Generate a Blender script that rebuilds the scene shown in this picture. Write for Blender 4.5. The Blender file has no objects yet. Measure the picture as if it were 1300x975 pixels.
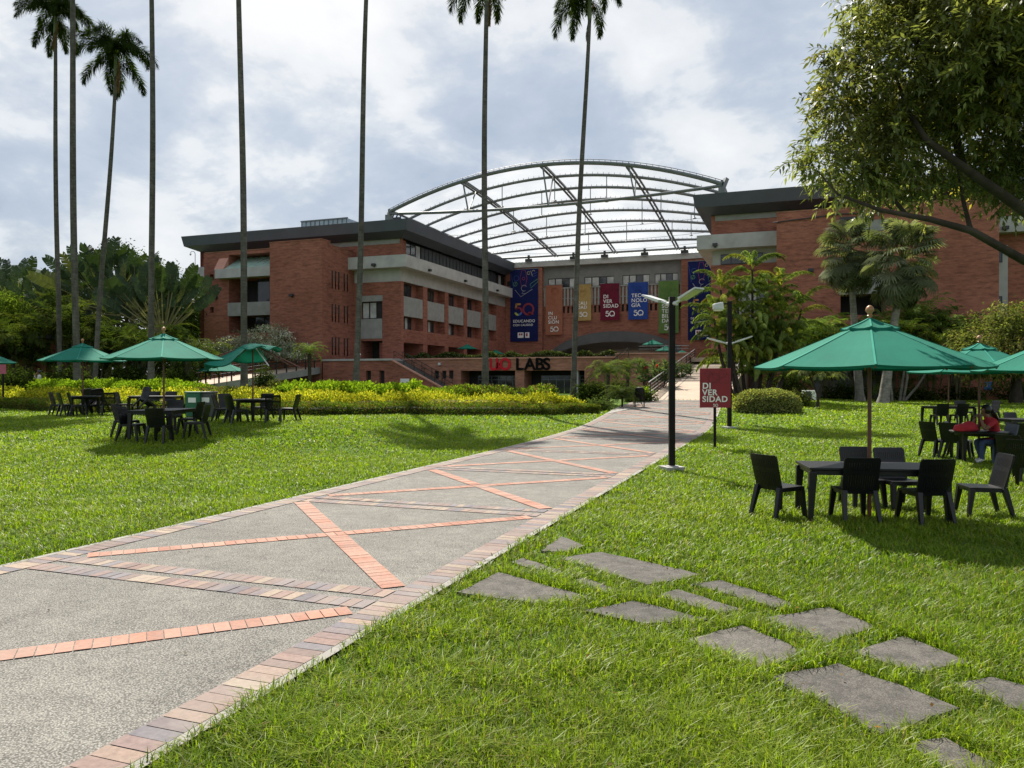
import bpy, bmesh, math, random
import numpy as np
from mathutils import Vector, Matrix
R = math.radians
rng = np.random.default_rng(7)
random.seed(7)
scene = bpy.context.scene
col = scene.collection

# ------------------------------------------------------------------ site frame
# world +Y runs along the path towards the buildings, +X to the right along the facades
TH = R(20.2); EYE = 1.9; F = 977.0; HZ = 482.0
FW = np.array([-math.sin(TH), math.cos(TH)]); RT = np.array([math.cos(TH), math.sin(TH)])

def ss(t):
    t = np.clip(t, 0, 1); return t*t*(3-2*t)

def H(x, y):
    """height of the ground"""
    x = np.asarray(x, float); y = np.asarray(y, float)
    amp = 0.6 - 0.25*ss((x+2)/8)
    base = amp*ss((y-28)/20)
    left = 0.55*ss((-8.6-x)/6)*ss((y-9)/11)
    return np.maximum(base, left)*0.5 + 0.5*(base + left - base*left/0.62)

def W(px, d):
    l = (px-650)*d/F
    p = RT*l + FW*d
    return float(p[0]), float(p[1])

def Zat(py, d):
    return EYE - (py-HZ)*d/F

def G(px, py):
    d = EYE*F/(py-HZ)
    for _ in range(60):
        x, y = W(px, d)
        d = 0.5*d + 0.5*(EYE-float(H(x, y)))*F/(py-HZ)
    return W(px, d)

def depth(x, y):
    return x*FW[0]+y*FW[1]

# ------------------------------------------------------------------ materials
def newmat(name):
    m = bpy.data.materials.new(name); m.use_nodes = True
    nt = m.node_tree; b = nt.nodes['Principled BSDF']
    return m, nt, b

def N(nt, t, **kw):
    n = nt.nodes.new(t)
    for k, v in kw.items(): setattr(n, k, v)
    return n

def ramp(nt, fac, stops):
    r = N(nt, 'ShaderNodeValToRGB')
    el = r.color_ramp.elements
    while len(el) > 1: el.remove(el[-1])
    el[0].position = stops[0][0]; el[0].color = (*stops[0][1], 1)
    for p, c in stops[1:]:
        e = el.new(p); e.color = (*c, 1)
    nt.links.new(fac, r.inputs['Fac'])
    return r.outputs['Color']

def noise(nt, vec, scale, detail=4, rough=0.55):
    n = N(nt, 'ShaderNodeTexNoise'); n.inputs['Scale'].default_value = scale
    n.inputs['Detail'].default_value = detail; n.inputs['Roughness'].default_value = rough
    if vec is not None: nt.links.new(vec, n.inputs['Vector'])
    return n.outputs['Fac']

def mixc(nt, fac, a, b, mode='MIX'):
    m = N(nt, 'ShaderNodeMix', data_type='RGBA', blend_type=mode)
    for sock, v in ((m.inputs[0], fac), (m.inputs[6], a), (m.inputs[7], b)):
        if hasattr(v, 'is_linked') or isinstance(v, bpy.types.NodeSocket): nt.links.new(v, sock)
        elif isinstance(v, (int, float)): sock.default_value = v
        else: sock.default_value = (*v, 1)
    return m.outputs[2]

def bump(nt, b, h, strength=0.3, dist=0.02):
    bp = N(nt, 'ShaderNodeBump'); bp.inputs['Strength'].default_value = strength
    bp.inputs['Distance'].default_value = dist
    nt.links.new(h, bp.inputs['Height']); nt.links.new(bp.outputs[0], b.inputs['Normal'])

def simple(name, c, rough=0.6, var=0.15, scale=3.0, metal=0.0, spec=0.5, bmp=0.0, bscale=60):
    """a base colour broken up by two sizes of noise"""
    m, nt, b = newmat(name)
    geo = N(nt, 'ShaderNodeNewGeometry')
    pos = geo.outputs['Position']
    f1 = noise(nt, pos, scale, 5); 
    lo = tuple(max(0, x*(1-var)) for x in c); hi = tuple(min(1, x*(1+var)) for x in c)
    cc = ramp(nt, f1, [(0.3, lo), (0.7, hi)])
    nt.links.new(cc, b.inputs['Base Color'])
    b.inputs['Roughness'].default_value = rough; b.inputs['Metallic'].default_value = metal
    b.inputs['Specular IOR Level'].default_value = spec
    if bmp: bump(nt, b, noise(nt, pos, bscale, 3), bmp, 0.01)
    return m

def brickmat(name, ca, cb, mortar, sc=1.0):
    m, nt, b = newmat(name)
    geo = N(nt, 'ShaderNodeNewGeometry'); sep = N(nt, 'ShaderNodeSeparateXYZ')
    nt.links.new(geo.outputs['Position'], sep.inputs[0])
    add = N(nt, 'ShaderNodeMath', operation='ADD'); nt.links.new(sep.outputs[0], add.inputs[0]); nt.links.new(sep.outputs[1], add.inputs[1])
    cmb = N(nt, 'ShaderNodeCombineXYZ'); nt.links.new(add.outputs[0], cmb.inputs[0]); nt.links.new(sep.outputs[2], cmb.inputs[1])
    br = N(nt, 'ShaderNodeTexBrick')
    nt.links.new(cmb.outputs[0], br.inputs['Vector'])
    br.inputs['Color1'].default_value = (*ca, 1); br.inputs['Color2'].default_value = (*cb, 1); br.inputs['Mortar'].default_value = (*mortar, 1)
    br.inputs['Scale'].default_value = 1.0/sc
    br.inputs['Brick Width'].default_value = 0.30; br.inputs['Row Height'].default_value = 0.11
    br.inputs['Mortar Size'].default_value = 0.011; br.inputs['Bias'].default_value = -0.1
    # streaky tone per stretch of courses, and weathering
    mp = N(nt, 'ShaderNodeMapping'); mp.inputs['Scale'].default_value = (0.55, 2.6, 1)
    nt.links.new(cmb.outputs[0], mp.inputs[0])
    f = noise(nt, mp.outputs[0], 1.6, 6, 0.65)
    tone = ramp(nt, f, [(0.28, (0.50, 0.46, 0.46)), (0.5, (0.95, 0.95, 0.95)), (0.72, (1.18, 1.15, 1.12))])
    c1 = mixc(nt, 1.0, br.outputs['Color'], tone, 'MULTIPLY')
    f2 = noise(nt, geo.outputs['Position'], 0.22, 4)
    st = ramp(nt, f2, [(0.35, (0.78, 0.76, 0.74)), (0.65, (1.0, 1.0, 1.0))])
    c2 = mixc(nt, 1.0, c1, st, 'MULTIPLY')
    nt.links.new(c2, b.inputs['Base Color'])
    b.inputs['Roughness'].default_value = 0.88; b.inputs['Specular IOR Level'].default_value = 0.25
    bump(nt, b, br.outputs['Fac'], -0.25, 0.01)
    return m

def colattr(name, rough=0.5, transl=0.35, spec=0.4, tmul=(1.25, 1.35, 0.55)):
    """surface whose own colour varies from leaf to leaf (or brick to brick)"""
    m, nt, b = newmat(name)
    a = N(nt, 'ShaderNodeAttribute', attribute_name='col')
    nt.links.new(a.outputs['Color'], b.inputs['Base Color'])
    b.inputs['Roughness'].default_value = rough; b.inputs['Specular IOR Level'].default_value = spec
    if transl:
        t = N(nt, 'ShaderNodeBsdfTranslucent')
        tc = mixc(nt, 1.0, a.outputs['Color'], tmul, 'MULTIPLY')
        nt.links.new(tc, t.inputs['Color'])
        mx = N(nt, 'ShaderNodeMixShader'); mx.inputs[0].default_value = transl
        nt.links.new(b.outputs[0], mx.inputs[1]); nt.links.new(t.outputs[0], mx.inputs[2])
        nt.links.new(mx.outputs[0], nt.nodes['Material Output'].inputs['Surface'])
    return m

M = {}
M['leaf'] = colattr('leaf', 0.6, 0.40, 0.0)
M['leaf_dark'] = colattr('leaf_dark', 0.5, 0.18, 0.12)
M['leaf_glossy'] = colattr('leaf_glossy', 0.40, 0.52, 0.32, (1.35, 1.35, 0.6))
M['grass'] = colattr('grass', 0.46, 0.5, 0.30, (1.2, 1.35, 0.5))
M['brick'] = brickmat('red_brick', (0.36, 0.128, 0.083), (0.275, 0.095, 0.066), (0.21, 0.13, 0.10))
M['brick_podium'] = brickmat('podium_brick', (0.42, 0.185, 0.125), (0.34, 0.14, 0.095), (0.28, 0.19, 0.15))
M['brick_right'] = brickmat('warm_brick', (0.40, 0.145, 0.090), (0.30, 0.105, 0.070), (0.24, 0.14, 0.11))
M['brick_pale'] = brickmat('orange_brick', (0.35, 0.135, 0.088), (0.275, 0.10, 0.068), (0.25, 0.16, 0.12))
M['concrete'] = simple('grey_concrete', (0.36, 0.355, 0.34), 0.85, 0.16, 0.9, bmp=0.1)
M['concrete_panel'] = simple('grey_panel', (0.25, 0.25, 0.235), 0.85, 0.14, 1.5, bmp=0.1)
M['concrete_dark'] = simple('dark_concrete', (0.11, 0.11, 0.105), 0.85, 0.2, 0.8)
M['arch_metal'] = simple('arch_cladding', (0.075, 0.078, 0.08), 0.6, 0.2, 0.7)
M['roof_slate'] = simple('slate_fascia', (0.052, 0.060, 0.078), 0.55, 0.15, 0.6)
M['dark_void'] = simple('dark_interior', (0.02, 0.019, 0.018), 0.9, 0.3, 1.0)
M['louvre'] = simple('dark_louvre', (0.035, 0.037, 0.04), 0.6, 0.3, 2.0)
M['frame_black'] = simple('black_frame', (0.02, 0.02, 0.022), 0.5, 0.2, 4)
M['steel'] = simple('grey_steel', (0.13, 0.14, 0.15), 0.5, 0.15, 2, metal=0.2)
M['rail'] = simple('dark_rail', (0.03, 0.028, 0.028), 0.45, 0.2, 4, metal=0.4)
M['rail_light'] = simple('grey_rail', (0.25, 0.25, 0.26), 0.4, 0.2, 4, metal=0.5)
M['black_plastic'] = simple('black_plastic', (0.0045, 0.005, 0.0065), 0.38, 0.25, 9, spec=0.36, bmp=0.06, bscale=180)
M['blue_plastic'] = simple('blue_grey_plastic', (0.06, 0.085, 0.13), 0.45, 0.2, 9)
M['wood_dark'] = simple('brown_pole', (0.115, 0.034, 0.02), 0.4, 0.3, 8)
M['wood_ball'] = simple('turned_wood', (0.33, 0.16, 0.07), 0.45, 0.3, 20)
M['lamp_post'] = simple('black_paint', (0.010, 0.009, 0.009), 0.5, 0.25, 6, spec=0.15)
M['lamp_metal'] = simple('lamp_housing', (0.52, 0.54, 0.53), 0.4, 0.12, 6, metal=0.2)
M['lamp_lens'] = simple('lamp_lens', (0.55, 0.58, 0.42), 0.3, 0.15, 14)
M['white'] = simple('white_paint', (0.78, 0.78, 0.76), 0.6, 0.06, 3)
M['offwhite_print'] = simple('white_print', (0.72, 0.72, 0.71), 0.7, 0.05, 3)
M['red_letter'] = simple('red_letter', (0.48, 0.018, 0.03), 0.6, 0.1, 3, spec=0.1)
M['black_letter'] = simple('black_letter', (0.006, 0.006, 0.007), 0.7, 0.1, 3, spec=0.05)
M['concrete_mid'] = simple('grey_wall', (0.17, 0.17, 0.165), 0.85, 0.16, 0.9)
M['pink_paving'] = simple('beige_paving', (0.37, 0.285, 0.215), 0.85, 0.1, 1.2, bmp=0.1)
M['bin_green'] = simple('green_bin', (0.012, 0.11, 0.06), 0.45, 0.2, 6)
M['bin_grey'] = simple('grey_bin', (0.06, 0.065, 0.07), 0.5, 0.2, 6)
M['blue_box'] = simple('blue_box', (0.03, 0.12, 0.32), 0.5, 0.2, 6)
M['skin'] = simple('brown_skin', (0.20, 0.095, 0.055), 0.55, 0.12, 12)
M['hair'] = simple('black_hair', (0.012, 0.009, 0.009), 0.45, 0.4, 60)
M['red_cloth'] = simple('red_cloth', (0.42, 0.02, 0.035), 0.85, 0.15, 9)
M['jeans'] = simple('blue_jeans', (0.045, 0.07, 0.15), 0.9, 0.25, 20)
M['grey_cloth'] = simple('grey_cloth', (0.42, 0.43, 0.42), 0.9, 0.12, 14)
M['dark_cloth'] = simple('dark_cloth', (0.03, 0.03, 0.04), 0.9, 0.2, 14)
M['white_shoe'] = simple('pale_shoe', (0.5, 0.5, 0.5), 0.7, 0.1, 14)
M['soil'] = simple('dark_soil', (0.055, 0.036, 0.022), 0.95, 0.35, 4, bmp=0.4, bscale=14)
M['blue_light'] = simple('pale_blue_glass', (0.30, 0.36, 0.40), 0.15, 0.15, 1.2)
M['green_glass'] = simple('green_glass', (0.30, 0.42, 0.36), 0.25, 0.15, 2)
M['roof_pale'] = simple('pale_corrugated', (0.50, 0.53, 0.52), 0.5, 0.1, 1.0)
M['curtain'] = simple('pale_curtain', (0.40, 0.40, 0.39), 0.8, 0.3, 1.4)
M['sandstone'] = simple('pink_coping', (0.46, 0.23, 0.17), 0.85, 0.12, 2)

def fabric(name, c, transl=0.35):
    m, nt, b = newmat(name)
    geo = N(nt, 'ShaderNodeNewGeometry')
    f = noise(nt, geo.outputs['Position'], 1.6, 6, 0.6)
    cc = ramp(nt, f, [(0.3, tuple(x*0.86 for x in c)), (0.7, tuple(x*1.1 for x in c))])
    nt.links.new(cc, b.inputs['Base Color']); b.inputs['Roughness'].default_value = 0.85
    b.inputs['Specular IOR Level'].default_value = 0.2
    t = N(nt, 'ShaderNodeBsdfTranslucent'); nt.links.new(cc, t.inputs['Color'])
    mx = N(nt, 'ShaderNodeMixShader'); mx.inputs[0].default_value = transl
    nt.links.new(b.outputs[0], mx.inputs[1]); nt.links.new(t.outputs[0], mx.inputs[2])
    nt.links.new(mx.outputs[0], nt.nodes['Material Output'].inputs['Surface'])
    bump(nt, b, noise(nt, geo.outputs['Position'], 7, 3), 0.12, 0.02)
    return m
M['canopy'] = fabric('green_canopy', (0.011, 0.165, 0.115), 0.12)
M['canopy_seam'] = fabric('green_seam', (0.035, 0.27, 0.20), 0.10)
M['b_blue'] = fabric('navy_banner', (0.008, 0.014, 0.085), 0.05)
M['b_terra'] = fabric('terracotta_banner', (0.31, 0.125, 0.075), 0.05)
M['b_ochre'] = fabric('ochre_banner', (0.38, 0.265, 0.10), 0.05)
M['b_wine'] = fabric('wine_banner', (0.14, 0.012, 0.032), 0.05)
M['b_royal'] = fabric('blue_banner', (0.025, 0.065, 0.28), 0.05)
M['b_green'] = fabric('green_banner', (0.11, 0.20, 0.055), 0.05)
M['sign_red'] = simple('sign_red', (0.22, 0.010, 0.022), 0.5, 0.06, 2)
M['sign_motif'] = simple('sign_motif', (0.15, 0.008, 0.018), 0.5, 0.06, 2)

def glassmat(name, c, rough=0.06):
    m, nt, b = newmat(name)
    geo = N(nt, 'ShaderNodeNewGeometry')
    f = noise(nt, geo.outputs['Position'], 0.9, 3)
    nt.links.new(ramp(nt, f, [(0.35, tuple(x*0.5 for x in c)), (0.65, c)]), b.inputs['Base Color'])
    b.inputs['Roughness'].default_value = rough; b.inputs['Specular IOR Level'].default_value = 0.5
    return m
M['glass'] = glassmat('window_glass', (0.035, 0.04, 0.045))

def membrane():
    m, nt, b = newmat('clear_membrane')
    geo = N(nt, 'ShaderNodeNewGeometry')
    t = N(nt, 'ShaderNodeBsdfTransparent'); t.inputs['Color'].default_value = (0.93, 0.95, 0.96, 1)
    tr = N(nt, 'ShaderNodeBsdfTranslucent'); tr.inputs['Color'].default_value = (0.44, 0.45, 0.46, 1)
    gl = N(nt, 'ShaderNodeBsdfGlossy'); gl.inputs['Roughness'].default_value = 0.25
    m1 = N(nt, 'ShaderNodeMixShader'); m2 = N(nt, 'ShaderNodeMixShader')
    f = ramp(nt, noise(nt, geo.outputs['Position'], 0.25, 5), [(0.35, (0.36,)*3), (0.7, (0.60,)*3)])
    nt.links.new(f, m1.inputs[0]); nt.links.new(t.outputs[0], m1.inputs[1]); nt.links.new(tr.outputs[0], m1.inputs[2])
    m2.inputs[0].default_value = 0.05; nt.links.new(m1.outputs[0], m2.inputs[1]); nt.links.new(gl.outputs[0], m2.inputs[2])
    nt.links.new(m2.outputs[0], nt.nodes['Material Output'].inputs['Surface'])
    return m
M['membrane'] = membrane()

def barkmat(name, c, rings=False):
    m, nt, b = newmat(name)
    geo = N(nt, 'ShaderNodeNewGeometry'); pos = geo.outputs['Position']
    f = noise(nt, pos, 3.0, 6, 0.65)
    cc = ramp(nt, f, [(0.28, tuple(x*0.55 for x in c)), (0.5, c), (0.74, tuple(x*1.5 for x in c))])
    mp = N(nt, 'ShaderNodeMapping'); mp.inputs['Scale'].default_value = (1.2, 1.2, 0.14)
    nt.links.new(pos, mp.inputs[0])
    f2 = noise(nt, mp.outputs[0], 2.2, 4)
    cc = mixc(nt, 1.0, cc, ramp(nt, f2, [(0.4, (0.72, 0.72, 0.68)), (0.62, (1, 1, 1))]), 'MULTIPLY')
    h = f
    if rings:
        wv = N(nt, 'ShaderNodeTexWave', wave_type='BANDS', bands_direction='Z'); wv.inputs['Scale'].default_value = 1.6
        wv.inputs['Distortion'].default_value = 7.0; wv.inputs['Detail'].default_value = 2
        nt.links.new(pos, wv.inputs['Vector'])
        cc = mixc(nt, 1.0, cc, ramp(nt, wv.outputs['Fac'], [(0.0, (0.80, 0.80, 0.80)), (0.3, (1, 1, 1))]), 'MULTIPLY')
    nt.links.new(cc, b.inputs['Base Color']); b.inputs['Roughness'].default_value = 0.9
    b.inputs['Specular IOR Level'].default_value = 0.2
    bump(nt, b, h, 0.6, 0.05)
    return m
M['bark'] = barkmat('dark_bark', (0.050, 0.040, 0.032))
M['palm_bark'] = barkmat('palm_bark', (0.105, 0.098, 0.090), True)
M['palm_bark_pale'] = barkmat('pale_palm_bark', (0.22, 0.205, 0.185), True)
M['stem'] = barkmat('cane_stem', (0.14, 0.125, 0.075))
M['crownshaft'] = simple('crownshaft', (0.10, 0.12, 0.05), 0.5, 0.25, 2.5)

def pathmat():
    m, nt, b = newmat('washed_concrete')
    geo = N(nt, 'ShaderNodeNewGeometry'); pos = geo.outputs['Position']
    fine = noise(nt, pos, 75, 5, 0.8); mid = noise(nt, pos, 5, 6, 0.6); big = noise(nt, pos, 0.55, 5, 0.6)
    c = ramp(nt, fine, [(0.36, (0.06, 0.058, 0.055)), (0.5, (0.21, 0.205, 0.19)), (0.64, (0.45, 0.44, 0.41))])
    c = mixc(nt, 1.0, c, ramp(nt, mid, [(0.32, (0.66, 0.65, 0.64)), (0.62, (1.05, 1.04, 1.02))]), 'MULTIPLY')
    c = mixc(nt, 1.0, c, ramp(nt, big, [(0.34, (0.56, 0.55, 0.54)), (0.60, (1.0, 1.0, 0.98))]), 'MULTIPLY')
    vor = N(nt, 'ShaderNodeTexVoronoi'); vor.inputs['Scale'].default_value = 80; nt.links.new(pos, vor.inputs['Vector'])
    c = mixc(nt, 0.5, c, ramp(nt, vor.outputs['Distance'], [(0.1, (0.46, 0.44, 0.40)), (0.6, (0.05, 0.048, 0.045))]))
    nt.links.new(c, b.inputs['Base Color']); b.inputs['Roughness'].default_value = 0.9; b.inputs['Specular IOR Level'].default_value = 0.25
    bump(nt, b, vor.outputs['Distance'], 0.45, 0.01)
    return m
M['path'] = pathmat()

def bandmat():
    m, nt, b = newmat('paver_brick')
    geo = N(nt, 'ShaderNodeNewGeometry'); pos = geo.outputs['Position']
    a = N(nt, 'ShaderNodeAttribute', attribute_name='col')
    f = noise(nt, pos, 24, 5, 0.65)
    c = mixc(nt, 1.0, a.outputs['Color'], ramp(nt, f, [(0.3, (0.72, 0.72, 0.72)), (0.65, (1.06, 1.05, 1.04))]), 'MULTIPLY')
    f2 = noise(nt, pos, 1.7, 4)
    c = mixc(nt, ramp(nt, f2, [(0.40, (0, 0, 0)), (0.72, (0.5, 0.5, 0.5))]), c, (0.27, 0.245, 0.215))
    nt.links.new(c, b.inputs['Base Color']); b.inputs['Roughness'].default_value = 0.85
    b.inputs['Specular IOR Level'].default_value = 0.3
    bump(nt, b, f, 0.25, 0.006)
    return m
M['paver'] = bandmat()

def stonemat():
    m, nt, b = newmat('stepping_stone')
    geo = N(nt, 'ShaderNodeNewGeometry'); pos = geo.outputs['Position']
    fine = noise(nt, pos, 130, 4, 0.75); mid = noise(nt, pos, 7, 8, 0.7)
    c = ramp(nt, fine, [(0.36, (0.032, 0.030, 0.027)), (0.52, (0.082, 0.076, 0.070)), (0.68, (0.20, 0.185, 0.17))])
    c = mixc(nt, 1.0, c, ramp(nt, mid, [(0.32, (0.45, 0.45, 0.42)), (0.5, (0.9, 0.9, 0.88)), (0.68, (1.25, 1.22, 1.18))]), 'MULTIPLY')
    oi = N(nt, 'ShaderNodeObjectInfo')
    c = mixc(nt, 1.0, c, ramp(nt, oi.outputs['Random'], [(0, (0.8, 0.8, 0.8)), (1, (1.15, 1.13, 1.1))]), 'MULTIPLY')
    nt.links.new(c, b.inputs['Base Color']); b.inputs['Roughness'].default_value = 0.92
    bump(nt, b, mid, 0.4, 0.02)
    return m
M['stone'] = stonemat()

def lawnmat():
    m, nt, b = newmat('turf')
    geo = N(nt, 'ShaderNodeNewGeometry'); pos = geo.outputs['Position']
    f = noise(nt, pos, 22, 6, 0.7); f2 = noise(nt, pos, 0.35, 5, 0.6)
    c = ramp(nt, f, [(0.3, (0.035, 0.075, 0.006)), (0.55, (0.085, 0.16, 0.010)), (0.75, (0.15, 0.235, 0.022))])
    c = mixc(nt, 1.0, c, ramp(nt, f2, [(0.3, (0.82, 0.86, 0.8)), (0.7, (1.12, 1.05, 0.9))]), 'MULTIPLY')
    nt.links.new(c, b.inputs['Base Color']); b.inputs['Roughness'].default_value = 0.9; b.inputs['Specular IOR Level'].default_value = 0.15
    bump(nt, b, f, 0.8, 0.05)
    return m
M['lawn'] = lawnmat()

# ------------------------------------------------------------------ object helpers
def tag(o, label=None, cat=None, group=None, kind=None):
    if label: o['label'] = label
    if cat: o['category'] = cat
    if group: o['group'] = group
    if kind: o['kind'] = kind
    return o

def thing(name, label, cat, loc=(0, 0, 0), rz=0.0, group=None):
    o = bpy.data.objects.new(name, None); col.objects.link(o)
    o.empty_display_size = 0.3
    o.location = loc; o.rotation_euler = (0, 0, rz)
    return tag(o, label, cat, group)

def link(name, me, parent=None, world=False):
    o = bpy.data.objects.new(name, me); col.objects.link(o)
    if parent is not None:
        o.parent = parent
        if world: o.location = -Vector(parent.location)
    return o

def children(o): return [c for c in bpy.data.objects if c.parent == o]

def copy_tree(o, kids=None, parent=None):
    c = o.copy(); col.objects.link(c); c.parent = parent
    for ch in (kids[o] if kids else children(o)): copy_tree(ch, kids, c)
    return c

def kidmap(o):
    d = {}
    def rec(x):
        d[x] = children(x)
        for k in d[x]: rec(k)
    rec(o); return d

class MB:
    """collects shapes into one mesh"""
    def __init__(s): s.v = []; s.f = []; s.mi = []; s.c = []; s.cm = 0; s.cc = (1, 1, 1)
    def add(s, vs, fs):
        n = len(s.v); s.v += [tuple(map(float, p)) for p in vs]; s.c += [s.cc]*len(vs)
        for f in fs: s.f.append(tuple(i+n for i in f)); s.mi.append(s.cm)
    def quad(s, a, b, c, d): s.add([a, b, c, d], [(0, 1, 2, 3)])
    def box(s, x0, x1, y0, y1, z0, z1):
        s.add([(x0, y0, z0), (x1, y0, z0), (x1, y1, z0), (x0, y1, z0), (x0, y0, z1), (x1, y0, z1), (x1, y1, z1), (x0, y1, z1)],
              [(3, 2, 1, 0), (4, 5, 6, 7), (0, 1, 5, 4), (1, 2, 6, 5), (2, 3, 7, 6), (3, 0, 4, 7)])
    def bar(s, p, q, w, h, up=(0, 0, 1), w2=None, h2=None):
        """rectangular bar from p to q, w across, h along up; may taper"""
        p = Vector(p); q = Vector(q); d = (q-p).normalized(); u = Vector(up)
        sx = d.cross(u)
        if sx.length < 1e-4: sx = d.cross(Vector((0, 1, 0)))
        sx.normalize(); uu = sx.cross(d).normalized()
        w2 = w if w2 is None else w2; h2 = h if h2 is None else h2
        vs = []
        for c, a, b in ((p, w/2, h/2), (q, w2/2, h2/2)):
            for i, j in ((-1, -1), (1, -1), (1, 1), (-1, 1)): vs.append(c+sx*a*i+uu*b*j)
        s.add(vs, [(3, 2, 1, 0), (4, 5, 6, 7), (0, 1, 5, 4), (1, 2, 6, 5), (2, 3, 7, 6), (3, 0, 4, 7)])
    def tube(s, pts, rad, n=8, cap=True):
        pts = [Vector(p) for p in pts]
        if isinstance(rad, (int, float)): rad = [rad]*len(pts)
        vs = []; ref = None
        for i, p in enumerate(pts):
            d = (pts[min(i+1, len(pts)-1)]-pts[max(i-1, 0)]).normalized()
            if ref is None:
                ref = d.cross(Vector((0.31, 0.95, 0.05)))
                if ref.length < 1e-3: ref = d.cross(Vector((1, 0, 0)))
            ref = (ref-d*ref.dot(d)).normalized(); o = d.cross(ref)
            for k in range(n):
                a = 2*math.pi*k/n; vs.append(p+(ref*math.cos(a)+o*math.sin(a))*rad[i])
        fs = []
        for i in range(len(pts)-1):
            for k in range(n): fs.append((i*n+k, i*n+(k+1) % n, (i+1)*n+(k+1) % n, (i+1)*n+k))
        if cap: fs.append(tuple(range(n-1, -1, -1))); fs.append(tuple((len(pts)-1)*n+k for k in range(n)))
        s.add(vs, fs)
    def lathe(s, prof, n=16, c=(0, 0, 0)):
        vs = []
        for r, z in prof:
            for k in range(n):
                a = 2*math.pi*k/n; vs.append((c[0]+r*math.cos(a), c[1]+r*math.sin(a), c[2]+z))
        fs = [(i*n+k, i*n+(k+1) % n, (i+1)*n+(k+1) % n, (i+1)*n+k) for i in range(len(prof)-1) for k in range(n)]
        fs.append(tuple(range(n-1, -1, -1))); fs.append(tuple((len(prof)-1)*n+k for k in range(n)))
        s.add(vs, fs)
    def prism(s, poly, z0, z1):
        n = len(poly)
        s.add([(x, y, z0) for x, y in poly]+[(x, y, z1) for x, y in poly],
              [tuple(range(n-1, -1, -1)), tuple(range(n, 2*n))]+[(i, (i+1) % n, n+(i+1) % n, n+i) for i in range(n)])
    def build(s, name, mats, parent=None, world=False, smooth=False, bevel=0.0, attr=False):
        me = bpy.data.meshes.new(name)
        me.from_pydata(s.v, [], s.f)
        for m in (mats if isinstance(mats, (list, tuple)) else [mats]): me.materials.append(m)
        me.polygons.foreach_set('material_index', s.mi)
        if attr:
            a = me.attributes.new('col', 'FLOAT_COLOR', 'POINT')
            a.data.foreach_set('color', np.hstack([np.array(s.c), np.ones((len(s.c), 1))]).astype(np.float32).ravel())
        if bevel:
            bm = bmesh.new(); bm.from_mesh(me)
            bmesh.ops.recalc_face_normals(bm, faces=bm.faces)
            es = [e for e in bm.edges if len(e.link_faces) == 2 and e.calc_face_angle(0) > 0.6]
            bmesh.ops.bevel(bm, geom=es, offset=bevel, segments=2, profile=0.6, affect='EDGES', clamp_overlap=True)
            bm.to_mesh(me); bm.free()
        if smooth:
            me.polygons.foreach_set('use_smooth', [True]*len(me.polygons))
            try: me.set_sharp_from_angle(angle=R(40))
            except Exception: pass
        me.update()
        return link(name, me, parent, world)

def npmesh(name, verts, faces, cols=None, mat=None, smooth=False):
    """verts (n,3), faces (m,k)"""
    me = bpy.data.meshes.new(name)
    verts = np.asarray(verts, np.float32); faces = np.asarray(faces, np.int32)
    m, k = faces.shape
    me.vertices.add(len(verts)); me.vertices.foreach_set('co', verts.ravel())
    me.loops.add(m*k); me.loops.foreach_set('vertex_index', faces.ravel())
    me.polygons.add(m); me.polygons.foreach_set('loop_start', np.arange(0, m*k, k, dtype=np.int32))
    me.polygons.foreach_set('loop_total', np.full(m, k, np.int32))
    if mat: me.materials.append(mat)
    me.update(calc_edges=True)
    if cols is not None:
        a = me.attributes.new('col', 'FLOAT_COLOR', 'POINT')
        a.data.foreach_set('color', np.hstack([cols, np.ones((len(cols), 1))]).astype(np.float32).ravel())
    if smooth: me.polygons.foreach_set('use_smooth', np.ones(m, bool))
    return me

def unit(v): return v/np.maximum(np.linalg.norm(v, axis=-1, keepdims=True), 1e-9)

class Leaves:
    """collects four-cornered leaves, each with its own colour"""
    def __init__(s): s.q = []; s.c = []
    def cards(s, base, d, side, L, Wd, colr, bend=0.0, mid=0.45):
        n = len(base); L = np.broadcast_to(np.asarray(L, float), (n,))[:, None]; Wd = np.broadcast_to(np.asarray(Wd, float), (n,))[:, None]
        m = base+d*L*mid; tip = base+d*L; tip[:, 2] -= np.broadcast_to(bend, (n,))
        s.q.append(np.stack([base, m+side*Wd/2, tip, m-side*Wd/2], 1)); s.c.append(np.broadcast_to(colr, (n, 3)).copy())
    def quads(s, q, c):
        s.q.append(np.asarray(q, float)); s.c.append(np.broadcast_to(c, (len(q), 3)).copy())
    def strip(s, pts, w, c, side):
        """thin ribbon along pts"""
        pts = np.asarray(pts, float); side = np.asarray(side, float)
        w = np.broadcast_to(w, (len(pts),))[:, None]
        a = pts-side*w/2; b = pts+side*w/2
        s.quads(np.stack([a[:-1], b[:-1], b[1:], a[1:]], 1), c)
    def arr(s): return np.concatenate(s.q), np.concatenate(s.c)
    def mesh(s, name, mat=None):
        q, c = s.arr(); n = len(q)
        return npmesh(name, q.reshape(-1, 3), np.arange(4*n).reshape(n, 4), np.repeat(c, 4, 0), mat or M['leaf'])
    def put(s, other, Mx, tint=1.0):
        q, c = other; Mx = np.array(Mx)
        s.q.append(q@Mx[:3, :3].T+Mx[:3, 3]); s.c.append(c*tint)

def rand_unit(n):
    return unit(rng.normal(size=(n, 3)))

def vary(c, n, v=0.25, hue=0.12):
    c = np.asarray(c, float)
    k = 1+v*rng.normal(size=(n, 1)); h = rng.normal(size=(n, 1))*hue
    out = c*k*np.hstack([1+h, np.ones((n, 1)), 1-h])
    return np.clip(out, 0.002, 0.9)
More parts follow.
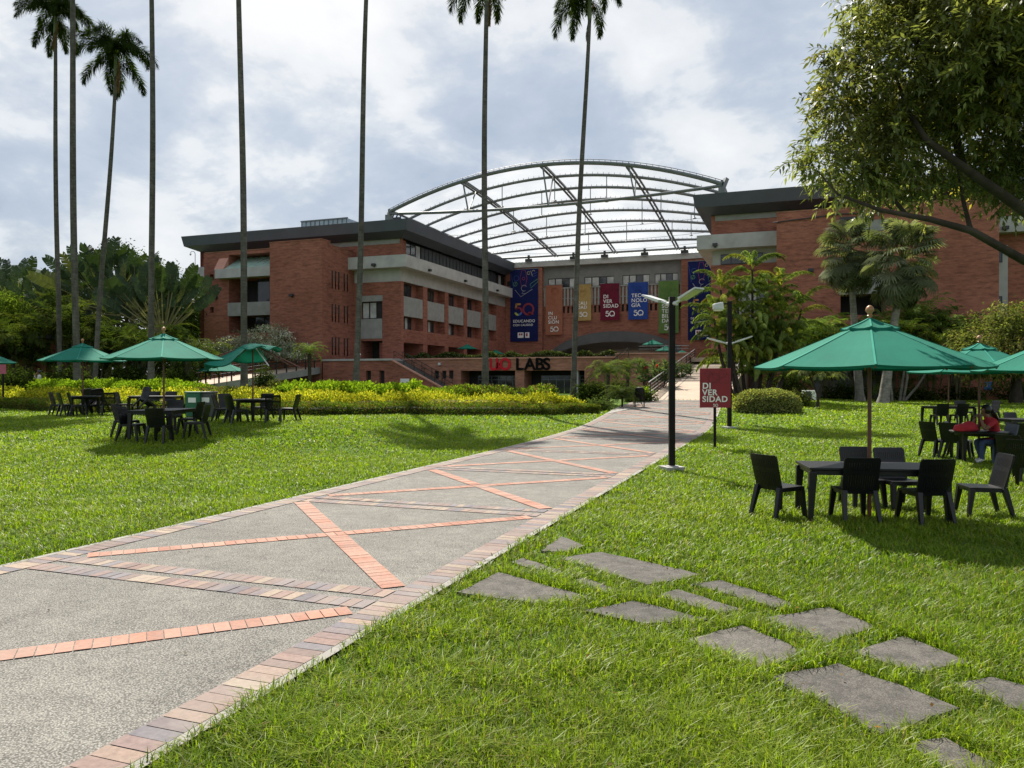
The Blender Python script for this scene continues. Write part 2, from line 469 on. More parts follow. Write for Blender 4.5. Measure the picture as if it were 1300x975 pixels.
# ------------------------------------------------------------------ camera, light, sky
cam_d = bpy.data.cameras.new('camera'); cam = bpy.data.objects.new('camera', cam_d); col.objects.link(cam)
cam_d.sensor_width = 36; cam_d.lens = 36*F/1300; cam_d.clip_end = 3000; cam_d.clip_start = 0.05
cam.location = (0, 0, EYE)
cam.rotation_euler = (R(90)-math.atan((487.5-HZ)/F), 0, TH)
scene.camera = cam
SUN_AZ = R(37); SUN_EL = R(50)
sd = Vector((-math.sin(SUN_AZ)*math.cos(SUN_EL), math.cos(SUN_AZ)*math.cos(SUN_EL), math.sin(SUN_EL)))
sl = bpy.data.lights.new('sun', 'SUN'); sl.energy = 4.9; sl.angle = R(0.6); sl.color = (1.0, 0.93, 0.82)
so = bpy.data.objects.new('sun', sl); col.objects.link(so)
so.rotation_euler = (-sd).to_track_quat('-Z', 'Y').to_euler(); so.location = (-20, 30, 60)

wd = bpy.data.worlds.new('World'); scene.world = wd; wd.use_nodes = True
nt = wd.node_tree; bg = nt.nodes['Background']; bg.inputs['Strength'].default_value = 0.1
sky = N(nt, 'ShaderNodeTexSky', sky_type='NISHITA'); sky.sun_disc = False
sky.sun_elevation = SUN_EL; sky.sun_rotation = 2*math.pi-SUN_AZ; sky.dust_density = 2.0; sky.air_density = 1.0
tc = N(nt, 'ShaderNodeTexCoord'); v = tc.outputs['Generated']
sep = N(nt, 'ShaderNodeSeparateXYZ'); nt.links.new(v, sep.inputs[0])
# project the view direction on a cloud deck
zz = N(nt, 'ShaderNodeMath', operation='ADD'); nt.links.new(sep.outputs[2], zz.inputs[0]); zz.inputs[1].default_value = 0.42
dv = N(nt, 'ShaderNodeVectorMath', operation='DIVIDE'); nt.links.new(v, dv.inputs[0])
cz = N(nt, 'ShaderNodeCombineXYZ')
for i in range(3): nt.links.new(zz.outputs[0], cz.inputs[i])
nt.links.new(cz.outputs[0], dv.inputs[1])
mp = N(nt, 'ShaderNodeMapping'); mp.inputs['Scale'].default_value = (1, 1, 1.2); mp.inputs['Location'].default_value = (0.7, 0.3, 0)
nt.links.new(dv.outputs[0], mp.inputs[0])
n1 = N(nt, 'ShaderNodeTexNoise'); n1.inputs['Scale'].default_value = 3.7; n1.inputs['Detail'].default_value = 9; n1.inputs['Roughness'].default_value = 0.57
n1.inputs['Distortion'].default_value = 0.15; nt.links.new(mp.outputs[0], n1.inputs['Vector'])
n2 = N(nt, 'ShaderNodeTexNoise'); n2.inputs['Scale'].default_value = 1.25; n2.inputs['Detail'].default_value = 4; nt.links.new(mp.outputs[0], n2.inputs['Vector'])
# cloud body: bright tops, blue-grey undersides (values are radiance x10, the Background strength is 0.1)
CL = ramp(nt, n1.outputs['Fac'], [(0.34, (2.15, 2.55, 3.1)), (0.45, (2.6, 2.95, 3.45)), (0.51, (3.25, 3.5, 3.8)), (0.55, (3.95, 4.1, 4.25)), (0.68, (4.55, 4.6, 4.65))])
CM = ramp(nt, n2.outputs['Fac'], [(0.32, (0.80, 0.84, 0.90)), (0.62, (1.08, 1.07, 1.05))])
cl = mixc(nt, 1.0, CL, CM, 'MULTIPLY')
# clouds opposite the sun are brightened, as added fill for the shaded facades
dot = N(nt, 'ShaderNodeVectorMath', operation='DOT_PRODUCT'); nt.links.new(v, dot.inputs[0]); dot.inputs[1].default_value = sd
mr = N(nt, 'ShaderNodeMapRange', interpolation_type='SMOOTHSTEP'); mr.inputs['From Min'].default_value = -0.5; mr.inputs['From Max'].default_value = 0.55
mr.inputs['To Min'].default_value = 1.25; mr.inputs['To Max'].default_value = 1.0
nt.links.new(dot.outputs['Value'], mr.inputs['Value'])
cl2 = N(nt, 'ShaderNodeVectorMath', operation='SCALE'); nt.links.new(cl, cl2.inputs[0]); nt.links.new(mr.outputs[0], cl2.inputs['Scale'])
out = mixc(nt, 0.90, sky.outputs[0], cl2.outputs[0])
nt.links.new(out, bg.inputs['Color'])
scene.view_settings.view_transform = 'Standard'; scene.view_settings.look = 'None'
scene.view_settings.exposure = 0.92; scene.view_settings.gamma = 1.0
scene.cycles.max_bounces = 8; scene.cycles.transparent_max_bounces = 16
scene.cycles.use_denoising = True
scene.cycles.sample_clamp_indirect = 6

# ------------------------------------------------------------------ ground
xs = np.concatenate([[-900, -500, -250, -140], np.arange(-100, 61, 1.0), [90, 160, 300, 900]])
ys = np.concatenate([[-300, -100, -40], np.arange(-12, 70, 1.0), np.arange(70, 140, 5), [180, 300, 600, 1200]])
X, Y = np.meshgrid(xs, ys); Z = H(X, Y)
vv = np.stack([X, Y, Z], -1).reshape(-1, 3); nx = len(xs)
ii, jj = np.meshgrid(np.arange(nx-1), np.arange(len(ys)-1)); a = (jj*nx+ii).ravel()
gr = link('ground', npmesh('ground', vv, np.stack([a, a+1, a+1+nx, a+nx], 1), None, M['lawn'], True)); tag(gr, kind='structure')

# ------------------------------------------------------------------ the path
def xr(y): return -3.02-0.95*ss((np.asarray(y, float)-26)/24)
def xl(y): return -7.42-1.45*ss((np.asarray(y, float)-19)/26)
PY = np.arange(-4, 49.3, 0.5)
def path_strip(fa, fb, dz, name, mat, nseg=6):
    vs = []; fs = []
    for y in PY:
        A = fa(y); B = fb(y)
        for k in range(nseg+1):
            x = A+(B-A)*k/nseg; vs.append((x, y, float(H(x, y))+dz))
    n = nseg+1
    for i in range(len(PY)-1):
        for k in range(nseg): fs.append((i*n+k, i*n+k+1, (i+1)*n+k+1, (i+1)*n+k))
    o = link(name, npmesh(name, vs, fs, None, mat, True)); return tag(o, kind='structure')
path_strip(xl, xr, 0.028, 'path', M['path'])
M['edging'] = simple('pale_edging', (0.24, 0.23, 0.21), 0.9, 0.2, 5, bmp=0.2)
path_strip(lambda y: xr(y)-0.0, lambda y: xr(y)+0.08, 0.036, 'path_edging', M['edging'], 1)
path_strip(lambda y: xl(y)-0.08, lambda y: xl(y), 0.036, 'path_edging', M['edging'], 1)

PURPLE = [(0.20, 0.145, 0.135), (0.18, 0.15, 0.155), (0.26, 0.19, 0.155), (0.15, 0.14, 0.155), (0.23, 0.16, 0.14), (0.29, 0.23, 0.18), (0.19, 0.135, 0.125)]
ORANGE = [(0.37, 0.185, 0.13), (0.32, 0.155, 0.11), (0.39, 0.205, 0.15), (0.35, 0.17, 0.12)]
def brick_row(mb, p, q, w, pitch, cols, dz, gap=0.007, lim=True):
    """bricks laid side by side along p->q, w across"""
    p = np.array(p); q = np.array(q); L = np.linalg.norm(q-p); u = (q-p)/L; n = np.array([-u[1], u[0]])
    k = max(1, int(round(L/pitch))); st = L/k
    for i in range(k):
        a = p+u*(i*st+gap/2); b = p+u*((i+1)*st-gap/2)
        cs = [a-n*w/2, b-n*w/2, b+n*w/2, a+n*w/2]
        c = random.choice(cols); f = random.uniform(0.88, 1.12); mb.cc = tuple(x*f for x in c)
        dzz = dz+random.uniform(0, 0.003)
        mb.add([(x, y, float(H(x, y))+dzz) for x, y in cs], [(0, 1, 2, 3)])
bm_ = MB()
BW = 0.27
for side, fx, s in (('r', xr, -1), ('l', xl, 1)):
    y = -3.5
    while y < 48.5:
        y2 = y+2.0
        brick_row(bm_, (float(fx(y))+s*(BW/2+0.005), y), (float(fx(y2))+s*(BW/2+0.005), y2), BW, 0.115, PURPLE, 0.034)
        y = y2
o = bm_.build('border_paving', M['paver'], attr=True); tag(o, kind='structure')
bm_ = MB(); ob = MB()
BY = [1.25+4.5*k for k in range(11)]
for k, y in enumerate(BY):
    a = float(xl(y))+BW+0.02; b = float(xr(y))-BW-0.02
    for dy in (-0.17, 0.17):
        brick_row(bm_, (a, y+dy), (b, y+dy), 0.22, 0.115, PURPLE, 0.034)
    if k < len(BY)-1:
        ya = y+0.36; yb = BY[k+1]-0.36
        pa, pb = (float(xl(ya))+0.36, ya), (float(xr(yb))-0.36, yb)
        pc, pd = (float(xl(yb))+0.36, yb), (float(xr(ya))-0.36, ya)
        brick_row(ob, pa, pb, 0.22, 0.115, ORANGE, 0.034)
        mid = ((pc[0]+pd[0])/2, (pc[1]+pd[1])/2); uu = np.array(pd)-np.array(pc); uu /= np.linalg.norm(uu)
        if k > 0:
            brick_row(ob, pc, (mid[0]-uu[0]*0.13, mid[1]-uu[1]*0.13), 0.22, 0.115, ORANGE, 0.036)
            brick_row(ob, (mid[0]+uu[0]*0.13, mid[1]+uu[1]*0.13), pd, 0.22, 0.115, ORANGE, 0.036)
tag(bm_.build('cross_paving', M['paver'], attr=True), kind='structure')
tag(ob.build('diagonal_paving', M['paver'], attr=True), kind='structure')
# short side path that turns off to the left before the ramp
sp = [G(772, 526.5), G(806, 518.8), G(800, 517.5), G(777, 520.5)]
sb = MB(); sb.add([(x, y, float(H(x, y))+0.05) for x, y in sp]+[(x, y, float(H(x, y))-0.1) for x, y in sp],
   [(0, 1, 2, 3), (4, 5, 1, 0), (5, 6, 2, 1), (6, 7, 3, 2), (7, 4, 0, 3)])
tag(sb.build('side_path', M['edging']), kind='structure')

# ------------------------------------------------------------------ stepping stones
SX = lambda cx, cy: (580+cx/1.8056, 660+cy/1.8056)
STONES = [
 ([(15, 172), (100, 130), (300, 186), (170, 195)], 'broad four-sided stepping stone nearest the path edge'),
 ([(198, 75), (240, 45), (287, 65), (250, 77)], 'smallest stepping stone, a kite-shaped scrap at the far end of the row'),
 ([(130, 103), (155, 95), (242, 125), (222, 132)], 'narrow sliver of stepping stone by the path, beyond the broad four-sided one'),
 ([(248, 96), (335, 82), (548, 130), (432, 151)], 'long pale stepping stone at the far side of the row'),
 ([(265, 152), (290, 141), (378, 168), (345, 175)], 'short narrow stepping stone half swallowed by grass beside the long pale stone'),
 ([(465, 184), (512, 168), (642, 210), (598, 218)], 'narrow stepping stone lying between two wider ones mid-row'),
 ([(553, 156), (610, 147), (768, 197), (722, 205)], 'long slim pale stepping stone at the right end of the far group'),
 ([(303, 216), (405, 196), (568, 235), (430, 243)], 'wide stepping stone with grass lapping over its near edge'),
 ([(720, 234), (855, 211), (947, 250), (850, 288)], 'dark squarish stepping stone at the far side of the near group'),
 ([(535, 287), (655, 254), (797, 311), (692, 344)], 'dark stepping stone at the left end of the near group'),
 ([(918, 313), (1025, 279), (1168, 335), (1058, 356)], 'speckled stepping stone right of the centre of the near group'),
 ([(743, 373), (880, 344), (1133, 440), (970, 492)], 'largest stepping stone, in front of the dark one'),
 ([(1153, 386), (1232, 374), (1340, 400), (1340, 447), (1270, 438)], 'stepping stone cut off by the right side of the view'),
 ([(1050, 531), (1122, 516), (1243, 577), (1150, 603)], 'stepping stone nearest the camera, at the bottom of the view'),
]
stone_polys = []
for cpts, lab in STONES:
    pts = [np.array(G(*SX(*p))) for p in cpts]; cen = sum(pts)/len(pts); pts = [cen+(p-cen)*1.12 for p in pts]
    # a slightly broken outline
    out = []
    for i, p in enumerate(pts):
        q = pts[(i+1) % len(pts)]; n = max(2, int(np.linalg.norm(q-p)/0.12))
        for k in range(n):
            t = k/n; w = (q-p)*t+p
            nrm = np.array([-(q-p)[1], (q-p)[0]]); nrm = nrm/np.linalg.norm(nrm)
            out.append(w+nrm*random.uniform(-0.016, 0.016)*(1 if k else 0.3))
    c = sum(pts)/len(pts); stone_polys.append(np.array(out)+(np.array(out)-c)*0.03)
    z0 = float(H(*c))
    mb = MB(); n = len(out)
    ring0 = [(p[0]-c[0], p[1]-c[1], -0.08) for p in out]; ring1 = [(p[0]-c[0], p[1]-c[1], 0.014) for p in out]
    ring2 = [((p[0]-c[0])*0.985, (p[1]-c[1])*0.985, 0.026) for p in out]
    mb.add(ring0+ring1+ring2, [(i, (i+1) % n, n+(i+1) % n, n+i) for i in range(n)]+[(n+i, n+(i+1) % n, 2*n+(i+1) % n, 2*n+i) for i in range(n)]+[tuple(range(2*n, 3*n))])
    o = mb.build('stepping_stone', M['stone']); o.location = (c[0], c[1], z0)
    tag(o, lab, 'stepping stone', 'stepping stones in the lawn')

def inpoly(x, y, poly):
    r = np.zeros(len(x), bool); n = len(poly); j = n-1
    for i in range(n):
        xi, yi = poly[i]; xj, yj = poly[j]
        cond = ((yi > y) != (yj > y)) & (x < (xj-xi)*(y-yi)/(yj-yi+1e-12)+xi)
        r ^= cond; j = i
    return r

# ------------------------------------------------------------------ hedge lines (used by the grass too)
HEDGE_PX = [(-150, 517), (-60, 518.5), (0, 520), (70, 523), (180, 526.5), (300, 528), (420, 528.5), (540, 527.5), (650, 526.5), (720, 526), (762, 525)]
HEDGE = np.array([G(*p) for p in HEDGE_PX])
def hedge_pt(t, back):
    """point on the hedge line, t in 0..1, moved back by metres (away from the viewer)"""
    s = t*(len(HEDGE)-1); i = int(min(s, len(HEDGE)-2)); f = s-i
    p = HEDGE[i]*(1-f)+HEDGE[i+1]*f
    u = HEDGE[min(i+1, len(HEDGE)-1)]-HEDGE[max(i-1, 0)]
    n = np.array([-u[1], u[0]]); n /= np.linalg.norm(n)
    if n@FW < 0: n = -n
    return p+n*back
bed_poly = [hedge_pt(t, 0.15) for t in np.linspace(0, 1, 21)]+[hedge_pt(t, 9) for t in np.linspace(1, 0, 21)]

# ------------------------------------------------------------------ grass blades
def grass():
    V = []; Fa = []; C = []; off = 0
    tiers = [(2.6, 4.6, 8600, 0.090, 0.0066), (4.6, 7.5, 5200, 0.088, 0.0083), (7.5, 12, 2700, 0.082, 0.012), (12, 19, 1300, 0.072, 0.016), (19, 30, 560, 0.072, 0.027), (30, 62, 130, 0.08, 0.052)]
    for d0, d1, dens, hgt, wid in tiers:
        lw = 0.70*d1+1.6
        lk, lo = (0.98, 2.2) if d0 < 15 else (0.72, 3.0); lr = lk*d1+lo; n = int(dens*(d1-d0)*(lw+lr))
        d = rng.uniform(d0, d1, n); l = rng.uniform(-lw, lr, n)
        k = (l > -0.70*d-1.6) & (l < lk*d+lo); d = d[k]; l = l[k]
        x = RT[0]*l+FW[0]*d; y = RT[1]*l+FW[1]*d
        fr = rng.uniform(0, 0.09, len(x))
        keep = ~((x > xl(y)-0.05+fr*0.4-0.03) & (x < xr(y)+0.09-fr) & (y < 49))
        keep &= (y < 65) & ((x > xr(y)) | ~inpoly(x, y, bed_poly))
        keep &= ~((x < xl(y)) & (y > 39))
        for sp_ in stone_polys:
            if d0 < 14: keep &= ~inpoly(x, y, sp_)
        # thinner tufts here and there
        cl = 0.6*np.sin(x*2.3+1.7*np.sin(y*1.9))*np.sin(y*2.1+1.3*np.sin(x*1.7))+0.5*np.sin(x*7.1+2.1*np.sin(y*4.3))*np.sin(y*6.3+1.9*np.sin(x*5.1))
        keep &= rng.uniform(0, 1, len(x)) < 0.66+0.34*cl
        x = x[keep]; y = y[keep]; cl = cl[keep]; n = len(x)
        z = H(x, y)
        yaw = rng.uniform(0, 2*np.pi, n)
        lean = np.abs(rng.normal(0.62, 0.40, n))+0.06
        h = hgt*rng.uniform(0.5, 1.35, n)*(1+0.30*cl)
        w = wid*rng.uniform(0.6, 1.3, n)
        dx = np.cos(yaw); dy = np.sin(yaw); sx = -dy; sy = dx
        base = np.stack([x, y, z-0.005], 1); sv = np.stack([sx, sy, 0*sx], 1)
        m = base+np.stack([dx*h*lean*0.38, dy*h*lean*0.38, h*0.62], 1)
        tip = base+np.stack([dx*h*lean*1.25, dy*h*lean*1.25, h*(1.08-0.25*lean)], 1)
        ww = w[:, None]/2
        vs = np.stack([base-sv*ww, base+sv*ww, m+sv*ww*0.9, m-sv*ww*0.9, tip], 1).reshape(-1, 3)
        i = np.arange(n)*5+off
        Fa.append(np.stack([i, i+1, i+2], 1)); Fa.append(np.stack([i, i+2, i+3], 1)); Fa.append(np.stack([i+3, i+2, i+4], 1))
        big = 0.5+0.5*np.sin(x*0.55+2*np.sin(y*0.31))*np.sin(y*0.47+1.5*np.sin(x*0.23))
        c0 = np.array([0.100, 0.172, 0.010]); c1 = np.array([0.240, 0.300, 0.022])
        c = c0+(c1-c0)*np.clip(0.28+0.42*big+0.34*rng.normal(size=n), -0.25, 1.25)[:, None]
        c *= (1+0.22*cl[:, None]); dry = rng.uniform(size=n) < 0.045+0.10*np.clip(np.sin(x*0.9+3*np.sin(y*0.37))*np.sin(y*0.8+2*np.sin(x*0.41))-0.35, 0, 1)
        c[dry] = np.array([0.26, 0.22, 0.085])*rng.uniform(0.6, 1.2, (dry.sum(), 1))
        C.append(np.repeat(c, 5, 0)); V.append(vs); off += 5*n
    V = np.concatenate(V); Fa = np.concatenate(Fa); C = np.concatenate(C)
    print('grass faces', len(Fa))
    return tag(link('grass', npmesh('grass', V, Fa, C, M['grass'])), kind='stuff')
grass()

# fallen dry leaves and specks on the lawn
lf = Leaves(); n = 200
d = rng.uniform(3, 14, n); l = rng.uniform(-0.7, 0.75, n)*d
x = RT[0]*l+FW[0]*d; y = RT[1]*l+FW[1]*d
k = ((x > xr(y)+0.1) | (x < xl(y)-0.15) | (rng.uniform(size=n) < 0.25)); x = x[k]; y = y[k]; n = len(x)
base = np.stack([x, y, H(x, y)+np.where((x < xr(y)) & (x > xl(y)), 0.042, 0.065)], 1)
dr = rand_unit(n); dr[:, 2] *= 0.15; dr = unit(dr); sd_ = unit(np.cross(dr, rand_unit(n)*0.25+np.array([0, 0, 1.0])))
lf.cards(base, dr, sd_, rng.uniform(0.025, 0.06, n), rng.uniform(0.012, 0.024, n), vary((0.15, 0.09, 0.035), n, 0.35))
tag(link('fallen_leaves', lf.mesh('fallen_leaves')), kind='stuff')
# ------------------------------------------------------------------ chairs
def seat_mesh():
    n = 6; vs = []; fs = []
    for j in range(n+1):
        for i in range(n+1):
            u = i/n*2-1; v = j/n*2-1
            w = 0.222+0.008*v
            x = u*w*(1-0.03*v*v); y = v*0.225+0.005
            z = 0.445-0.016*(1-u*u)*(1-v*v)-0.018*max(0, v-0.6)**1.2+0.006*v
            vs.append((x, y, z))
    top = len(vs)
    vs += [(x, y, z-0.028) for x, y, z in vs]
    m = n+1
    for j in range(n):
        for i in range(n):
            a = j*m+i; fs.append((a, a+1, a+m+1, a+m)); fs.append((top+a+m, top+a+m+1, top+a+1, top+a))
    edge = [i for i in range(m)]+[j*m+n for j in range(1, m)]+[n*m+i for i in range(n-1, -1, -1)]+[j*m for j in range(n-1, 0, -1)]
    for k in range(len(edge)):
        a = edge[k]; b = edge[(k+1) % len(edge)]; fs.append((b, a, top+a, top+b))
    mb = MB(); mb.add(vs, fs)
    # turned-down apron under the front and the sides
    mb.box(-0.2, 0.2, 0.19, 0.222, 0.385, 0.42); mb.box(-0.215, -0.19, -0.19, 0.19, 0.385, 0.42); mb.box(0.19, 0.215, -0.19, 0.19, 0.385, 0.42)
    return mb
def back_mesh():
    mb = MB()
    def P(u, v, off=0.0):
        """u -1..1 across, v 0..1 up the back"""
        w = 0.222+0.012*v
        y = -0.215-0.115*v-0.03*math.sin(v*1.5)*0.4+0.035*(u*u)*0.8+off
        return (u*w, y, 0.40+0.485*v)
    def patch(u0, u1, v0, v1, nu=2, nv=3):
        vs = []
        for o in (0.012, -0.012):
            for j in range(nv+1):
                for i in range(nu+1): vs.append(P(u0+(u1-u0)*i/nu, v0+(v1-v0)*j/nv, o))
        m = nu+1; t = (nu+1)*(nv+1); fs = []
        for j in range(nv):
            for i in range(nu):
                a = j*m+i; fs.append((a+1, a, a+m, a+m+1)); fs.append((t+a, t+a+1, t+a+m+1, t+a+m))
        ed = [i for i in range(m)]+[j*m+nu for j in range(1, nv+1)]+[nv*m+i for i in range(nu-1, -1, -1)]+[j*m for j in range(nv-1, 0, -1)]
        for k in range(len(ed)):
            a = ed[k]; b = ed[(k+1) % len(ed)]; fs.append((a, b, t+b, t+a))
        mb.add(vs, fs)
    patch(-1, -0.84, 0, 0.93, 1, 6); patch(0.84, 1, 0, 0.93, 1, 6)
    patch(-0.84, 0.84, 0, 0.12, 4, 1); patch(-0.84, 0.84, 0.52, 0.64, 4, 1); patch(-0.84, 0.84, 0.86, 0.93, 4, 1)
    patch(-0.97, 0.97, 0.93, 0.975, 4, 1); patch(-0.9, 0.9, 0.975, 1.0, 4, 1)
    for v0, v1, k in ((0.12, 0.52, 13), (0.64, 0.86, 13)):
        for i in range(k):
            a = -0.84+1.68*i/k; b = a+1.68/k
            patch(a+0.012, b-0.012, v0, v1, 1, 3)
    return mb
def leg_mesh(sx, front):
    mb = MB()
    if front: mb.bar((sx*0.192, 0.195, 0.42), (sx*0.222, 0.255, 0.0), 0.078, 0.066, (0, 1, 0), 0.050, 0.040)
    else: mb.bar((sx*0.195, -0.205, 0.44), (sx*0.225, -0.325, 0.0), 0.066, 0.074, (0, 1, 0), 0.046, 0.040)
    return mb
def make_chair(mat):
    t = thing('plastic_chair', 'x', 'chair', (0, 0, -50))
    seat_mesh().build('seat', mat, t, smooth=True); back_mesh().build('backrest', mat, t)
    for sx in (-1, 1):
        for fr in (True, False): leg_mesh(sx, fr).build('leg', mat, t, bevel=0.006)
    return t
chair0 = make_chair(M['black_plastic']); ck = kidmap(chair0); used0 = [False]
def chair(xy, a, label, group, tilt=None, z=None):
    """a: direction the sitter would face, 0 = to the right of the view, 90 = away from the viewer"""
    if not used0[0]: c = chair0; used0[0] = True
    else: c = copy_tree(chair0, ck)
    c.location = (xy[0], xy[1], float(H(*xy)) if z is None else z)
    c.rotation_euler = (R(tilt[0]), R(tilt[1]), TH+R(a-90)) if tilt else (0, 0, TH+R(a-90))
    if tilt: c.location.z += tilt[2]
    return tag(c, label, None, group)

# ------------------------------------------------------------------ tables
def make_table(kind, w=1.6, l=0.85, h=0.735):
    t = thing('plastic_table', 'x', 'table', (0, 0, -50))
    mb = MB()
    if kind == 'rect':
        mb.box(-w/2, w/2, -l/2, l/2, h-0.035, h); mb.box(-w/2+.03, w/2-.03, -l/2+.03, l/2-.03, h-0.10, h-0.035)
        mb.build('tabletop', M['black_plastic'], t, bevel=0.008)
        pos = [(sx*(w/2-.05), sy*(l/2-.05)) for sx in (-1, 1) for sy in (-1, 1)]
    else:
        mb.lathe([(w/2-0.03, h-0.05), (w/2, h-0.045), (w/2+0.003, h-0.012), (w/2-0.012, h)], 32)
        mb.lathe([(w/2-0.12, h-0.11), (w/2-0.10, h-0.05)], 24)
        mb.build('tabletop', M['black_plastic'], t, smooth=True)
        pos = [(math.cos(a)*(w/2-.16), math.sin(a)*(w/2-.16)) for a in (R(20), R(110), R(200), R(290))]
    for x, y in pos:
        b = MB(); b.bar((x, y, h-0.06), (x*1.04, y*1.04, 0), 0.105, 0.105, (0, 1, 0), 0.06, 0.06); b.build('leg', M['black_plastic'], t, bevel=0.01)
    return t
tab = {'rect': make_table('rect', 1.75, 0.9), 'round': make_table('round', 1.2), 'long': make_table('rect', 1.1, 1.75)}
tkm = {k: kidmap(v) for k, v in tab.items()}; tused = set()
def table(kind, xy, a, label, group='black plastic tables on the lawn'):
    if kind not in tused: t = tab[kind]; tused.add(kind)
    else: t = copy_tree(tab[kind], tkm[kind])
    t.location = (xy[0], xy[1], float(H(*xy))); t.rotation_euler = (0, 0, TH+R(a))
    return tag(t, label, None, group)

# ------------------------------------------------------------------ parasols
RIM, RZ, APZ = 1.52, 2.08, 2.60
def canopy_mb(panels=range(8), r0=0.27, r1=RIM, z0=APZ, z1=RZ, sag=0.022, n=6, seam=True, warp=None):
    mb = MB()
    for k in panels:
        a0 = 2*math.pi*(k)/8; a1 = 2*math.pi*(k+1)/8
        vs = []; fs = []
        for j in range(n+1):
            s = j/n; r = r0+(r1-r0)*s; z = z0+(z1-z0)*s-0.008*math.sin(s*math.pi)
            A = Vector((r*math.cos(a0), r*math.sin(a0), z)); B = Vector((r*math.cos(a1), r*math.sin(a1), z))
            for i in range(n+1):
                t = i/n; p = A.lerp(B, t); b = 4*t*(1-t)
                p.z -= sag*b*s; p.x *= 1-0.035*b*s; p.y *= 1-0.035*b*s
                if warp: p = warp(p, k, s, t)
                vs.append(p)
        for j in range(n):
            for i in range(n): c = j*(n+1)+i; fs.append((c, c+n+1, c+n+2, c+1))
        # hem, turned down a little
        e = n*(n+1); base = len(vs)
        for i in range(n+1): p = vs[e+i]; vs.append(Vector((p.x*0.985, p.y*0.985, p.z-0.03)))
        for i in range(n): fs.append((e+i, base+i, base+i+1, e+i+1))
        mb.cm = 0; mb.add(vs, fs)
        if seam:
            mb.cm = 1; e2 = []
            for j in range(n+1):
                p = vs[j*(n+1)]; sd2 = Vector((-math.sin(a0), math.cos(a0), 0))*0.012
                e2 += [p-sd2+Vector((0, 0, 0.006)), p+sd2+Vector((0, 0, 0.006))]
            mb.add(e2, [(2*j, 2*j+2, 2*j+3, 2*j+1) for j in range(n)])
    return mb
def finial(root, z):
    mb = MB(); mb.lathe([(0.018, z-0.06), (0.022, z), (0.04, z+0.012), (0.022, z+0.03), (0.03, z+0.045), (0.052, z+0.075), (0.055, z+0.10), (0.04, z+0.135), (0.012, z+0.155)], 14)
    mb.build('finial', M['wood_ball'], root, smooth=True)
def rib_mb(k):
    a = 2*math.pi*k/8; mb = MB()
    u = Vector((math.cos(a), math.sin(a), 0))
    mb.bar(u*0.06+Vector((0, 0, APZ+0.05)), u*(RIM*0.985)+Vector((0, 0, RZ-0.03)), 0.022, 0.03)
    p = u*0.72+Vector((0, 0, APZ+0.05+(RZ-APZ-0.08)*0.48)); mb.bar(u*0.05+Vector((0, 0, 2.16)), p, 0.018, 0.024)
    return mb
def make_umbrella():
    t = thing('parasol', 'x', 'parasol', (0, 0, -50))
    mb = MB(); mb.tube([(0, 0, -0.02), (0, 0, 1.2), (0, 0, 2.74)], [0.027, 0.026, 0.022], 12); mb.build('pole', M['wood_dark'], t, smooth=True)
    c = canopy_mb().build('canopy', [M['canopy'], M['canopy_seam']], t)
    canopy_mb(r0=0.02, r1=0.37, z0=2.735, z1=2.605, sag=0.02, n=3).build('vent', [M['canopy'], M['canopy_seam']], c)
    for k in range(8): rib_mb(k).build('rib', M['wood_dark'], t)
    mb = MB(); mb.lathe([(0.045, 2.12), (0.06, 2.14), (0.06, 2.19), (0.045, 2.21)], 12); mb.build('hub', M['wood_dark'], t)
    finial(t, 2.76)
    return t
umb0 = make_umbrella(); uk = kidmap(umb0); uused = [False]
GU = 'green parasols over the lawn tables'
def umbrella(xy, rz, label, group=GU, z=None, s=1.0, lean=(0, 0)):
    if not uused[0]: u = umb0; uused[0] = True
    else: u = copy_tree(umb0, uk)
    u.location = (xy[0], xy[1], float(H(*xy)) if z is None else z); u.rotation_euler = (R(lean[0]), R(lean[1]), TH+R(rz)); u.scale = (s, s, s)
    return tag(u, label, None, group)

GC = 'black plastic chairs on the lawn'
def ring(tab_name, rows):
    for (px, py, a, pos) in rows: chair(G(px, py), a, 'black plastic chair '+pos+' '+tab_name, GC)

# near table on the right
c1 = W(1104, 10.5)
table('rect', c1, -9, 'long black plastic table nearest the camera, under the largest parasol')
umbrella(c1, 22.5, 'largest green parasol with wooden finial, over the nearest table on the right')
T = 'the nearest table'
chair(G(990, 657), 28, 'black plastic chair pulled out at the left end of '+T, GC)
chair(G(1084, 662), 86, 'black plastic chair seen from behind, left of two before '+T, GC)
chair(G(1173, 665), 94, 'black plastic chair seen from behind, right of two before '+T, GC)
chair(W(1096, 11.35), -92, 'black plastic chair across '+T+', partly behind the parasol pole', GC)
chair(W(1142, 11.2), -88, 'black plastic chair across '+T+', right of the parasol pole', GC)
chair(G(1246, 658), 172, 'black plastic chair seen from the side at the right end of '+T, GC)

# round table of the seated woman
c2 = W(1243, 17.6)
table('round', c2, 0, 'round black table with a red bag on it and a woman leaning over it')
umbrella(c2, 30, 'green parasol over the round table where the woman sits')
T = 'the table of the woman in red'
chair(G(1189, 581), 18, 'black plastic chair standing apart at the left of '+T, GC)
chair(G(1213, 583), 32, 'black plastic chair turned away, left front of '+T, GC)
chair(W(1219, 18.5), -40, 'black plastic chair mostly hidden, far left of '+T, GC)
chair(G(1287, 583), 100, 'black plastic chair seen from behind, right of '+T, GC)
wc = W(1268, 17.45)
chair(wc, 178, 'blue grey plastic chair on which the woman in the red shirt sits', GC)
wchair = [o for o in bpy.data.objects if o.get('label', '').startswith('blue grey plastic chair')][0]
for ch in children(wchair):
    ch.data = ch.data.copy(); ch.data.materials[0] = M['blue_plastic']

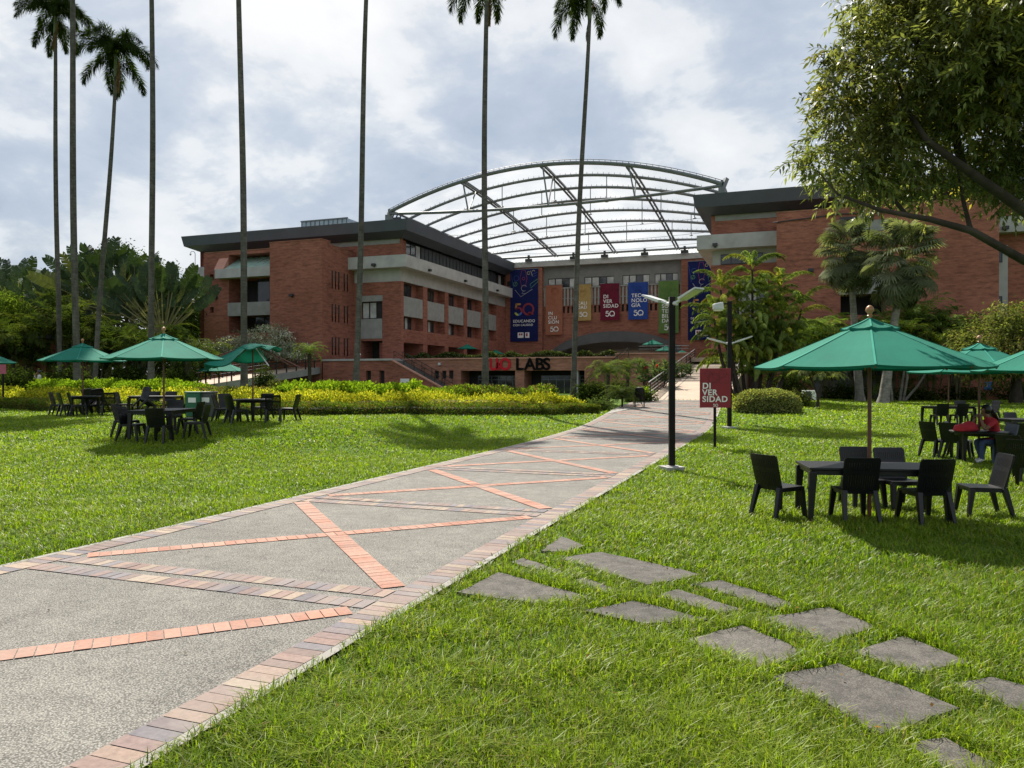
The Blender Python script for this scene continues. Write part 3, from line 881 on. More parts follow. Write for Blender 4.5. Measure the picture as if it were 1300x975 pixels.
# far right table behind it
c3 = W(1204, 31)
table('rect', c3, 4, 'long black table at the far side of the right lawn, with two chairs before it')
umbrella(c3, 10, 'farthest green parasol on the right lawn, seen edge on below the others')
T = 'the far right table'
chair(W(1192, 30.2), 90, 'black plastic chair left of the pair seen from behind at '+T, GC)
chair(W(1217, 30.2), 92, 'black plastic chair right of the pair seen from behind at '+T, GC)
chair(W(1224, 32.0), -90, 'black plastic chair on the far side of '+T, GC)
chair(W(1243, 30.3), 160, 'black plastic chair seen from the side just right of '+T, GC)
chair(W(1257, 32), 190, 'black plastic chair farthest right behind '+T, GC)

# table beyond the right side of the view
c4 = W(1352, 14.0)
table('round', c4, 0, 'round black table beyond the right side under the cut-off parasol')
umbrella(c4, 5, 'green parasol cut off by the right side, its dark underside showing')
chair(W(1293, 14.3), 25, 'black plastic chair with dark slatted back, cut off at the right side below the woman', GC)
chair(W(1304, 13.2), 40, 'black plastic chair nearest the right side, only its edge in view', GC)
c5 = W(1312, 23)
table('rect', c5, 0, 'black table at the right side of the view, behind the seated woman')
chair(W(1292, 23.7), -80, 'black plastic chair behind the table at the right side of the view', GC)

# left lawn: near table
c6 = W(208, 20.4)
table('long', c6, 2, 'black table with a shiny top, nearest table on the left lawn')
umbrella(c6, 22.5, 'nearest green parasol on the left lawn, before the bare straight trunk')
T = 'the nearest left lawn table'
chair(W(203, 19.25), 90, 'black plastic chair seen from behind in front of '+T, GC)
chair(W(161, 20.6), 2, 'black plastic chair left of '+T+', farther one of two', GC)
chair(W(168, 19.75), -4, 'black plastic chair left of '+T+', nearer one of two', GC)
chair(W(241, 20.8), 178, 'black plastic chair right of '+T+', farther one of two', GC)
chair(W(249, 19.85), 184, 'black plastic chair right of '+T+', nearer one of two', GC)
chair(W(217, 21.6), -90, 'black plastic chair at the far end of '+T+', facing forward', GC)
# left lawn: far left table
c7 = W(108, 29)
table('round', c7, 0, 'round black table at the left, under the parasol standing before the tall palms')
umbrella(W(105, 29.3), 22.5, 'green parasol at the left, in front of three tall palm trunks')
T = 'the far left table'
for px, d, a, pos in [(76, 28.6, 15, 'outermost on the left of'), (86, 28.0, 45, 'second from the left at'), (99, 27.8, 40, 'facing away just left of the middle of'), (138, 28.2, 115, 'with its broad back to the viewer, right of')]:
    chair(W(px, d), a, 'black plastic chair '+pos+' '+T, GC)
chair(W(115, 30.0), -95, 'black plastic chair tipped forward across '+T+', left of two', GC, (-24, 8, 0.06))
chair(W(128, 30.0), -80, 'black plastic chair tipped forward across '+T+', right of two', GC, (-24, 8, 0.06))
# left lawn: table behind the near one
c8 = W(198, 29.3)
table('rect', c8, 3, 'long black table in front of the hedge, behind the nearest left table')
T = 'the long hedge side table'
chair(W(158, 28.9), 5, 'black plastic chair at the left end of '+T, GC)
chair(W(180, 28.0), 60, 'black plastic chair leaned over onto '+T+', its legs in the air', GC, (-34, 0, 0.16))
chair(W(192, 30.2), -90, 'black plastic chair left of two across '+T, GC)
chair(W(213, 30.2), -90, 'black plastic chair right of two across '+T, GC)
chair(W(237, 29.4), 175, 'black plastic chair between '+T+' and the waste bins', GC)
# left lawn: table with the broken parasol
c9 = W(321, 24.5)
table('round', c9, 0, 'round black table with a pale sheen under the collapsed parasol')
T = 'the table of the collapsed parasol'
chair(W(284, 24.4), 5, 'black plastic chair at the left end of '+T, GC)
chair(W(291, 25.6), -40, 'black plastic chair half hidden behind the left side of '+T, GC)
chair(W(301, 23.6), 50, 'black plastic chair turned away at the left front of '+T, GC)
chair(W(334, 25.8), -100, 'black plastic chair behind '+T+', facing the viewer', GC)
chair(W(347, 23.7), 105, 'black plastic chair seen from behind, right front of '+T, GC)
chair(W(367, 24.6), 178, 'black plastic chair at the right end of '+T, GC)

# collapsed parasol: cloth torn off four ribs, which stick out bare
t = thing('broken_parasol', 'collapsed green parasol whose cloth hangs off to the left, bare ribs sticking out right', 'parasol', (*W(321, 24.6), float(H(*W(321, 24.6)))), TH, GU)
mb = MB(); mb.tube([(0, 0, -0.02), (0, 0, 1.2), (0, 0, 2.55)], [0.027, 0.026, 0.022], 12); mb.build('pole', M['wood_dark'], t, smooth=True)
def warp(p, k, s, tt):
    q = p.copy(); u = (k+tt)/8*2*math.pi
    left = -math.cos(u)
    q.z += 0.02*math.sin(9*u+3*s)*s-0.11*s*math.sin(u*2.0+0.6)-0.09*max(0, left)*s
    q.x += 0.06*math.sin(5*u+4*s)*s
    if k in (6, 7, 0): q.x -= 0.35*s*max(0, math.cos(u)); q.z -= 0.10*s; 
    return q
canopy_mb(panels=(2, 3, 4, 5), z0=2.46, z1=1.98, sag=0.14, warp=warp, n=8).build('canopy', [M['canopy'], M['canopy_seam']], t, smooth=True)
def warp2(p, k, s, tt):
    q = p.copy(); q.z = 2.50-0.16*s-0.06*math.sin(tt*6+k)*s; q.x *= 0.62 ; q.y *= 0.7; return q
canopy_mb(panels=(6, 7, 0, 1), z0=2.46, z1=2.2, sag=0.05, warp=warp2, n=6).build('torn_panel', [M['canopy'], M['canopy_seam']], t, smooth=True)
for k, m_, zt, ln in ((7, 'offwhite_print', 1.78, 1.05), (0, 'wood_dark', 1.72, 1.55), (1, 'wood_dark', 1.8, 1.35), (3, 'wood_dark', 1.99, 1.45), (4, 'wood_dark', 1.95, 1.48), (5, 'wood_dark', 2.0, 1.45)):
    a = 2*math.pi*k/8; u = Vector((math.cos(a), math.sin(a), 0)); b = MB()
    b.bar(u*0.05+Vector((0, 0, 2.46)), u*ln+Vector((0, 0, zt)), 0.022, 0.03); b.build('rib', M[m_], t)

# parasol at the left side
umbrella(W(-28, 33), 12, 'green parasol cut off by the left side of the view')
umbrella(W(176, 62), 12, 'small distant green parasol half hidden behind the palm grove', 'distant green parasols')
for px, d, lab in ((272, 62, 'distant green parasol under the walkway, left of the pair'), (288, 60, 'distant green parasol under the walkway, right of the pair')):
    umbrella(W(px, d), 5, lab, 'distant green parasols', z=float(H(*W(px, d)))-0.1)

# red bag on the round table
t0 = Vector((*W(1226, 17.45), float(H(*c2))+0.735))
bmh = bmesh.new(); bmesh.ops.create_icosphere(bmh, subdivisions=3, radius=1)
for v_ in bmh.verts:
    c = v_.co; n_ = math.sin(c.x*5+1)*math.cos(c.y*6)*0.1+math.sin(c.z*7+c.x*3)*0.06
    c *= 1+n_; top = max(0, c.z)
    v_.co = Vector((c.x*0.27, c.y*0.16, max(c.z, -0.55)*0.085+0.047+top*(0.05+0.07*max(0, c.x+0.2))))
me = bpy.data.meshes.new('red_bag'); bmh.to_mesh(me); bmh.free(); me.materials.append(M['red_cloth'])
me.polygons.foreach_set('use_smooth', [True]*len(me.polygons))
o = link('red_bag', me); o.location = t0; o.rotation_euler = (0, 0, TH); tag(o, 'soft red bag slumped on the round table beside the woman', 'bag')

# ------------------------------------------------------------------ lamps, signs and bins
def led_head(mb, p, u, rise, L, w=0.32, t=0.06):
    """flat lamp head from p outward along u, rising"""
    p = Vector(p); q = p+Vector((u[0]*L, u[1]*L, rise)); d = (q-p).normalized()
    s = d.cross(Vector((0, 0, 1))).normalized(); up = s.cross(d)
    m1 = p.lerp(q, 0.28)
    mb['h'].bar(p, m1, 0.05, 0.045, up, 0.10, 0.05); mb['h'].bar(m1, q, w*0.9, t, up, w, t*0.6)
    c0 = p.lerp(q, 0.36)-up*t*0.48; c1 = p.lerp(q, 0.93)-up*t*0.42
    mb['l'].bar(c0, c1, w*0.72, 0.012, up)
    return q
def lamp(px, py, hgt, label, axis, post_w=0.145, head=0.72, hz=None, top_lamp=False):
    xy = G(px, py); z = float(H(*xy))
    t = thing('street_lamp', label, 'street lamp', (*xy, z), 0.0, 'lamp posts beside the path')
    mb = MB(); mb.box(-0.2, 0.2, -0.2, 0.2, -0.1, 0.10); mb.box(-0.11, 0.11, -0.11, 0.11, 0.10, 0.115); mb.build('base', M['concrete'], t, bevel=0.015).rotation_euler = (0, 0, TH+0.3)
    mb = MB(); w = post_w/2; mb.box(-w, w, -w, w, 0.09, hgt); mb.build('post', M['lamp_post'], t, bevel=0.008).rotation_euler = (0, 0, TH)
    hz = hz or hgt-0.14
    e = RT*math.cos(axis)+FW*math.sin(axis)
    for s in (1, -1):
        d = {'h': MB(), 'l': MB()}
        led_head(d, (e[0]*s*0.08, e[1]*s*0.08, hz), (e[0]*s, e[1]*s), 0.26 if s > 0 else 0.22, head)
        h = d['h'].build('lamp_head', M['lamp_metal'], t, bevel=0.006); d['l'].build('lens', M['lamp_lens'], h)
    mb = MB(); mb.tube([(-e[0]*0.13, -e[1]*0.13, hz), (e[0]*0.13, e[1]*0.13, hz)], 0.045, 10); mb.build('bracket', M['lamp_metal'], t)
    if top_lamp:
        mb = MB(); a = RT
        mb.bar((0, 0, hgt-0.10), (-a[0]*0.28, -a[1]*0.28, hgt-0.10), 0.05, 0.05); mb.build('arm', M['lamp_post'], t)
        mb = MB(); mb.bar((-a[0]*0.26, -a[1]*0.26, hgt-0.18), (-a[0]*0.62, -a[1]*0.62, hgt-0.22), 0.34, 0.30, (0, 0, 1), 0.30, 0.22); h = mb.build('floodlight', M['lamp_metal'], t, bevel=0.04)
        mb = MB(); mb.bar((-a[0]*0.30, -a[1]*0.30, hgt-0.345), (-a[0]*0.58, -a[1]*0.58, hgt-0.345), 0.26, 0.04); mb.build('lens', M['lamp_lens'], h)
    return t
lamp(853, 598, 3.62, 'near black lamp post with two pale upswept lamp heads beside the path', -0.85, 0.122, 0.60)
lamp(926, 545, 4.85, 'taller lamp post behind the red sign, with a floodlight on top', -0.25, 0.15, 0.75, 3.25, True)

FONT = {}
def text_mb(body, size, mat, name='lettering', parent=None, loc=(0, 0, 0), rot=(R(90), 0, 0), align='LEFT', bold=0.0, depth=0.004, sx=1.0, leading=1.0):
    cu = bpy.data.curves.new(name, 'FONT'); cu.body = body; cu.size = size; cu.align_x = align; cu.offset = bold; cu.extrude = depth; cu.space_line = leading; cu.space_character = 1.1
    o = bpy.data.objects.new('tmp_text', cu); col.objects.link(o)
    bpy.context.view_layer.update()
    dg = bpy.context.evaluated_depsgraph_get()
    me = bpy.data.meshes.new_from_object(o.evaluated_get(dg)); bpy.data.objects.remove(o); bpy.data.curves.remove(cu)
    me.name = name; me.materials.clear(); me.materials.append(mat)
    ob = link(name, me, parent); ob.location = loc; ob.rotation_euler = rot; ob.scale = (sx, 1, 1)
    return ob
def arc_pts(cx, cz, r, a0, a1, n=24):
    return [(cx+r*math.cos(a0+(a1-a0)*i/n), cz+r*math.sin(a0+(a1-a0)*i/n)) for i in range(n+1)]
def stroke(mb, pts, w, y=-0.01, th=0.004):
    """flat stroke along (x,z) points, standing in front of a board at y"""
    n = len(pts); L = []; Rr = []
    for i in range(n):
        a = pts[max(i-1, 0)]; b = pts[min(i+1, n-1)]; dx, dz = b[0]-a[0], b[1]-a[1]; l = math.hypot(dx, dz) or 1
        nx_, nz_ = -dz/l*w/2, dx/l*w/2
        L.append((pts[i][0]+nx_, y, pts[i][1]+nz_)); Rr.append((pts[i][0]-nx_, y, pts[i][1]-nz_))
    mb.add(L+Rr, [(n+i, n+i+1, i+1, i) for i in range(n-1)])
def emblem50(parent, cx, cz, h, mats, y=-0.012):
    """a 5 and a round 0 with a small tail, the anniversary mark"""
    w = h*0.15; parts = {}
    def S(k, pts): parts.setdefault(k, MB()); stroke(parts[k], pts, w, y)
    # figure 5: bar, upright, bowl
    S('a', [(cx-0.42*h, cz+0.42*h), (cx-0.82*h, cz+0.42*h), ])
    S('a', [(cx-0.78*h, cz+0.46*h), (cx-0.84*h, cz+0.02*h)])
    S('b', arc_pts(cx-0.62*h, cz-0.14*h, 0.28*h, R(150), R(-20)))
    S('c', arc_pts(cx-0.62*h, cz-0.14*h, 0.28*h, R(-20), R(-90)))
    S('d', arc_pts(cx-0.62*h, cz-0.14*h, 0.28*h, R(-90), R(-160)))
    # figure 0, open at lower right, with small strokes inside the gap
    S('b', arc_pts(cx+0.22*h, cz, 0.42*h, R(-30), R(300), 40))
    for dx in (0.28, 0.42, 0.56): S('b', [(cx+dx*h, cz-0.44*h), (cx+dx*h, cz-0.22*h)])
    for k, mb in parts.items(): mb.build('emblem', mats[k], parent)
def white50(parent, cx, cz, h, y=-0.012, m='offwhite_print'): emblem50(parent, cx, cz, h, {k: M[m] for k in 'abcd'}, y)

def motif(parent, w, z0, z1, mat, seed, n=9, y=-0.008, lw=0.035):
    """faint line pattern printed on a banner"""
    r = random.Random(seed); mb = MB()
    for i in range(n):
        x = r.uniform(-w/2*0.7, w/2*0.7); z = r.uniform(z0, z1); q = r.uniform(0.10, 0.2)*w; k = r.randint(0, 3)
        if k == 0: stroke(mb, arc_pts(x, z, q, 0, 2*math.pi, 20), lw, y)
        elif k == 1: stroke(mb, [(x-q, z-q), (x-q, z+q), (x+q, z+q), (x+q, z-q), (x-q, z-q)], lw, y)
        elif k == 2: stroke(mb, arc_pts(x, z, q, 0.3, 3.6, 12), lw, y); 
        else: stroke(mb, [(x+q*math.cos(a), z+q*math.sin(a)) for a in [R(60*j) for j in range(7)]], lw, y)
    # keep inside the cloth
    mb.v = [(max(-w/2+0.01, min(w/2-0.01, a)), b, c) for a, b, c in mb.v]
    mb.build('motif', mat, parent)

# red sign on a post
sxy = G(908, 570); sd0 = depth(*sxy); pm = F/sd0
t = thing('post_sign', 'dark red DIVERSIDAD sign on a thin black post at the path edge', 'sign', (*sxy, float(H(*sxy))), TH*0.75)
sw = 38.5/pm; sz1 = Zat(467.5, sd0)-float(H(*sxy)); sz0 = Zat(517.5, sd0)-float(H(*sxy))
mb = MB(); mb.box(-0.035, 0.035, 0.022, 0.09, -0.1, sz1-0.1); mb.build('post', M['lamp_post'], t, bevel=0.005)
mb = MB(); mb.box(-sw/2, sw/2, -0.02, 0.02, sz0, sz1); bd = mb.build('board', M['sign_red'], t, bevel=0.004)
sh = sz1-sz0
motif(bd, sw, sz0+sh*0.72, sz1-0.12, M['sign_motif'], 5, 7, -0.0225, 0.018)
for i, wd_ in enumerate(('DI', 'VER', 'SIDAD')):
    text_mb(wd_, sh*0.205, M['offwhite_print'], 'lettering', bd, (-sw*0.42, -0.024, sz0+sh*(0.485-0.168*i)), bold=0.006, depth=0.002)
white50(bd, sw*0.02, sz0+sh*0.06, sh*0.075, -0.0235)

# bins
xy = G(812, 517.5); t = thing('post_bin', 'small black litter bin on twin posts at the foot of the ramp', 'litter bin', (*xy, float(H(*xy))), TH)
mb = MB(); mb.lathe([(0.16, 0.42), (0.19, 0.46), (0.22, 1.0), (0.20, 1.06), (0.10, 1.10)], 16); mb.build('bucket', M['lamp_post'], t, smooth=True)
for s in (-1, 1):
    mb = MB(); mb.tube([(s*0.24, 0, -0.05), (s*0.24, 0, 1.0)], 0.03, 8); mb.build('post', M['lamp_post'], t)
def bin_(px, d, mat, lab):
    xy = W(px, d); t = thing('waste_bin', lab, 'waste bin', (*xy, float(H(*xy))), TH+0.05, 'waste bins by the hedge')
    mb = MB(); mb.add([(-0.23, -0.22, 0.05), (0.23, -0.22, 0.05), (0.23, 0.22, 0.05), (-0.23, 0.22, 0.05), (-0.26, -0.25, 0.86), (0.26, -0.25, 0.86), (0.26, 0.25, 0.86), (-0.26, 0.25, 0.86)],
           [(3, 2, 1, 0), (4, 5, 6, 7), (0, 1, 5, 4), (1, 2, 6, 5), (2, 3, 7, 6), (3, 0, 4, 7)]); mb.build('body', mat, t, bevel=0.02)
    mb = MB(); mb.box(-0.275, 0.275, -0.265, 0.265, 0.865, 0.93); l = mb.build('lid', mat, t, bevel=0.02)
    mb = MB(); mb.box(-0.13, 0.13, -0.262, -0.24, 0.55, 0.72); mb.build('notice', M['offwhite_print'], t)
    mb = MB(); mb.box(-0.2, 0.2, -0.18, 0.18, -0.03, 0.05); mb.build('foot', M['frame_black'], t)
bin_(247, 27.2, M['bin_green'], 'dark green waste bin in front of the yellow hedge')
bin_(264, 27.4, M['bin_grey'], 'dark grey waste bin beside the green one')

# hanging board by the parasol at the left side
xy = W(4, 36); t = thing('board_sign', 'faded pink board on a post under the left parasol', 'sign', (*xy, float(H(*xy))), TH)
mb = MB(); mb.box(-0.03, 0.03, -0.03, 0.03, -0.1, 2.4); mb.build('post', M['lamp_post'], t)
mb = MB(); mb.box(-0.30, 0.17, -0.06, -0.032, 1.62, 2.32); mb.build('board', simple('faded_pink', (0.42, 0.10, 0.15), 0.7, 0.15, 3), t)

# ------------------------------------------------------------------ people
def skin_body(name, joints, bones, rad, root, matfun, mats, parent, fingers=()):
    me = bpy.data.meshes.new(name); keys = list(joints)
    me.from_pydata([joints[k] for k in keys], [(keys.index(a), keys.index(b)) for a, b in bones], [])
    o = bpy.data.objects.new(name, me); col.objects.link(o)
    sm = o.modifiers.new('skin', 'SKIN'); sm.use_smooth_shade = True
    for i, k in enumerate(keys):
        sv = me.skin_vertices[0].data[i]; r = rad[k]; sv.radius = r if isinstance(r, tuple) else (r, r); sv.use_root = (k == root)
    ss_ = o.modifiers.new('sub', 'SUBSURF'); ss_.levels = 2; ss_.render_levels = 2
    bpy.context.view_layer.update(); dg = bpy.context.evaluated_depsgraph_get()
    m2 = bpy.data.meshes.new_from_object(o.evaluated_get(dg)); bpy.data.objects.remove(o)
    bmh = bmesh.new(); bmh.from_mesh(m2)
    for pts, r0, r1 in fingers:
        mb = MB(); n = len(pts); mb.tube(pts, [r0+(r1-r0)*i/(n-1) for i in range(n)], 6)
        vs = [bmh.verts.new(p) for p in mb.v]
        for f in mb.f: bmh.faces.new([vs[i] for i in f])
    bmh.to_mesh(m2); bmh.free(); m2.name = name
    m2.materials.clear()
    for m in mats: m2.materials.append(m)
    for p in m2.polygons: p.material_index = matfun(p.center); p.use_smooth = True
    return link(name, m2, parent)
def hand_fingers(w, d, side, curl):
    """five bent fingers from a palm centre w pointing along d"""
    w = Vector(w); d = Vector(d).normalized(); s = Vector(side).normalized(); n = d.cross(s).normalized(); out = []
    for i, L in enumerate((0.062, 0.072, 0.068, 0.052)):
        b = w+s*(0.03-0.02*i)+d*0.03
        out.append(([b, b+d*L*0.5+n*curl*0.01, b+d*L+n*curl*0.035], 0.0085, 0.006))
    b = w+s*0.035-d*0.02; out.append(([b, b+s*0.025+d*0.03, b+s*0.03+d*0.06+n*curl*0.015], 0.010, 0.007))
    return out
def head_extra(mb_fun): pass
def hair_mesh(c, r, parent, tail):
    bmh = bmesh.new(); bmesh.ops.create_icosphere(bmh, subdivisions=3, radius=1)
    for v_ in bmh.verts:
        p = v_.co; f = 1+0.05*math.sin(p.x*17+p.z*11)
        v_.co = Vector((p.x*r[0]*f, p.y*r[1]*f, p.z*r[2]*f))+Vector(c)
    dl = [f for f in bmh.faces if (f.calc_center_median()-Vector(c)).y > r[1]*0.45 and (f.calc_center_median()-Vector(c)).z < r[2]*0.45]
    bmesh.ops.delete(bmh, geom=dl, context='FACES')
    if tail:
        for dx in (-0.035, -0.01, 0.015, 0.04):
            mb = MB(); mb.tube([Vector(c)+Vector((dx, -r[1]*0.7, 0.02)), Vector(c)+Vector((dx*1.6, -r[1]*1.5, -0.10)), Vector(c)+Vector((dx*1.9, -r[1]*2.0, -0.24))], [0.022, 0.024, 0.014], 7)
            vs = [bmh.verts.new(p) for p in mb.v]
            for f in mb.f: bmh.faces.new([vs[i] for i in f])
    me = bpy.data.meshes.new('hair'); bmh.to_mesh(me); bmh.free(); me.materials.append(M['hair'])
    for p in me.polygons: p.use_smooth = True
    return link('hair', me, parent)
def seated(xy, z, rz, label, mats, lean=1.0, arms='table', tail=True, facing_hand=True):
    t = thing('person', label, 'person', (*xy, z), rz)
    k = lean
    J = {'pelvis': (0, -0.03, 0.53), 'belly': (0, 0.02*k, 0.68), 'chest': (0, 0.13*k, 0.90), 'neck': (0, 0.21*k, 1.05), 'chin': (0, 0.27*k, 1.13), 'head': (0, 0.275*k, 1.20), 'crown': (0, 0.265*k, 1.27),
         'nose': (0, 0.27*k+0.10, 1.165)}
    B = [('pelvis', 'belly'), ('belly', 'chest'), ('chest', 'neck'), ('neck', 'chin'), ('chin', 'head'), ('head', 'crown'), ('head', 'nose')]
    Rd = {'pelvis': (0.15, 0.12), 'belly': (0.135, 0.10), 'chest': (0.15, 0.10), 'neck': 0.052, 'chin': 0.066, 'head': 0.085, 'crown': 0.06, 'nose': 0.014}
    for s, n in ((-1, 'l'), (1, 'r')):
        J['sh'+n] = (s*0.165, 0.15*k, 0.965)
        if arms == 'table':
            J['el'+n] = (s*0.20, 0.40*k, 0.775)
            J['wr'+n] = (s*0.055, 0.40*k, 1.02) if n == 'l' and facing_hand else (s*0.06, 0.50*k, 0.93)
            J['ha'+n] = (s*0.035, 0.375*k, 1.10) if n == 'l' and facing_hand else (s*0.02, 0.47*k, 1.02)
        else:
            J['el'+n] = (s*0.22, 0.06, 0.72); J['wr'+n] = (s*0.15, 0.27, 0.64); J['ha'+n] = (s*0.13, 0.34, 0.62)
        J['hip'+n] = (s*0.10, 0.0, 0.51); J['kn'+n] = (s*0.12, 0.42, 0.50); J['an'+n] = (s*0.12, 0.40-0.12*(s > 0), 0.09); J['to'+n] = (s*0.125, 0.55-0.12*(s > 0), 0.045)
        B += [('chest', 'sh'+n), ('sh'+n, 'el'+n), ('el'+n, 'wr'+n), ('wr'+n, 'ha'+n), ('pelvis', 'hip'+n), ('hip'+n, 'kn'+n), ('kn'+n, 'an'+n), ('an'+n, 'to'+n)]
        Rd.update({'sh'+n: 0.062, 'el'+n: 0.042, 'wr'+n: 0.030, 'ha'+n: (0.036, 0.02), 'hip'+n: 0.10, 'kn'+n: 0.066, 'an'+n: 0.046, 'to'+n: 0.038})
    def mf(c):
        if c.z < 0.115: return 3
        if c.z < 0.66 and (c.z < 0.56 or c.y < 0.12): return 2
        e = max((Vector(J['sh'+n])-c).length for n in 'lr')
        if c.z > 1.055 and c.y > 0.12*k: return 0
        for n in 'lr':
            a = Vector(J['sh'+n]); b = Vector(J['el'+n]); w = Vector(J['wr'+n])
            tt = max(0, min(1, (c-b).dot(w-b)/(w-b).length_squared)); 
            if (c-(b+(w-b)*tt)).length < 0.06: return 0
            tt = (c-a).dot(b-a)/(b-a).length_squared
            if 0.62 < tt < 1.3 and (c-(a+(b-a)*tt)).length < 0.075: return 0
        for n in 'lr':
            if (c-Vector(J['ha'+n])).length < 0.1: return 0
        return 1
    fs = []
    for n, s in (('l', -1), ('r', 1)):
        d = Vector(J['ha'+n])-Vector(J['wr'+n]); fs += hand_fingers(J['ha'+n], d, (0.2*s, 0.9, 0.1), 1.0)
    skin_body('body', J, B, Rd, 'pelvis', mf, mats, t, fs)
    hair_mesh((0, 0.255*k, 1.225), (0.105, 0.125, 0.115), t, tail)
    return t
wd2 = W(1266, 17.45)
seated(wd2, float(H(*wd2)), TH+R(90), 'woman in a red shirt and jeans leaning over the round table, hand to her face', [M['skin'], M['red_cloth'], M['jeans'], M['white_shoe']])
def standing(xy, z, rz, label, mats, hand_up=True, s=1.0):
    t = thing('person', label, 'person', (*xy, z), rz); t.scale = (s, s, s)
    J = {'pelvis': (0, 0, 0.95), 'belly': (0, 0, 1.1), 'chest': (0, 0.01, 1.30), 'neck': (0, 0.01, 1.46), 'chin': (0, 0.035, 1.54), 'head': (0, 0.03, 1.61), 'crown': (0, 0.015, 1.68), 'nose': (0, 0.135, 1.58)}
    B = [('pelvis', 'belly'), ('belly', 'chest'), ('chest', 'neck'), ('neck', 'chin'), ('chin', 'head'), ('head', 'crown'), ('head', 'nose')]
    Rd = {'pelvis': (0.15, 0.11), 'belly': (0.14, 0.10), 'chest': (0.165, 0.105), 'neck': 0.052, 'chin': 0.066, 'head': 0.085, 'crown': 0.06, 'nose': 0.014}
    for sg, n in ((-1, 'l'), (1, 'r')):
        up = hand_up and n == 'l'
        J.update({'sh'+n: (sg*0.18, 0, 1.39), 'el'+n: (sg*0.25, 0.10 if up else -0.02, 1.16 if up else 1.12), 'wr'+n: (sg*0.13, 0.22, 1.40) if up else (sg*0.25, 0.06, 0.90), 'ha'+n: (sg*0.08, 0.17, 1.49) if up else (sg*0.245, 0.085, 0.82),
                  'hip'+n: (sg*0.095, 0, 0.90), 'kn'+n: (sg*0.105, 0.03, 0.50), 'an'+n: (sg*0.11, -0.02, 0.09), 'to'+n: (sg*0.13, 0.13, 0.045)})
        B += [('chest', 'sh'+n), ('sh'+n, 'el'+n), ('el'+n, 'wr'+n), ('wr'+n, 'ha'+n), ('pelvis', 'hip'+n), ('hip'+n, 'kn'+n), ('kn'+n, 'an'+n), ('an'+n, 'to'+n)]
        Rd.update({'sh'+n: 0.062, 'el'+n: 0.042, 'wr'+n: 0.030, 'ha'+n: (0.036, 0.02), 'hip'+n: 0.10, 'kn'+n: 0.066, 'an'+n: 0.046, 'to'+n: 0.038})
    def mf(c):
        if c.z < 0.11: return 3
        if c.z < 0.96 and abs(c.x) < 0.21: return 2
        if c.z > 1.475: return 0
        for n in 'lr':
            b = Vector(J['el'+n]); w = Vector(J['ha'+n]); tt = max(0, min(1, (c-b).dot(w-b)/(w-b).length_squared))
            if (c-(b+(w-b)*tt)).length < 0.065: return 0
        return 1
    fs = []
    for n, sg in (('l', -1), ('r', 1)):
        d = Vector(J['ha'+n])-Vector(J['wr'+n]); fs += hand_fingers(J['ha'+n], d, (0.2*sg, 0.9, 0.1), 1.0)
    skin_body('body', J, B, Rd, 'pelvis', mf, mats, t, fs)
    hair_mesh((0, 0.01, 1.635), (0.102, 0.122, 0.115), t, False)
    return t
pxy = W(50, 43)
standing(pxy, float(H(*pxy))+0.15, TH+R(120), 'person in a pale grey shirt standing beyond the hedge, hand to the face', [M['skin'], M['grey_cloth'], M['dark_cloth'], M['dark_cloth']])
# ------------------------------------------------------------------ buildings
TER = 3.9           # height of the terrace
def wall(mb, p0, ud, L, z0, z1, n, holes=(), rev=True):
    """front face of a wall with openings; holes (u0,u1,za,zb,depth) get reveals"""
    ud = Vector((*ud, 0)); n = Vector((*n, 0)); p0 = Vector((*p0, 0))
    us = sorted({0.0, float(L)} | {h[0] for h in holes} | {h[1] for h in holes}); zs = sorted({float(z0), float(z1)} | {h[2] for h in holes} | {h[3] for h in holes})
    def P(u, z, d=0.0): return p0+ud*u+Vector((0, 0, z))-n*d
    flip = ud.cross(Vector((0, 0, 1))).dot(n) < 0
    def Q(a, b, c, d): mb.quad(*((d, c, b, a) if flip else (a, b, c, d)))
    for i in range(len(us)-1):
        for j in range(len(zs)-1):
            um = (us[i]+us[i+1])/2; zm = (zs[j]+zs[j+1])/2
            if any(h[0] < um < h[1] and h[2] < zm < h[3] for h in holes): continue
            Q(P(us[i], zs[j]), P(us[i+1], zs[j]), P(us[i+1], zs[j+1]), P(us[i], zs[j+1]))
    if rev:
        for u0, u1, za, zb, d in holes:
            Q(P(u0, za), P(u0, za, d), P(u0, zb, d), P(u0, zb)); Q(P(u1, za, d), P(u1, za), P(u1, zb), P(u1, zb, d))
            Q(P(u0, za, d), P(u0, za), P(u1, za), P(u1, za, d)); Q(P(u0, zb), P(u0, zb, d), P(u1, zb, d), P(u1, zb))
def wpt(p0, ud, n, u, z, d): return Vector((p0[0]+ud[0]*u-n[0]*d, p0[1]+ud[1]*u-n[1]*d, z))
def obox(mb, p0, ud, n, u0, u1, d0, d1, z0, z1):
    """box in wall coordinates: along the wall u, into the wall d"""
    a = [wpt(p0, ud, n, u, z, d) for z in (z0, z1) for u, d in ((u0, d0), (u1, d0), (u1, d1), (u0, d1))]
    mb.add(a, [(3, 2, 1, 0), (4, 5, 6, 7), (0, 1, 5, 4), (1, 2, 6, 5), (2, 3, 7, 6), (3, 0, 4, 7)])
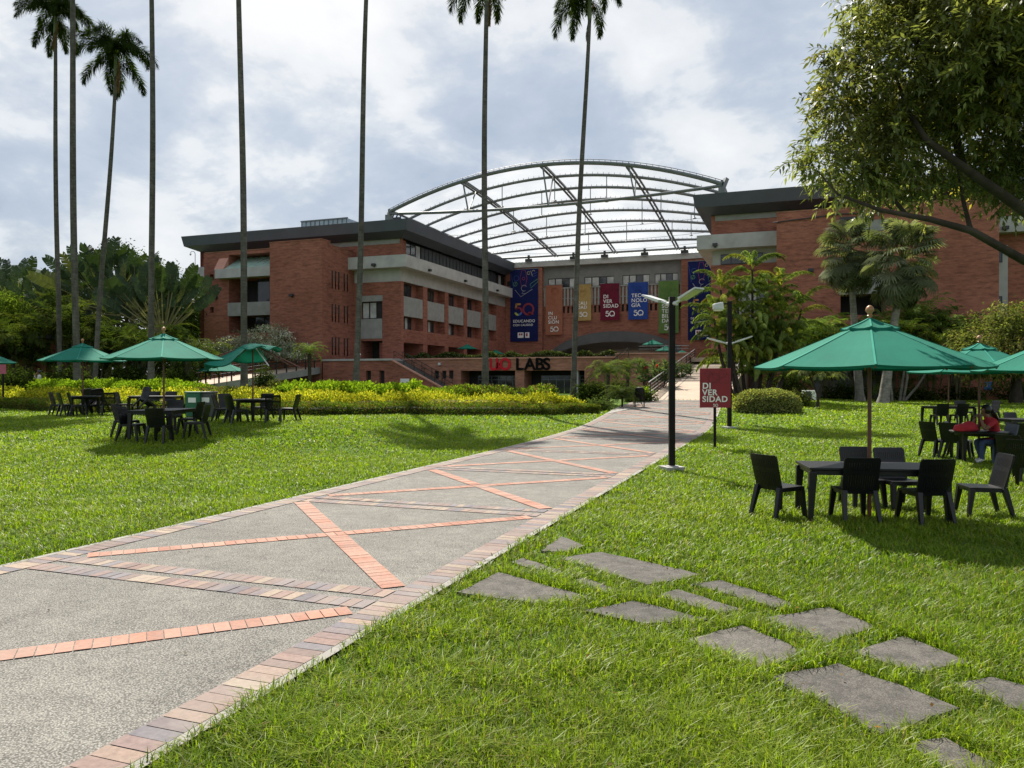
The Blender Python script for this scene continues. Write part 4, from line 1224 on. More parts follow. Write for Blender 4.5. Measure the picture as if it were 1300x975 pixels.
def window(root, p0, ud, n, u0, u1, z0, z1, d, nm=3, curtain=(), name='window', fmat='frame_black', transom=None):
    f = MB(); t = 0.07
    obox(f, p0, ud, n, u0, u1, d-0.06, d+0.02, z0, z0+t); obox(f, p0, ud, n, u0, u1, d-0.06, d+0.02, z1-t, z1)
    for i in range(nm+1):
        u = u0+(u1-u0)*i/nm; a = max(u0, u-t/2); b = min(u1, u+t/2)
        obox(f, p0, ud, n, a, b, d-0.055, d+0.015, z0+t, z1-t)
    if transom: obox(f, p0, ud, n, u0+t, u1-t, d-0.05, d+0.01, transom-0.03, transom+0.03)
    fr = f.build(name, M[fmat], root, True)
    g = MB(); g.quad(*[wpt(p0, ud, n, u, z, d) for u, z in ((u0, z0), (u1, z0), (u1, z1), (u0, z1))])
    pn = g.build('pane', M['glass'], fr); pn.location = (0, 0, 0)
    if curtain:
        for k in curtain:
            c = MB(); a = u0+(u1-u0)*k/nm+0.08; b = u0+(u1-u0)*(k+1)/nm-0.08
            c.quad(*[wpt(p0, ud, n, u, z, d-0.006) for u, z in ((a, z0+0.1), (b, z0+0.1), (b, z1-0.1), (a, z1-0.1))])
            c.build('curtain', M['curtain'], fr)
    return fr
def roof(root, x0, x1, y0, y1, ov=(1.5, 1.5, 1.5, 1.5), zt=18.9, zb=17.75, zw=17.2):
    """flat roof with a deep fascia leaning inwards and a sloping soffit"""
    X0, X1, Y0, Y1 = x0-ov[0], x1+ov[1], y0-ov[2], y1+ov[3]; i = 0.22
    mb = MB()
    A = [(X0, Y0), (X1, Y0), (X1, Y1), (X0, Y1)]; B = [(X0+i, Y0+i), (X1-i, Y0+i), (X1-i, Y1-i), (X0+i, Y1-i)]; C = [(x0, y0), (x1, y0), (x1, y1), (x0, y1)]
    vs = [(x, y, zt) for x, y in A]+[(x, y, zb) for x, y in B]+[(x, y, zw) for x, y in C]
    fs = [(0, 1, 2, 3)]+[(k, 4+k, 4+(k+1) % 4, (k+1) % 4) for k in range(4)]+[(4+k, 8+k, 8+(k+1) % 4, 4+(k+1) % 4) for k in range(4)]
    mb.add(vs, fs)
    return mb.build('roof', M['roof_slate'], root, True)
def flood(root, p, name='floodlight'):
    mb = MB(); mb.box(p[0]-0.22, p[0]+0.22, p[1]-0.35, p[1]-0.05, p[2], p[2]+0.26); mb.box(p[0]-0.05, p[0]+0.05, p[1]-0.1, p[1]+0.1, p[2]-0.12, p[2])
    mb.build(name, M['frame_black'], root, True)
def cols(root, name, mat, boxes):
    for b in boxes: mb = MB(); mb.box(*b); mb.build(name, M[mat], root, True)

LX0, LX1, LY0, LY1 = -67.0, -39.9, 73.8, 106.5
def wing(root, mirror):
    """the four-storey wing; mirror flips it about the courtyard axis"""
    ax = -23.65
    def mx(x): return 2*ax-x if mirror else x
    x0, x1 = sorted((mx(LX0), mx(LX1))); cx = mx(LX1); sgn = -1 if mirror else 1     # cx: courtyard corner, sgn: outward normal of the courtyard wall
    # ---- courtyard side wall
    p0 = (cx, LY0); ud = (0, 1); n = (sgn, 0); mb = MB(); holes = []
    bays = [0.6+5.75*k for k in range(5)]
    for u in bays:
        holes += [(u, u+4.7, TER, 5.95, 3.0), (u, u+4.7, 7.4, 12.55, 0.9)]
    L = LY1-LY0
    wall(mb, p0, ud, L, TER, 12.55, n, holes)
    # short brick end of the top floor, front corner
    wall(mb, (cx-sgn*0.5, LY0+0.4), ud, 1.7, 15.2, 17.25, n)
    # ---- front wall near the corner
    tx = mx(-45.8); fu = (1, 0); fn = (0, -1)
    a, b = sorted((tx, cx)); fp = (a, LY0)
    u_w0, u_w1 = ((0.9, 3.6) if not mirror else (b-a-3.6, b-a-0.9))
    hs = [(u_w0, u_w1, TER, 6.15, 2.5), (u_w0, u_w1, 6.4, 10.45, 0.55)]
    wall(mb, fp, fu, b-a, TER, 12.55, fn, hs)
    wall(mb, (min(x0, x1), LY0+0.4), fu, x1-x0, 15.2, 17.25, fn)
    wall(mb, (min(x0, x1), LY0), fu, x1-x0, 0, TER, fn)
    # outer side and back walls
    ox = mx(LX0)
    wall(mb, (ox, LY0), (0, 1), L, 0, 17.25, (-sgn, 0)); wall(mb, (x0, LY1), fu, x1-x0, 0, 17.25, (0, 1))
    # ---- projecting stair tower
    t0, t1 = sorted((mx(-62.1), mx(-45.8))); TY = 69.0
    if mirror: th = [(5.0, 8.2, 10.4, 12.3, 1.8), (5.0, 8.2, 7.2, 8.9, 1.8)]
    else: th = [(3.4, 9.6, 10.35, 13.0, 2.4), (3.4, 9.6, 7.0, 8.9, 2.4), (3.4, 9.6, 14.05, 15.65, 2.1), (0.75, 1.3, 13.0, 13.65, 0.5), (0.75, 1.3, 9.35, 10.0, 0.5)]
    wall(mb, (t0, TY), fu, t1-t0, 0, 16.0, fn, th)
    wall(mb, (mx(-45.8), TY), (0, 1), LY0+0.4-TY, 0, 16.0, (sgn, 0)); wall(mb, (mx(-62.1), TY), (0, 1), LY0+0.4-TY, 0, 16.0, (-sgn, 0))
    mb.quad((t0, TY, 16.0), (t1, TY, 16.0), (t1, LY0+0.5, 16.0), (t0, LY0+0.5, 16.0))
    # back planes of the brick bays
    for u in bays: mb.quad(*[wpt(p0, ud, n, uu, z, 0.9) for uu, z in ((u, 7.4), (u+4.7, 7.4), (u+4.7, 12.55), (u, 12.55))])
    wl = mb.build('wall', M['brick_right' if mirror else 'brick'], root, True)
    mb = MB()
    o = 0.03
    mb.box(t0-o, t1+o, TY-o, TY+0.25, 16.003, 16.10); mb.box(t0-o, t0+0.25, TY+0.25, LY0, 16.003, 16.10); mb.box(t1-0.25, t1+o, TY+0.25, LY0, 16.003, 16.10)
    mb.build('coping', M['brick_pale'], root, True)
    # ---- dark depths behind the open bays
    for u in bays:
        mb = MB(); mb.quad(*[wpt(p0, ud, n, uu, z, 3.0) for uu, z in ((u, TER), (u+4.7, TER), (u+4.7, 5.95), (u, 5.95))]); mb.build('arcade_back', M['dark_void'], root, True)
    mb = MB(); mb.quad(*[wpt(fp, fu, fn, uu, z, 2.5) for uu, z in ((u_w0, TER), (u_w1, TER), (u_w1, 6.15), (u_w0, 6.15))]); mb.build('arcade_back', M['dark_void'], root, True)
    # ---- concrete parapets and windows of the bays
    for k, u in enumerate(bays):
        mb = MB(); obox(mb, p0, ud, n, u+0.01, u+4.69, 0.06, 0.32, 8.85, 11.0); mb.build('parapet', M['concrete_panel'], root, True)
        window(root, p0, ud, n, u+0.15, u+3.3, 7.45, 8.85, 0.86, 4, (0, 2) if k < 3 else (1,)); window(root, p0, ud, n, u+0.15, u+3.3, 11.0, 12.5, 0.86, 4, (1,) if k % 2 else ())
    mb = MB(); obox(mb, fp, fu, fn, u_w0+0.01, u_w1-0.01, -0.05, 0.3, 6.4, 8.55); mb.build('parapet', M['concrete_panel'], root, True)
    mb = MB(); obox(mb, fp, fu, fn, u_w0-0.05, u_w1+0.05, -0.06, 0.3, 10.46, 11.1); mb.build('lintel', M['concrete_panel'], root, True)
    window(root, fp, fu, fn, u_w0, u_w1, 8.57, 10.44, 0.4, 3, (0, 1))
    # ---- concrete beam, balcony slab
    mb = MB()
    bx0, bx1 = sorted((cx-sgn*0.6, cx-sgn*0.12)); mb.box(bx0, bx1, LY0+0.13, LY1, 12.553, 14.0)
    fx0, fx1 = sorted((mx(-45.75), cx-sgn*0.14)); mb.box(fx0, fx1, LY0+0.1, LY0+0.6, 12.553, 14.0)
    mb.build('beam', M['concrete'], root, True)
    mb = MB()
    so_ = 1.15
    # L-shaped upstand slab: front piece, courtyard piece
    A = sorted((mx(-45.79), cx+sgn*so_)); mb.box(A[0], A[1], LY0-so_, LY0+0.5, 13.9, 15.2)
    A = sorted((cx-sgn*0.5, cx+sgn*so_)); mb.box(A[0], A[1], LY0+0.5, LY1, 13.9, 15.197)
    mb.build('balcony_slab', M['concrete'], root, True)
    mb = MB(); A = sorted((mx(-62.15), mx(-68.2))); mb.box(A[0], A[1], LY0-so_, LY0+0.5, 13.9, 15.2); mb.build('balcony_slab', M['concrete'], root, True)
    # top floor, courtyard side: window, dark louvres, window
    q0 = (cx-sgn*0.5, LY0+2.1)
    window(root, q0, ud, n, 0.0, 3.6, 15.2, 17.2, 0.1, 3, (2,))
    mb = MB(); obox(mb, q0, ud, n, 3.6, 27.2, 0.02, 0.2, 15.2, 17.2)
    for k in range(24): obox(mb, q0, ud, n, 3.62+k*0.98, 3.70+k*0.98, -0.04, 0.018, 15.2, 17.2)
    mb.build('louvre_panel', M['louvre'], root, True)
    window(root, q0, ud, n, 27.2, L-2.1, 15.2, 17.2, 0.1, 3, (1,))
    # concrete frieze under the roof
    mb = MB(); mb.box(x0+0.35, x1-0.35, LY0+0.35, LY0+0.75, 16.7, 17.24); mb.build('frieze', M['concrete_panel'], root, True)
    roof(root, x0, x1, LY0, LY1)
    # ---- tower details
    tp = (t0, TY)
    if not mirror:
        for z0, z1 in ((10.35, 13.0), (7.0, 8.9)):
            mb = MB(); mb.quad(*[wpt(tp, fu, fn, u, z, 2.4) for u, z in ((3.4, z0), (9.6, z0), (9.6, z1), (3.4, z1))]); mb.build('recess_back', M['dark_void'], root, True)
        window(root, tp, fu, fn, 6.3, 9.6, 10.4, 13.0, 1.2, 2); window(root, tp, fu, fn, 6.0, 9.6, 7.0, 8.9, 1.2, 3)
        mb = MB(); obox(mb, tp, fu, fn, 3.35, 9.65, -0.15, 0.3, 8.9, 10.35); mb.build('parapet', M['concrete_panel'], root, True)
        mb = MB(); obox(mb, tp, fu, fn, 2.3, 9.84, -0.95, 0.25, 13.003, 14.0); mb.build('canopy_beam', M['concrete'], root, True)
        # sloping glass roof between two raked brick fins
        mb = MB(); mb.add([wpt(tp, fu, fn, 3.45, 14.02, -0.75), wpt(tp, fu, fn, 9.55, 14.02, -0.75), wpt(tp, fu, fn, 9.55, 15.6, 1.9), wpt(tp, fu, fn, 3.45, 15.6, 1.9)], [(0, 1, 2, 3)])
        for k in range(9):
            u = 3.5+6.0*k/8; mb.bar(wpt(tp, fu, fn, u, 14.02, -0.75), wpt(tp, fu, fn, u, 15.62, 1.9), 0.06, 0.06)
        mb.build('sloping_glass', M['green_glass'], root, True)
        for u in (2.1, 9.85-0.25):
            mb = MB(); mb.add([wpt(tp, fu, fn, uu, z, d) for uu in (u, u+1.25) for z, d in ((14.003, -0.85), (16.12, 0.5), (16.12, 1.5), (14.003, 1.5))],
                [(0, 1, 2, 3), (7, 6, 5, 4), (0, 4, 5, 1), (1, 5, 6, 2), (2, 6, 7, 3), (3, 7, 4, 0)]); mb.build('raked_fin', M['sandstone'], root, True)
        mb = MB(); mb.box(-52.25, -45.803, TY-1.3, TY+0.3, 0, 16.35); mb.build('front_block', M['brick'], root, True)
        mb = MB(); mb.box(-52.30, -45.76, TY-1.35, TY+0.25, 16.353, 16.46); mb.build('coping', M['brick_pale'], root, True)
        # slit windows on the courtyard side of the tower
        for c in range(5):
            for zt in (13.4, 9.9, 6.4):
                y = TY+0.5+c*0.62+(0.45 if c > 2 else 0); mb = MB(); mb.box(-45.83, -45.79, y, y+0.24, zt-1.05, zt); w_ = mb.build('slit_window', M['dark_void'], root, True)
                mb = MB(); mb.box(-45.84, -45.80, y+0.02, y+0.22, zt-1.9, zt-1.06); mb.build('panel', M['concrete'], w_)
        flood(root, (-49.4, TY-1.3, 10.6)); flood(root, (-60.4, TY, 10.9)); flood(root, (-42.5, LY0-1.15, 14.1))
        for yy in (78, 88, 99): mb = MB(); mb.box(cx+so_, cx+so_+0.3, yy, yy+0.4, 14.1, 14.35); mb.build('floodlight', M['frame_black'], root, True)
        # camera mast on the outer balcony
        mb = MB(); mb.tube([(-67.4, LY0-0.4, 15.2), (-67.4, LY0-0.4, 17.0), (-67.6, LY0-0.4, 17.25), (-68.0, LY0-0.4, 17.25), (-68.1, LY0-0.4, 17.05)], 0.04, 6); mb.lathe([(0.05, -0.2), (0.11, -0.1), (0.11, 0)], 10, (-68.1, LY0-0.4, 17.0)); mb.build('camera_mast', M['lamp_metal'], root, True)
        # roof light box
        mb = MB(); mb.box(-57.0, -50.5, 80, 88, 18.9, 21.3); mb.build('roof_light', M['blue_light'], root, True)
        mb = MB()
        for k in range(11): mb.box(-57.0+k*0.64, -56.95+k*0.64, 79.9, 79.97, 18.95, 21.25)
        mb.box(-57.1, -50.4, 79.88, 79.985, 21.26, 21.4); mb.build('roof_light_frame', M['steel'], root, True)
    else:
        for u0, u1, z0, z1, d in th:
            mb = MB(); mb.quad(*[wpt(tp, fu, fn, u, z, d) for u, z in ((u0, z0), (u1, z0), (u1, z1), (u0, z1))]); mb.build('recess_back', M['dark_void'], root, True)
        mb = MB(); obox(mb, tp, fu, fn, 4.9, 8.3, -0.12, 0.3, 8.9, 10.38); mb.build('parapet', M['concrete_panel'], root, True)
        mb = MB(); obox(mb, tp, fu, fn, 5.3, 8.6, -0.05, 0.02, 14.0, 14.9); mb.build('concrete_panel', M['concrete_panel'], root, True); mb = MB(); obox(mb, tp, fu, fn, 4.9, 7.4, -0.25, -0.06, 15.0, 15.25); mb.build('shading_bar', M['frame_black'], root, True)
        flood(root, (1.2, TY, 10.9)); flood(root, (cx+0.5, LY0-1.15, 14.1)); flood(root, (16.0, LY0-1.15, 14.1))
        # concrete and windows right of the tower
        xr_ = mx(-62.15)
        mb = MB(); mb.box(xr_, xr_+1.6, LY0-0.05, LY0+0.3, 6.0, 13.0); mb.build('concrete_panel', M['concrete'], root, True)
        window(root, (xr_, LY0), fu, fn, 0.1, 1.2, 7.8, 8.8, -0.07, 1); window(root, (xr_, LY0), fu, fn, 0.1, 1.2, 11.6, 13.2, -0.07, 1)
        mb = MB(); wall(mb, (xr_, LY0), fu, x1-xr_, TER, 13.9, fn); mb.build('side_wall', M['brick_right'], root, True)
        # window strip under the slab
        window(root, (cx, LY0), fu, fn, 0.9, 4.6, 12.56, 13.5, -0.02, 4)
        # ground floor garage openings and a service room front
        mb = MB(); mb.box(t0+3.0, t0+9.0, TY-0.05, TY-0.02, 0.0, 3.0); mb.build('service_front', M['concrete_dark'], root, True)
        mb = MB(); mb.box(t0+5.6, t0+8.0, TY-0.08, TY-0.055, 2.1, 2.8); mb.build('window', M['dark_void'], root, True)
        mb = MB(); mb.tube([(t0-0.3, TY-0.1, 15.2), (t0+5, TY-0.12, 15.55), (t0+9, TY-0.12, 15.4)], 0.05, 6); mb.build('pipe', M['frame_black'], root, True)
bl = thing('campus_building', 'left four-storey red brick building with slate roof, stair tower and grey balcony bands', 'building', (-53, 73.8, 0)); wing(bl, False)
br_ = thing('campus_building', 'right red brick building with slate roof, mostly blank front behind two fan palms', 'building', (5, 73.8, 0)); wing(br_, True)
# roof top cowl near the corner of the left building
mb = MB(); mb.tube([(-41.6, 76, 18.9), (-41.6, 76, 19.5)], 0.12, 8); mb.box(-42.0, -41.2, 75.7, 76.3, 19.5, 19.9)
for k in range(3): mb.bar((-42.2+k*0.5, 76, 19.9), (-42.0+k*0.5, 76, 20.3), 0.12, 0.12)
mb.build('roof_cowl', M['frame_black'], bl, True)

# ---- building across the courtyard
BX0, BX1, BY_ = -39.9, -7.4, 106.5
bb = thing('courtyard_building', 'brick building at the back of the courtyard with a wide low arch and hanging banners', 'building', (-23.65, BY_, 0))
mb = MB(); ACX, AR, AH = -23.65, 10.4, 4.75
def arcz(x, r=AR, h=AH): return TER+h*math.sqrt(max(0, 1-((x-ACX)/r)**2))
n = 36; xs_ = [ACX-AR+2*AR*i/n for i in range(n+1)]
for i in range(n):
    a, b = xs_[i], xs_[i+1]; mb.quad((a, BY_, arcz(a)), (b, BY_, arcz(b)), (b, BY_, 11.3), (a, BY_, 11.3))
mb.quad((BX0, BY_, 0), (ACX-AR, BY_, 0), (ACX-AR, BY_, 11.3), (BX0, BY_, 11.3)); mb.quad((ACX+AR, BY_, 0), (BX1, BY_, 0), (BX1, BY_, 11.3), (ACX+AR, BY_, 11.3))
mb.quad((-34.3, BY_, 12.45), (-14.5, BY_, 12.45), (-14.5, BY_, 15.0), (-34.3, BY_, 15.0))
slots = [(-34.3+0.25+k*0.66) for k in range(30)]
holes = [(x+34.3, x+34.3+0.33, 11.45, 12.4, 0.3) for x in slots]
wall(mb, (-34.3, BY_), (1, 0), 19.8, 11.3, 12.45, (0, -1), holes)
for a, b in ((BX0, -34.3), (-14.5, BX1)):
    tw_ = MB(); tw_.box(a, b, BY_-0.75, BY_, 4.0, 18.2); tw_.build('tower', M['brick_pale'], bb, True)
mb.build('wall', M['brick_pale'], bb, True); mb = MB()
mb.quad((BX0, BY_+14, 0), (BX0, BY_+14, 18.2), (ACX-AR, BY_+14, 18.2), (ACX-AR, BY_+14, 0)); mb.quad((ACX+AR, BY_+14, 0), (ACX+AR, BY_+14, 18.2), (BX1, BY_+14, 18.2), (BX1, BY_+14, 0)); mb.quad((ACX-AR, BY_+14, 9), (ACX-AR, BY_+14, 18.2), (ACX+AR, BY_+14, 18.2), (ACX+AR, BY_+14, 9))
mb.build('rear_wall', M['brick_pale'], bb, True)
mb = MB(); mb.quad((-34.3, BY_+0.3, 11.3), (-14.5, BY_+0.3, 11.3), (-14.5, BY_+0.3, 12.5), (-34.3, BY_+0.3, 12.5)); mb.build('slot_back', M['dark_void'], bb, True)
# arch cladding band with its thickness, and the soffit of the passage
mb = MB()
for i in range(n):
    a, b = xs_[i], xs_[i+1]; ia, ib = ACX+(a-ACX)*0.965, ACX+(b-ACX)*0.965
    za, zb = TER+(arcz(a)-TER)*0.70, TER+(arcz(b)-TER)*0.70
    mb.quad((ia, BY_-0.5, za), (ib, BY_-0.5, zb), (b, BY_-0.5, arcz(b)+0.04), (a, BY_-0.5, arcz(a)+0.04)); mb.quad((a, BY_-0.5, arcz(a)+0.04), (b, BY_-0.5, arcz(b)+0.04), (b, BY_, arcz(b)+0.04), (a, BY_, arcz(a)+0.04))
mb.build('arch', M['arch_metal'], bb, True)
mb = MB()
for i in range(n):
    a, b = xs_[i], xs_[i+1]; ia, ib = ACX+(a-ACX)*0.965, ACX+(b-ACX)*0.965
    za, zb = TER+(arcz(a)-TER)*0.70, TER+(arcz(b)-TER)*0.70
    mb.quad((ia, BY_-0.5, za), (ia, BY_+14, za*0.62+1.5), (ib, BY_+14, zb*0.62+1.5), (ib, BY_-0.5, zb))
mb.build('soffit', M['concrete_dark'], bb, True)
# concrete slats above the slots, between the banners
mb = MB()
for k in range(40): x = -34.2+k*0.5; mb.box(x, x+0.26, BY_-0.22, BY_-0.003, 12.5, 14.95)
mb.box(-34.3, -14.5, BY_-0.3, BY_-0.003, 14.95, 15.12); mb.box(-34.3, -14.5, BY_-0.24, BY_-0.003, 13.5, 13.6)
mb.build('concrete_slats', M['concrete_panel'], bb, True)
for x0, x1 in ((-33.6, -29.4), (-28.2, -23.9), (-22.7, -18.9), (-18.2, -15.0)):
    window(bb, (x0, BY_), (1, 0), (0, -1), 0, x1-x0, 15.12, 16.5, 0.1, 4, (0, 1, 3))
mb = MB(); hs = [(x0+34.3, x1+34.3, 15.12, 16.5, 0.2) for x0, x1 in ((-33.6, -29.4), (-28.2, -23.9), (-22.7, -18.9), (-18.2, -15.0))]
wall(mb, (-34.3, BY_), (1, 0), 19.8, 15.12, 18.2, (0, -1), hs); mb.build('upper_wall', M['concrete_mid'], bb, True)
mb = MB(); mb.box(BX0, BX1, BY_-0.9, BY_+0.2, 18.2, 18.95); mb.build('eave_beam', M['concrete'], bb, True)
mb = MB(); vs = []; k = 130
for i in range(k+1):
    x = BX0+(BX1-BX0)*i/k; dz = 0.05*(1 if i % 2 else -1)
    vs += [(x, BY_-1.0, 19.0+dz), (x, BY_+7, 21.1+dz)]
mb.add(vs, [(2*i, 2*i+2, 2*i+3, 2*i+1) for i in range(k)]); mb.build('corrugated_roof', M['roof_pale'], bb, True)
for x in (-36.2, -29.5, -25, -19.4, -14.0, -10.5):
    mb = MB(); mb.box(x-0.5, x+0.5, BY_-1.3, BY_-0.95, 18.95, 19.35); mb.box(x-0.15, x+0.15, BY_-1.2, BY_-1.0, 19.35, 19.9); mb.build('floodlight', M['frame_black'], bb, True)
cols(bb, 'vent', 'dark_void', [(-39.7+0.05, -38.9-0.0, BY_-0.78, BY_-0.755, 15.6, 16.3)])

# ---- terrace podium with the laboratory front
tr = MB(); tr.box(-68, -3.2, 70.35, 140, TER-0.4, TER-0.02); tag(tr.build('terrace', M['pink_paving']), kind='structure')
lab = thing('podium_building', 'low brick podium with glazed lab doors under the terrace', 'building', (-26, 70, 0))
PYF = 70.0
def ux(px): # px -> x on the podium front
    t = (px-650)/F; return (t*PYF*FW[1]-PYF*RT[1])/(RT[0]-t*FW[0])
mb = MB(); X0, X1 = -38.2, -8.85
op = [(ux(585), ux(654)), (ux(665.5), ux(742))]
hs = [(a-X0, b-X0, 0.0, 2.78, 2.2) for a, b in op]+[(ux(p)-X0, ux(p+5.6)-X0, 2.0, 2.8, 0.35) for p in (551.5, 561, 570)]
wall(mb, (X0, PYF), (1, 0), X1-X0, 0, TER+0.02, (0, -1), hs)
mb.quad((X1, PYF, 0), (X1, 74, 0), (X1, 74, TER+0.02), (X1, PYF, TER+0.02))
mb.build('wall', M['brick_podium'], lab, True); mb = MB()
# step up on the right, beside the ramp
wall(mb, (ux(783), PYF-0.5), (1, 0), X1-ux(783), 0, 4.22, (0, -1)); mb.quad((ux(783), PYF-0.5, 0), (ux(783), PYF-0.5, 4.22), (ux(783), PYF, 4.22), (ux(783), PYF, 0))
mb.build('ledge_wall', M['brick_podium'], lab, True)
mb = MB(); mb.box(X0, X1+0.1, PYF-0.12, PYF+0.35, TER+0.022, TER+0.16); mb.build('coping', M['sandstone'], lab, True)
mb = MB(); mb.box(ux(783)-0.05, X1+0.1, PYF-0.6, PYF-0.13, 4.223, 4.32); mb.build('coping', M['sandstone'], lab, True)
for p in (551.5, 561, 570):
    mb = MB(); mb.box(ux(p), ux(p+5.6), PYF+0.3, PYF+0.345, 2.0, 2.8); mb.build('window', M['dark_void'], lab, True)
for a, b in op:
    window(lab, (a, PYF), (1, 0), (0, -1), 1.2, b-a-0.05, 0.3, 2.3, 1.6, 6, (), 'door_glazing', 'steel', 1.9)
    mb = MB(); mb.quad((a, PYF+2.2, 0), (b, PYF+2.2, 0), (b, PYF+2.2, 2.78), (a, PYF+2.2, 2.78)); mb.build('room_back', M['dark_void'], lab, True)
for p in (611, 727):
    mb = MB(); mb.box(ux(p), ux(p+6.5), PYF+0.15, PYF+0.65, 0, 2.78); mb.build('column', M['concrete'], lab, True)
for p in (630, 678): # notices on the doors
    mb = MB(); mb.box(ux(p), ux(p)+0.5, PYF+1.5, PYF+1.53, 0.75, 1.4); mb.build('notice', M['offwhite_print'], lab, True)
mb = MB(); mb.box(ux(557), ux(560), PYF-0.2, PYF-0.002, 3.35, 3.6); mb.build('floodlight', M['lamp_metal'], lab, True)
# left part of the podium in front of the left building, with its pale slab
LF = 67.4
mb = MB()
def ul(px, Y=LF): t = (px-650)/F; return (t*Y*FW[1]-Y*RT[1])/(RT[0]-t*FW[0])
a, b = ul(410), ul(497)
hs = [(ul(p)-a, ul(p+7)-a, 1.6, 2.9, 0.4) for p in (464, 481.5, 499-8)]
hs = hs[:2]+[(ul(489.5)-a, ul(495.5)-a, 1.6, 2.9, 0.4)] if False else [(ul(p)-a, ul(p+6.5)-a, 1.5, 2.8, 0.4) for p in (448, 464.5, 481.5)]
wall(mb, (a, LF), (1, 0), b-a, 0, TER-0.1, (0, -1), hs)
mb.quad((b, LF, 0), (b, PYF, 0), (b, PYF, TER-0.1), (b, LF, TER-0.1))
mb.build('wall', M['brick'], lab, True); mb = MB()
e = ul(562)
mb.add([(b, LF, 0), (e, LF, 0), (e, LF, 1.0), (b, LF, TER-0.1), (b, LF+0.3, 0), (e, LF+0.3, 0), (e, LF+0.3, 1.0), (b, LF+0.3, TER-0.1)], [(0, 1, 2, 3), (7, 6, 5, 4), (1, 5, 6, 2), (3, 2, 6, 7)])
mb.build('stair_wall', M['brick'], lab, True)
for p in (448, 464.5, 481.5):
    mb = MB(); mb.box(ul(p), ul(p+6.5), LF+0.38, LF+0.395, 1.5, 2.8); mb.build('window', M['dark_void'], lab, True)
mb = MB(); mb.box(a, b+0.1, LF-0.12, PYF+2.4, TER-0.097, TER+0.10); mb.build('terrace_slab', M['concrete'], lab, True)
mb = MB(); mb.bar((b-0.05, LF+0.15, TER-0.02), (e, LF+0.15, 1.08), 0.42, 0.12); mb.build('coping', M['sandstone'], lab, True)
st = thing('outdoor_stair', 'outdoor stair with dark handrails going down from the terrace beside the lab front', 'stair', (b, LF+1.3, 0.5))
mb = MB(); ns = 19
for k in range(ns):
    x = b+(e-b)*k/ns; z = TER-0.1-(TER-1.0)*k/ns
    mb.box(x, x+(e-b)/ns, LF+0.32, LF+2.3, 0.2, z)
mb.build('steps', M['concrete_dark'], st, True)
for yy in (LF+0.5, LF+2.2):
    mb = MB()
    for hh in (0.95, 0.55): mb.bar((b, yy, TER+hh-0.1), (e, yy, 1.0+hh), 0.05, 0.05)
    for k in range(6): x = b+(e-b)*k/5; z = TER-0.1+(1.0-TER+0.1)*k/5; mb.box(x-0.025, x+0.025, yy-0.025, yy+0.025, z-0.1, z+0.95)
    mb.build('handrail', M['rail'], st, True)
# small notice board in front of the podium
mb = MB(); x = ul(516); xb = ul(527)
t = thing('notice_board', 'small pale notice board standing before the stair wall', 'notice board', ((x+xb)/2, LF-1.2, 0.55))
mb.box(x, xb, LF-1.25, LF-1.2, 1.25, 2.0); mb.build('board', M['offwhite_print'], t, True)
for q in (x+0.1, xb-0.1): mb = MB(); mb.box(q-0.03, q+0.03, LF-1.19, LF-1.14, 0.4, 1.9); mb.build('post', M['rail'], t, True)

# ---- lettering over the doors
sg = thing('wall_sign', 'large raised UO LABS lettering, red and black, over the lab doors', 'sign', (ux(620), PYF, 2.9))
def letters(s, px, hgt, mat, sx=1.0, z=2.86, bold=0.02):
    o = text_mb(s, hgt/0.70, mat, 'letter', sg, (ux(px)-ux(620), -0.10, z-2.9), bold=bold, depth=0.05, sx=sx)
letters('U', 621.5, 1.12, M['red_letter'], 0.86, bold=0.05); letters('O', 634.5, 1.12, M['red_letter'], 0.92, bold=0.05); letters('8', 630.6, 0.72, M['red_letter'], 0.85, bold=0.02)
for ch, p in (('L', 654.8), ('A', 666.3), ('B', 679.5), ('S', 689.5)): letters(ch, p, 1.12, M['black_letter'], 1.02, bold=0.035)

# ---- banners
def banner(px0, px1, y0, y1, yw, mat, label, words, top50, group='banners hanging in the courtyard', navy=None):
    t0 = (px0-650)/F; t1 = (px1-650)/F
    xa, xb = [(t*yw*FW[1]-yw*RT[1])/(RT[0]-t*FW[0]) for t in (t0, t1)]
    d = depth((xa+xb)/2, yw); z1 = Zat(y0, d); z0 = Zat(y1, d); w = xb-xa; h = z1-z0
    t = thing('hanging_banner', label, 'banner', ((xa+xb)/2, yw, z0), 0, group)
    mb = MB(); n = 12; vs = []; fs = []
    for dy in (0.0, 0.03):
        for j in range(n+1):
            for i in range(n+1):
                u = i/n; v = j/n; vs.append((-w/2+w*u, dy+0.022*math.sin(u*5+v*3)*(1-v)*0.5, h*v))
    m = n+1; tt = m*m
    for j in range(n):
        for i in range(n): a = j*m+i; fs.append((a, a+1, a+m+1, a+m)); fs.append((tt+a+m, tt+a+m+1, tt+a+1, tt+a))
    ed = [i for i in range(m)]+[j*m+n for j in range(1, m)]+[n*m+i for i in range(n-1, -1, -1)]+[j*m for j in range(n-1, 0, -1)]
    for k in range(len(ed)): a = ed[k]; b2 = ed[(k+1) % len(ed)]; fs.append((b2, a, tt+a, tt+b2))
    mb.add(vs, fs); c = mb.build('cloth', M[mat], t)
    mb = MB(); mb.tube([(-w/2-0.1, 0.03, h+0.03), (w/2+0.1, 0.03, h+0.03)], 0.05, 8); mb.build('rod', M['steel'], t)
    return t, c, w, h
YB = BY_-0.42
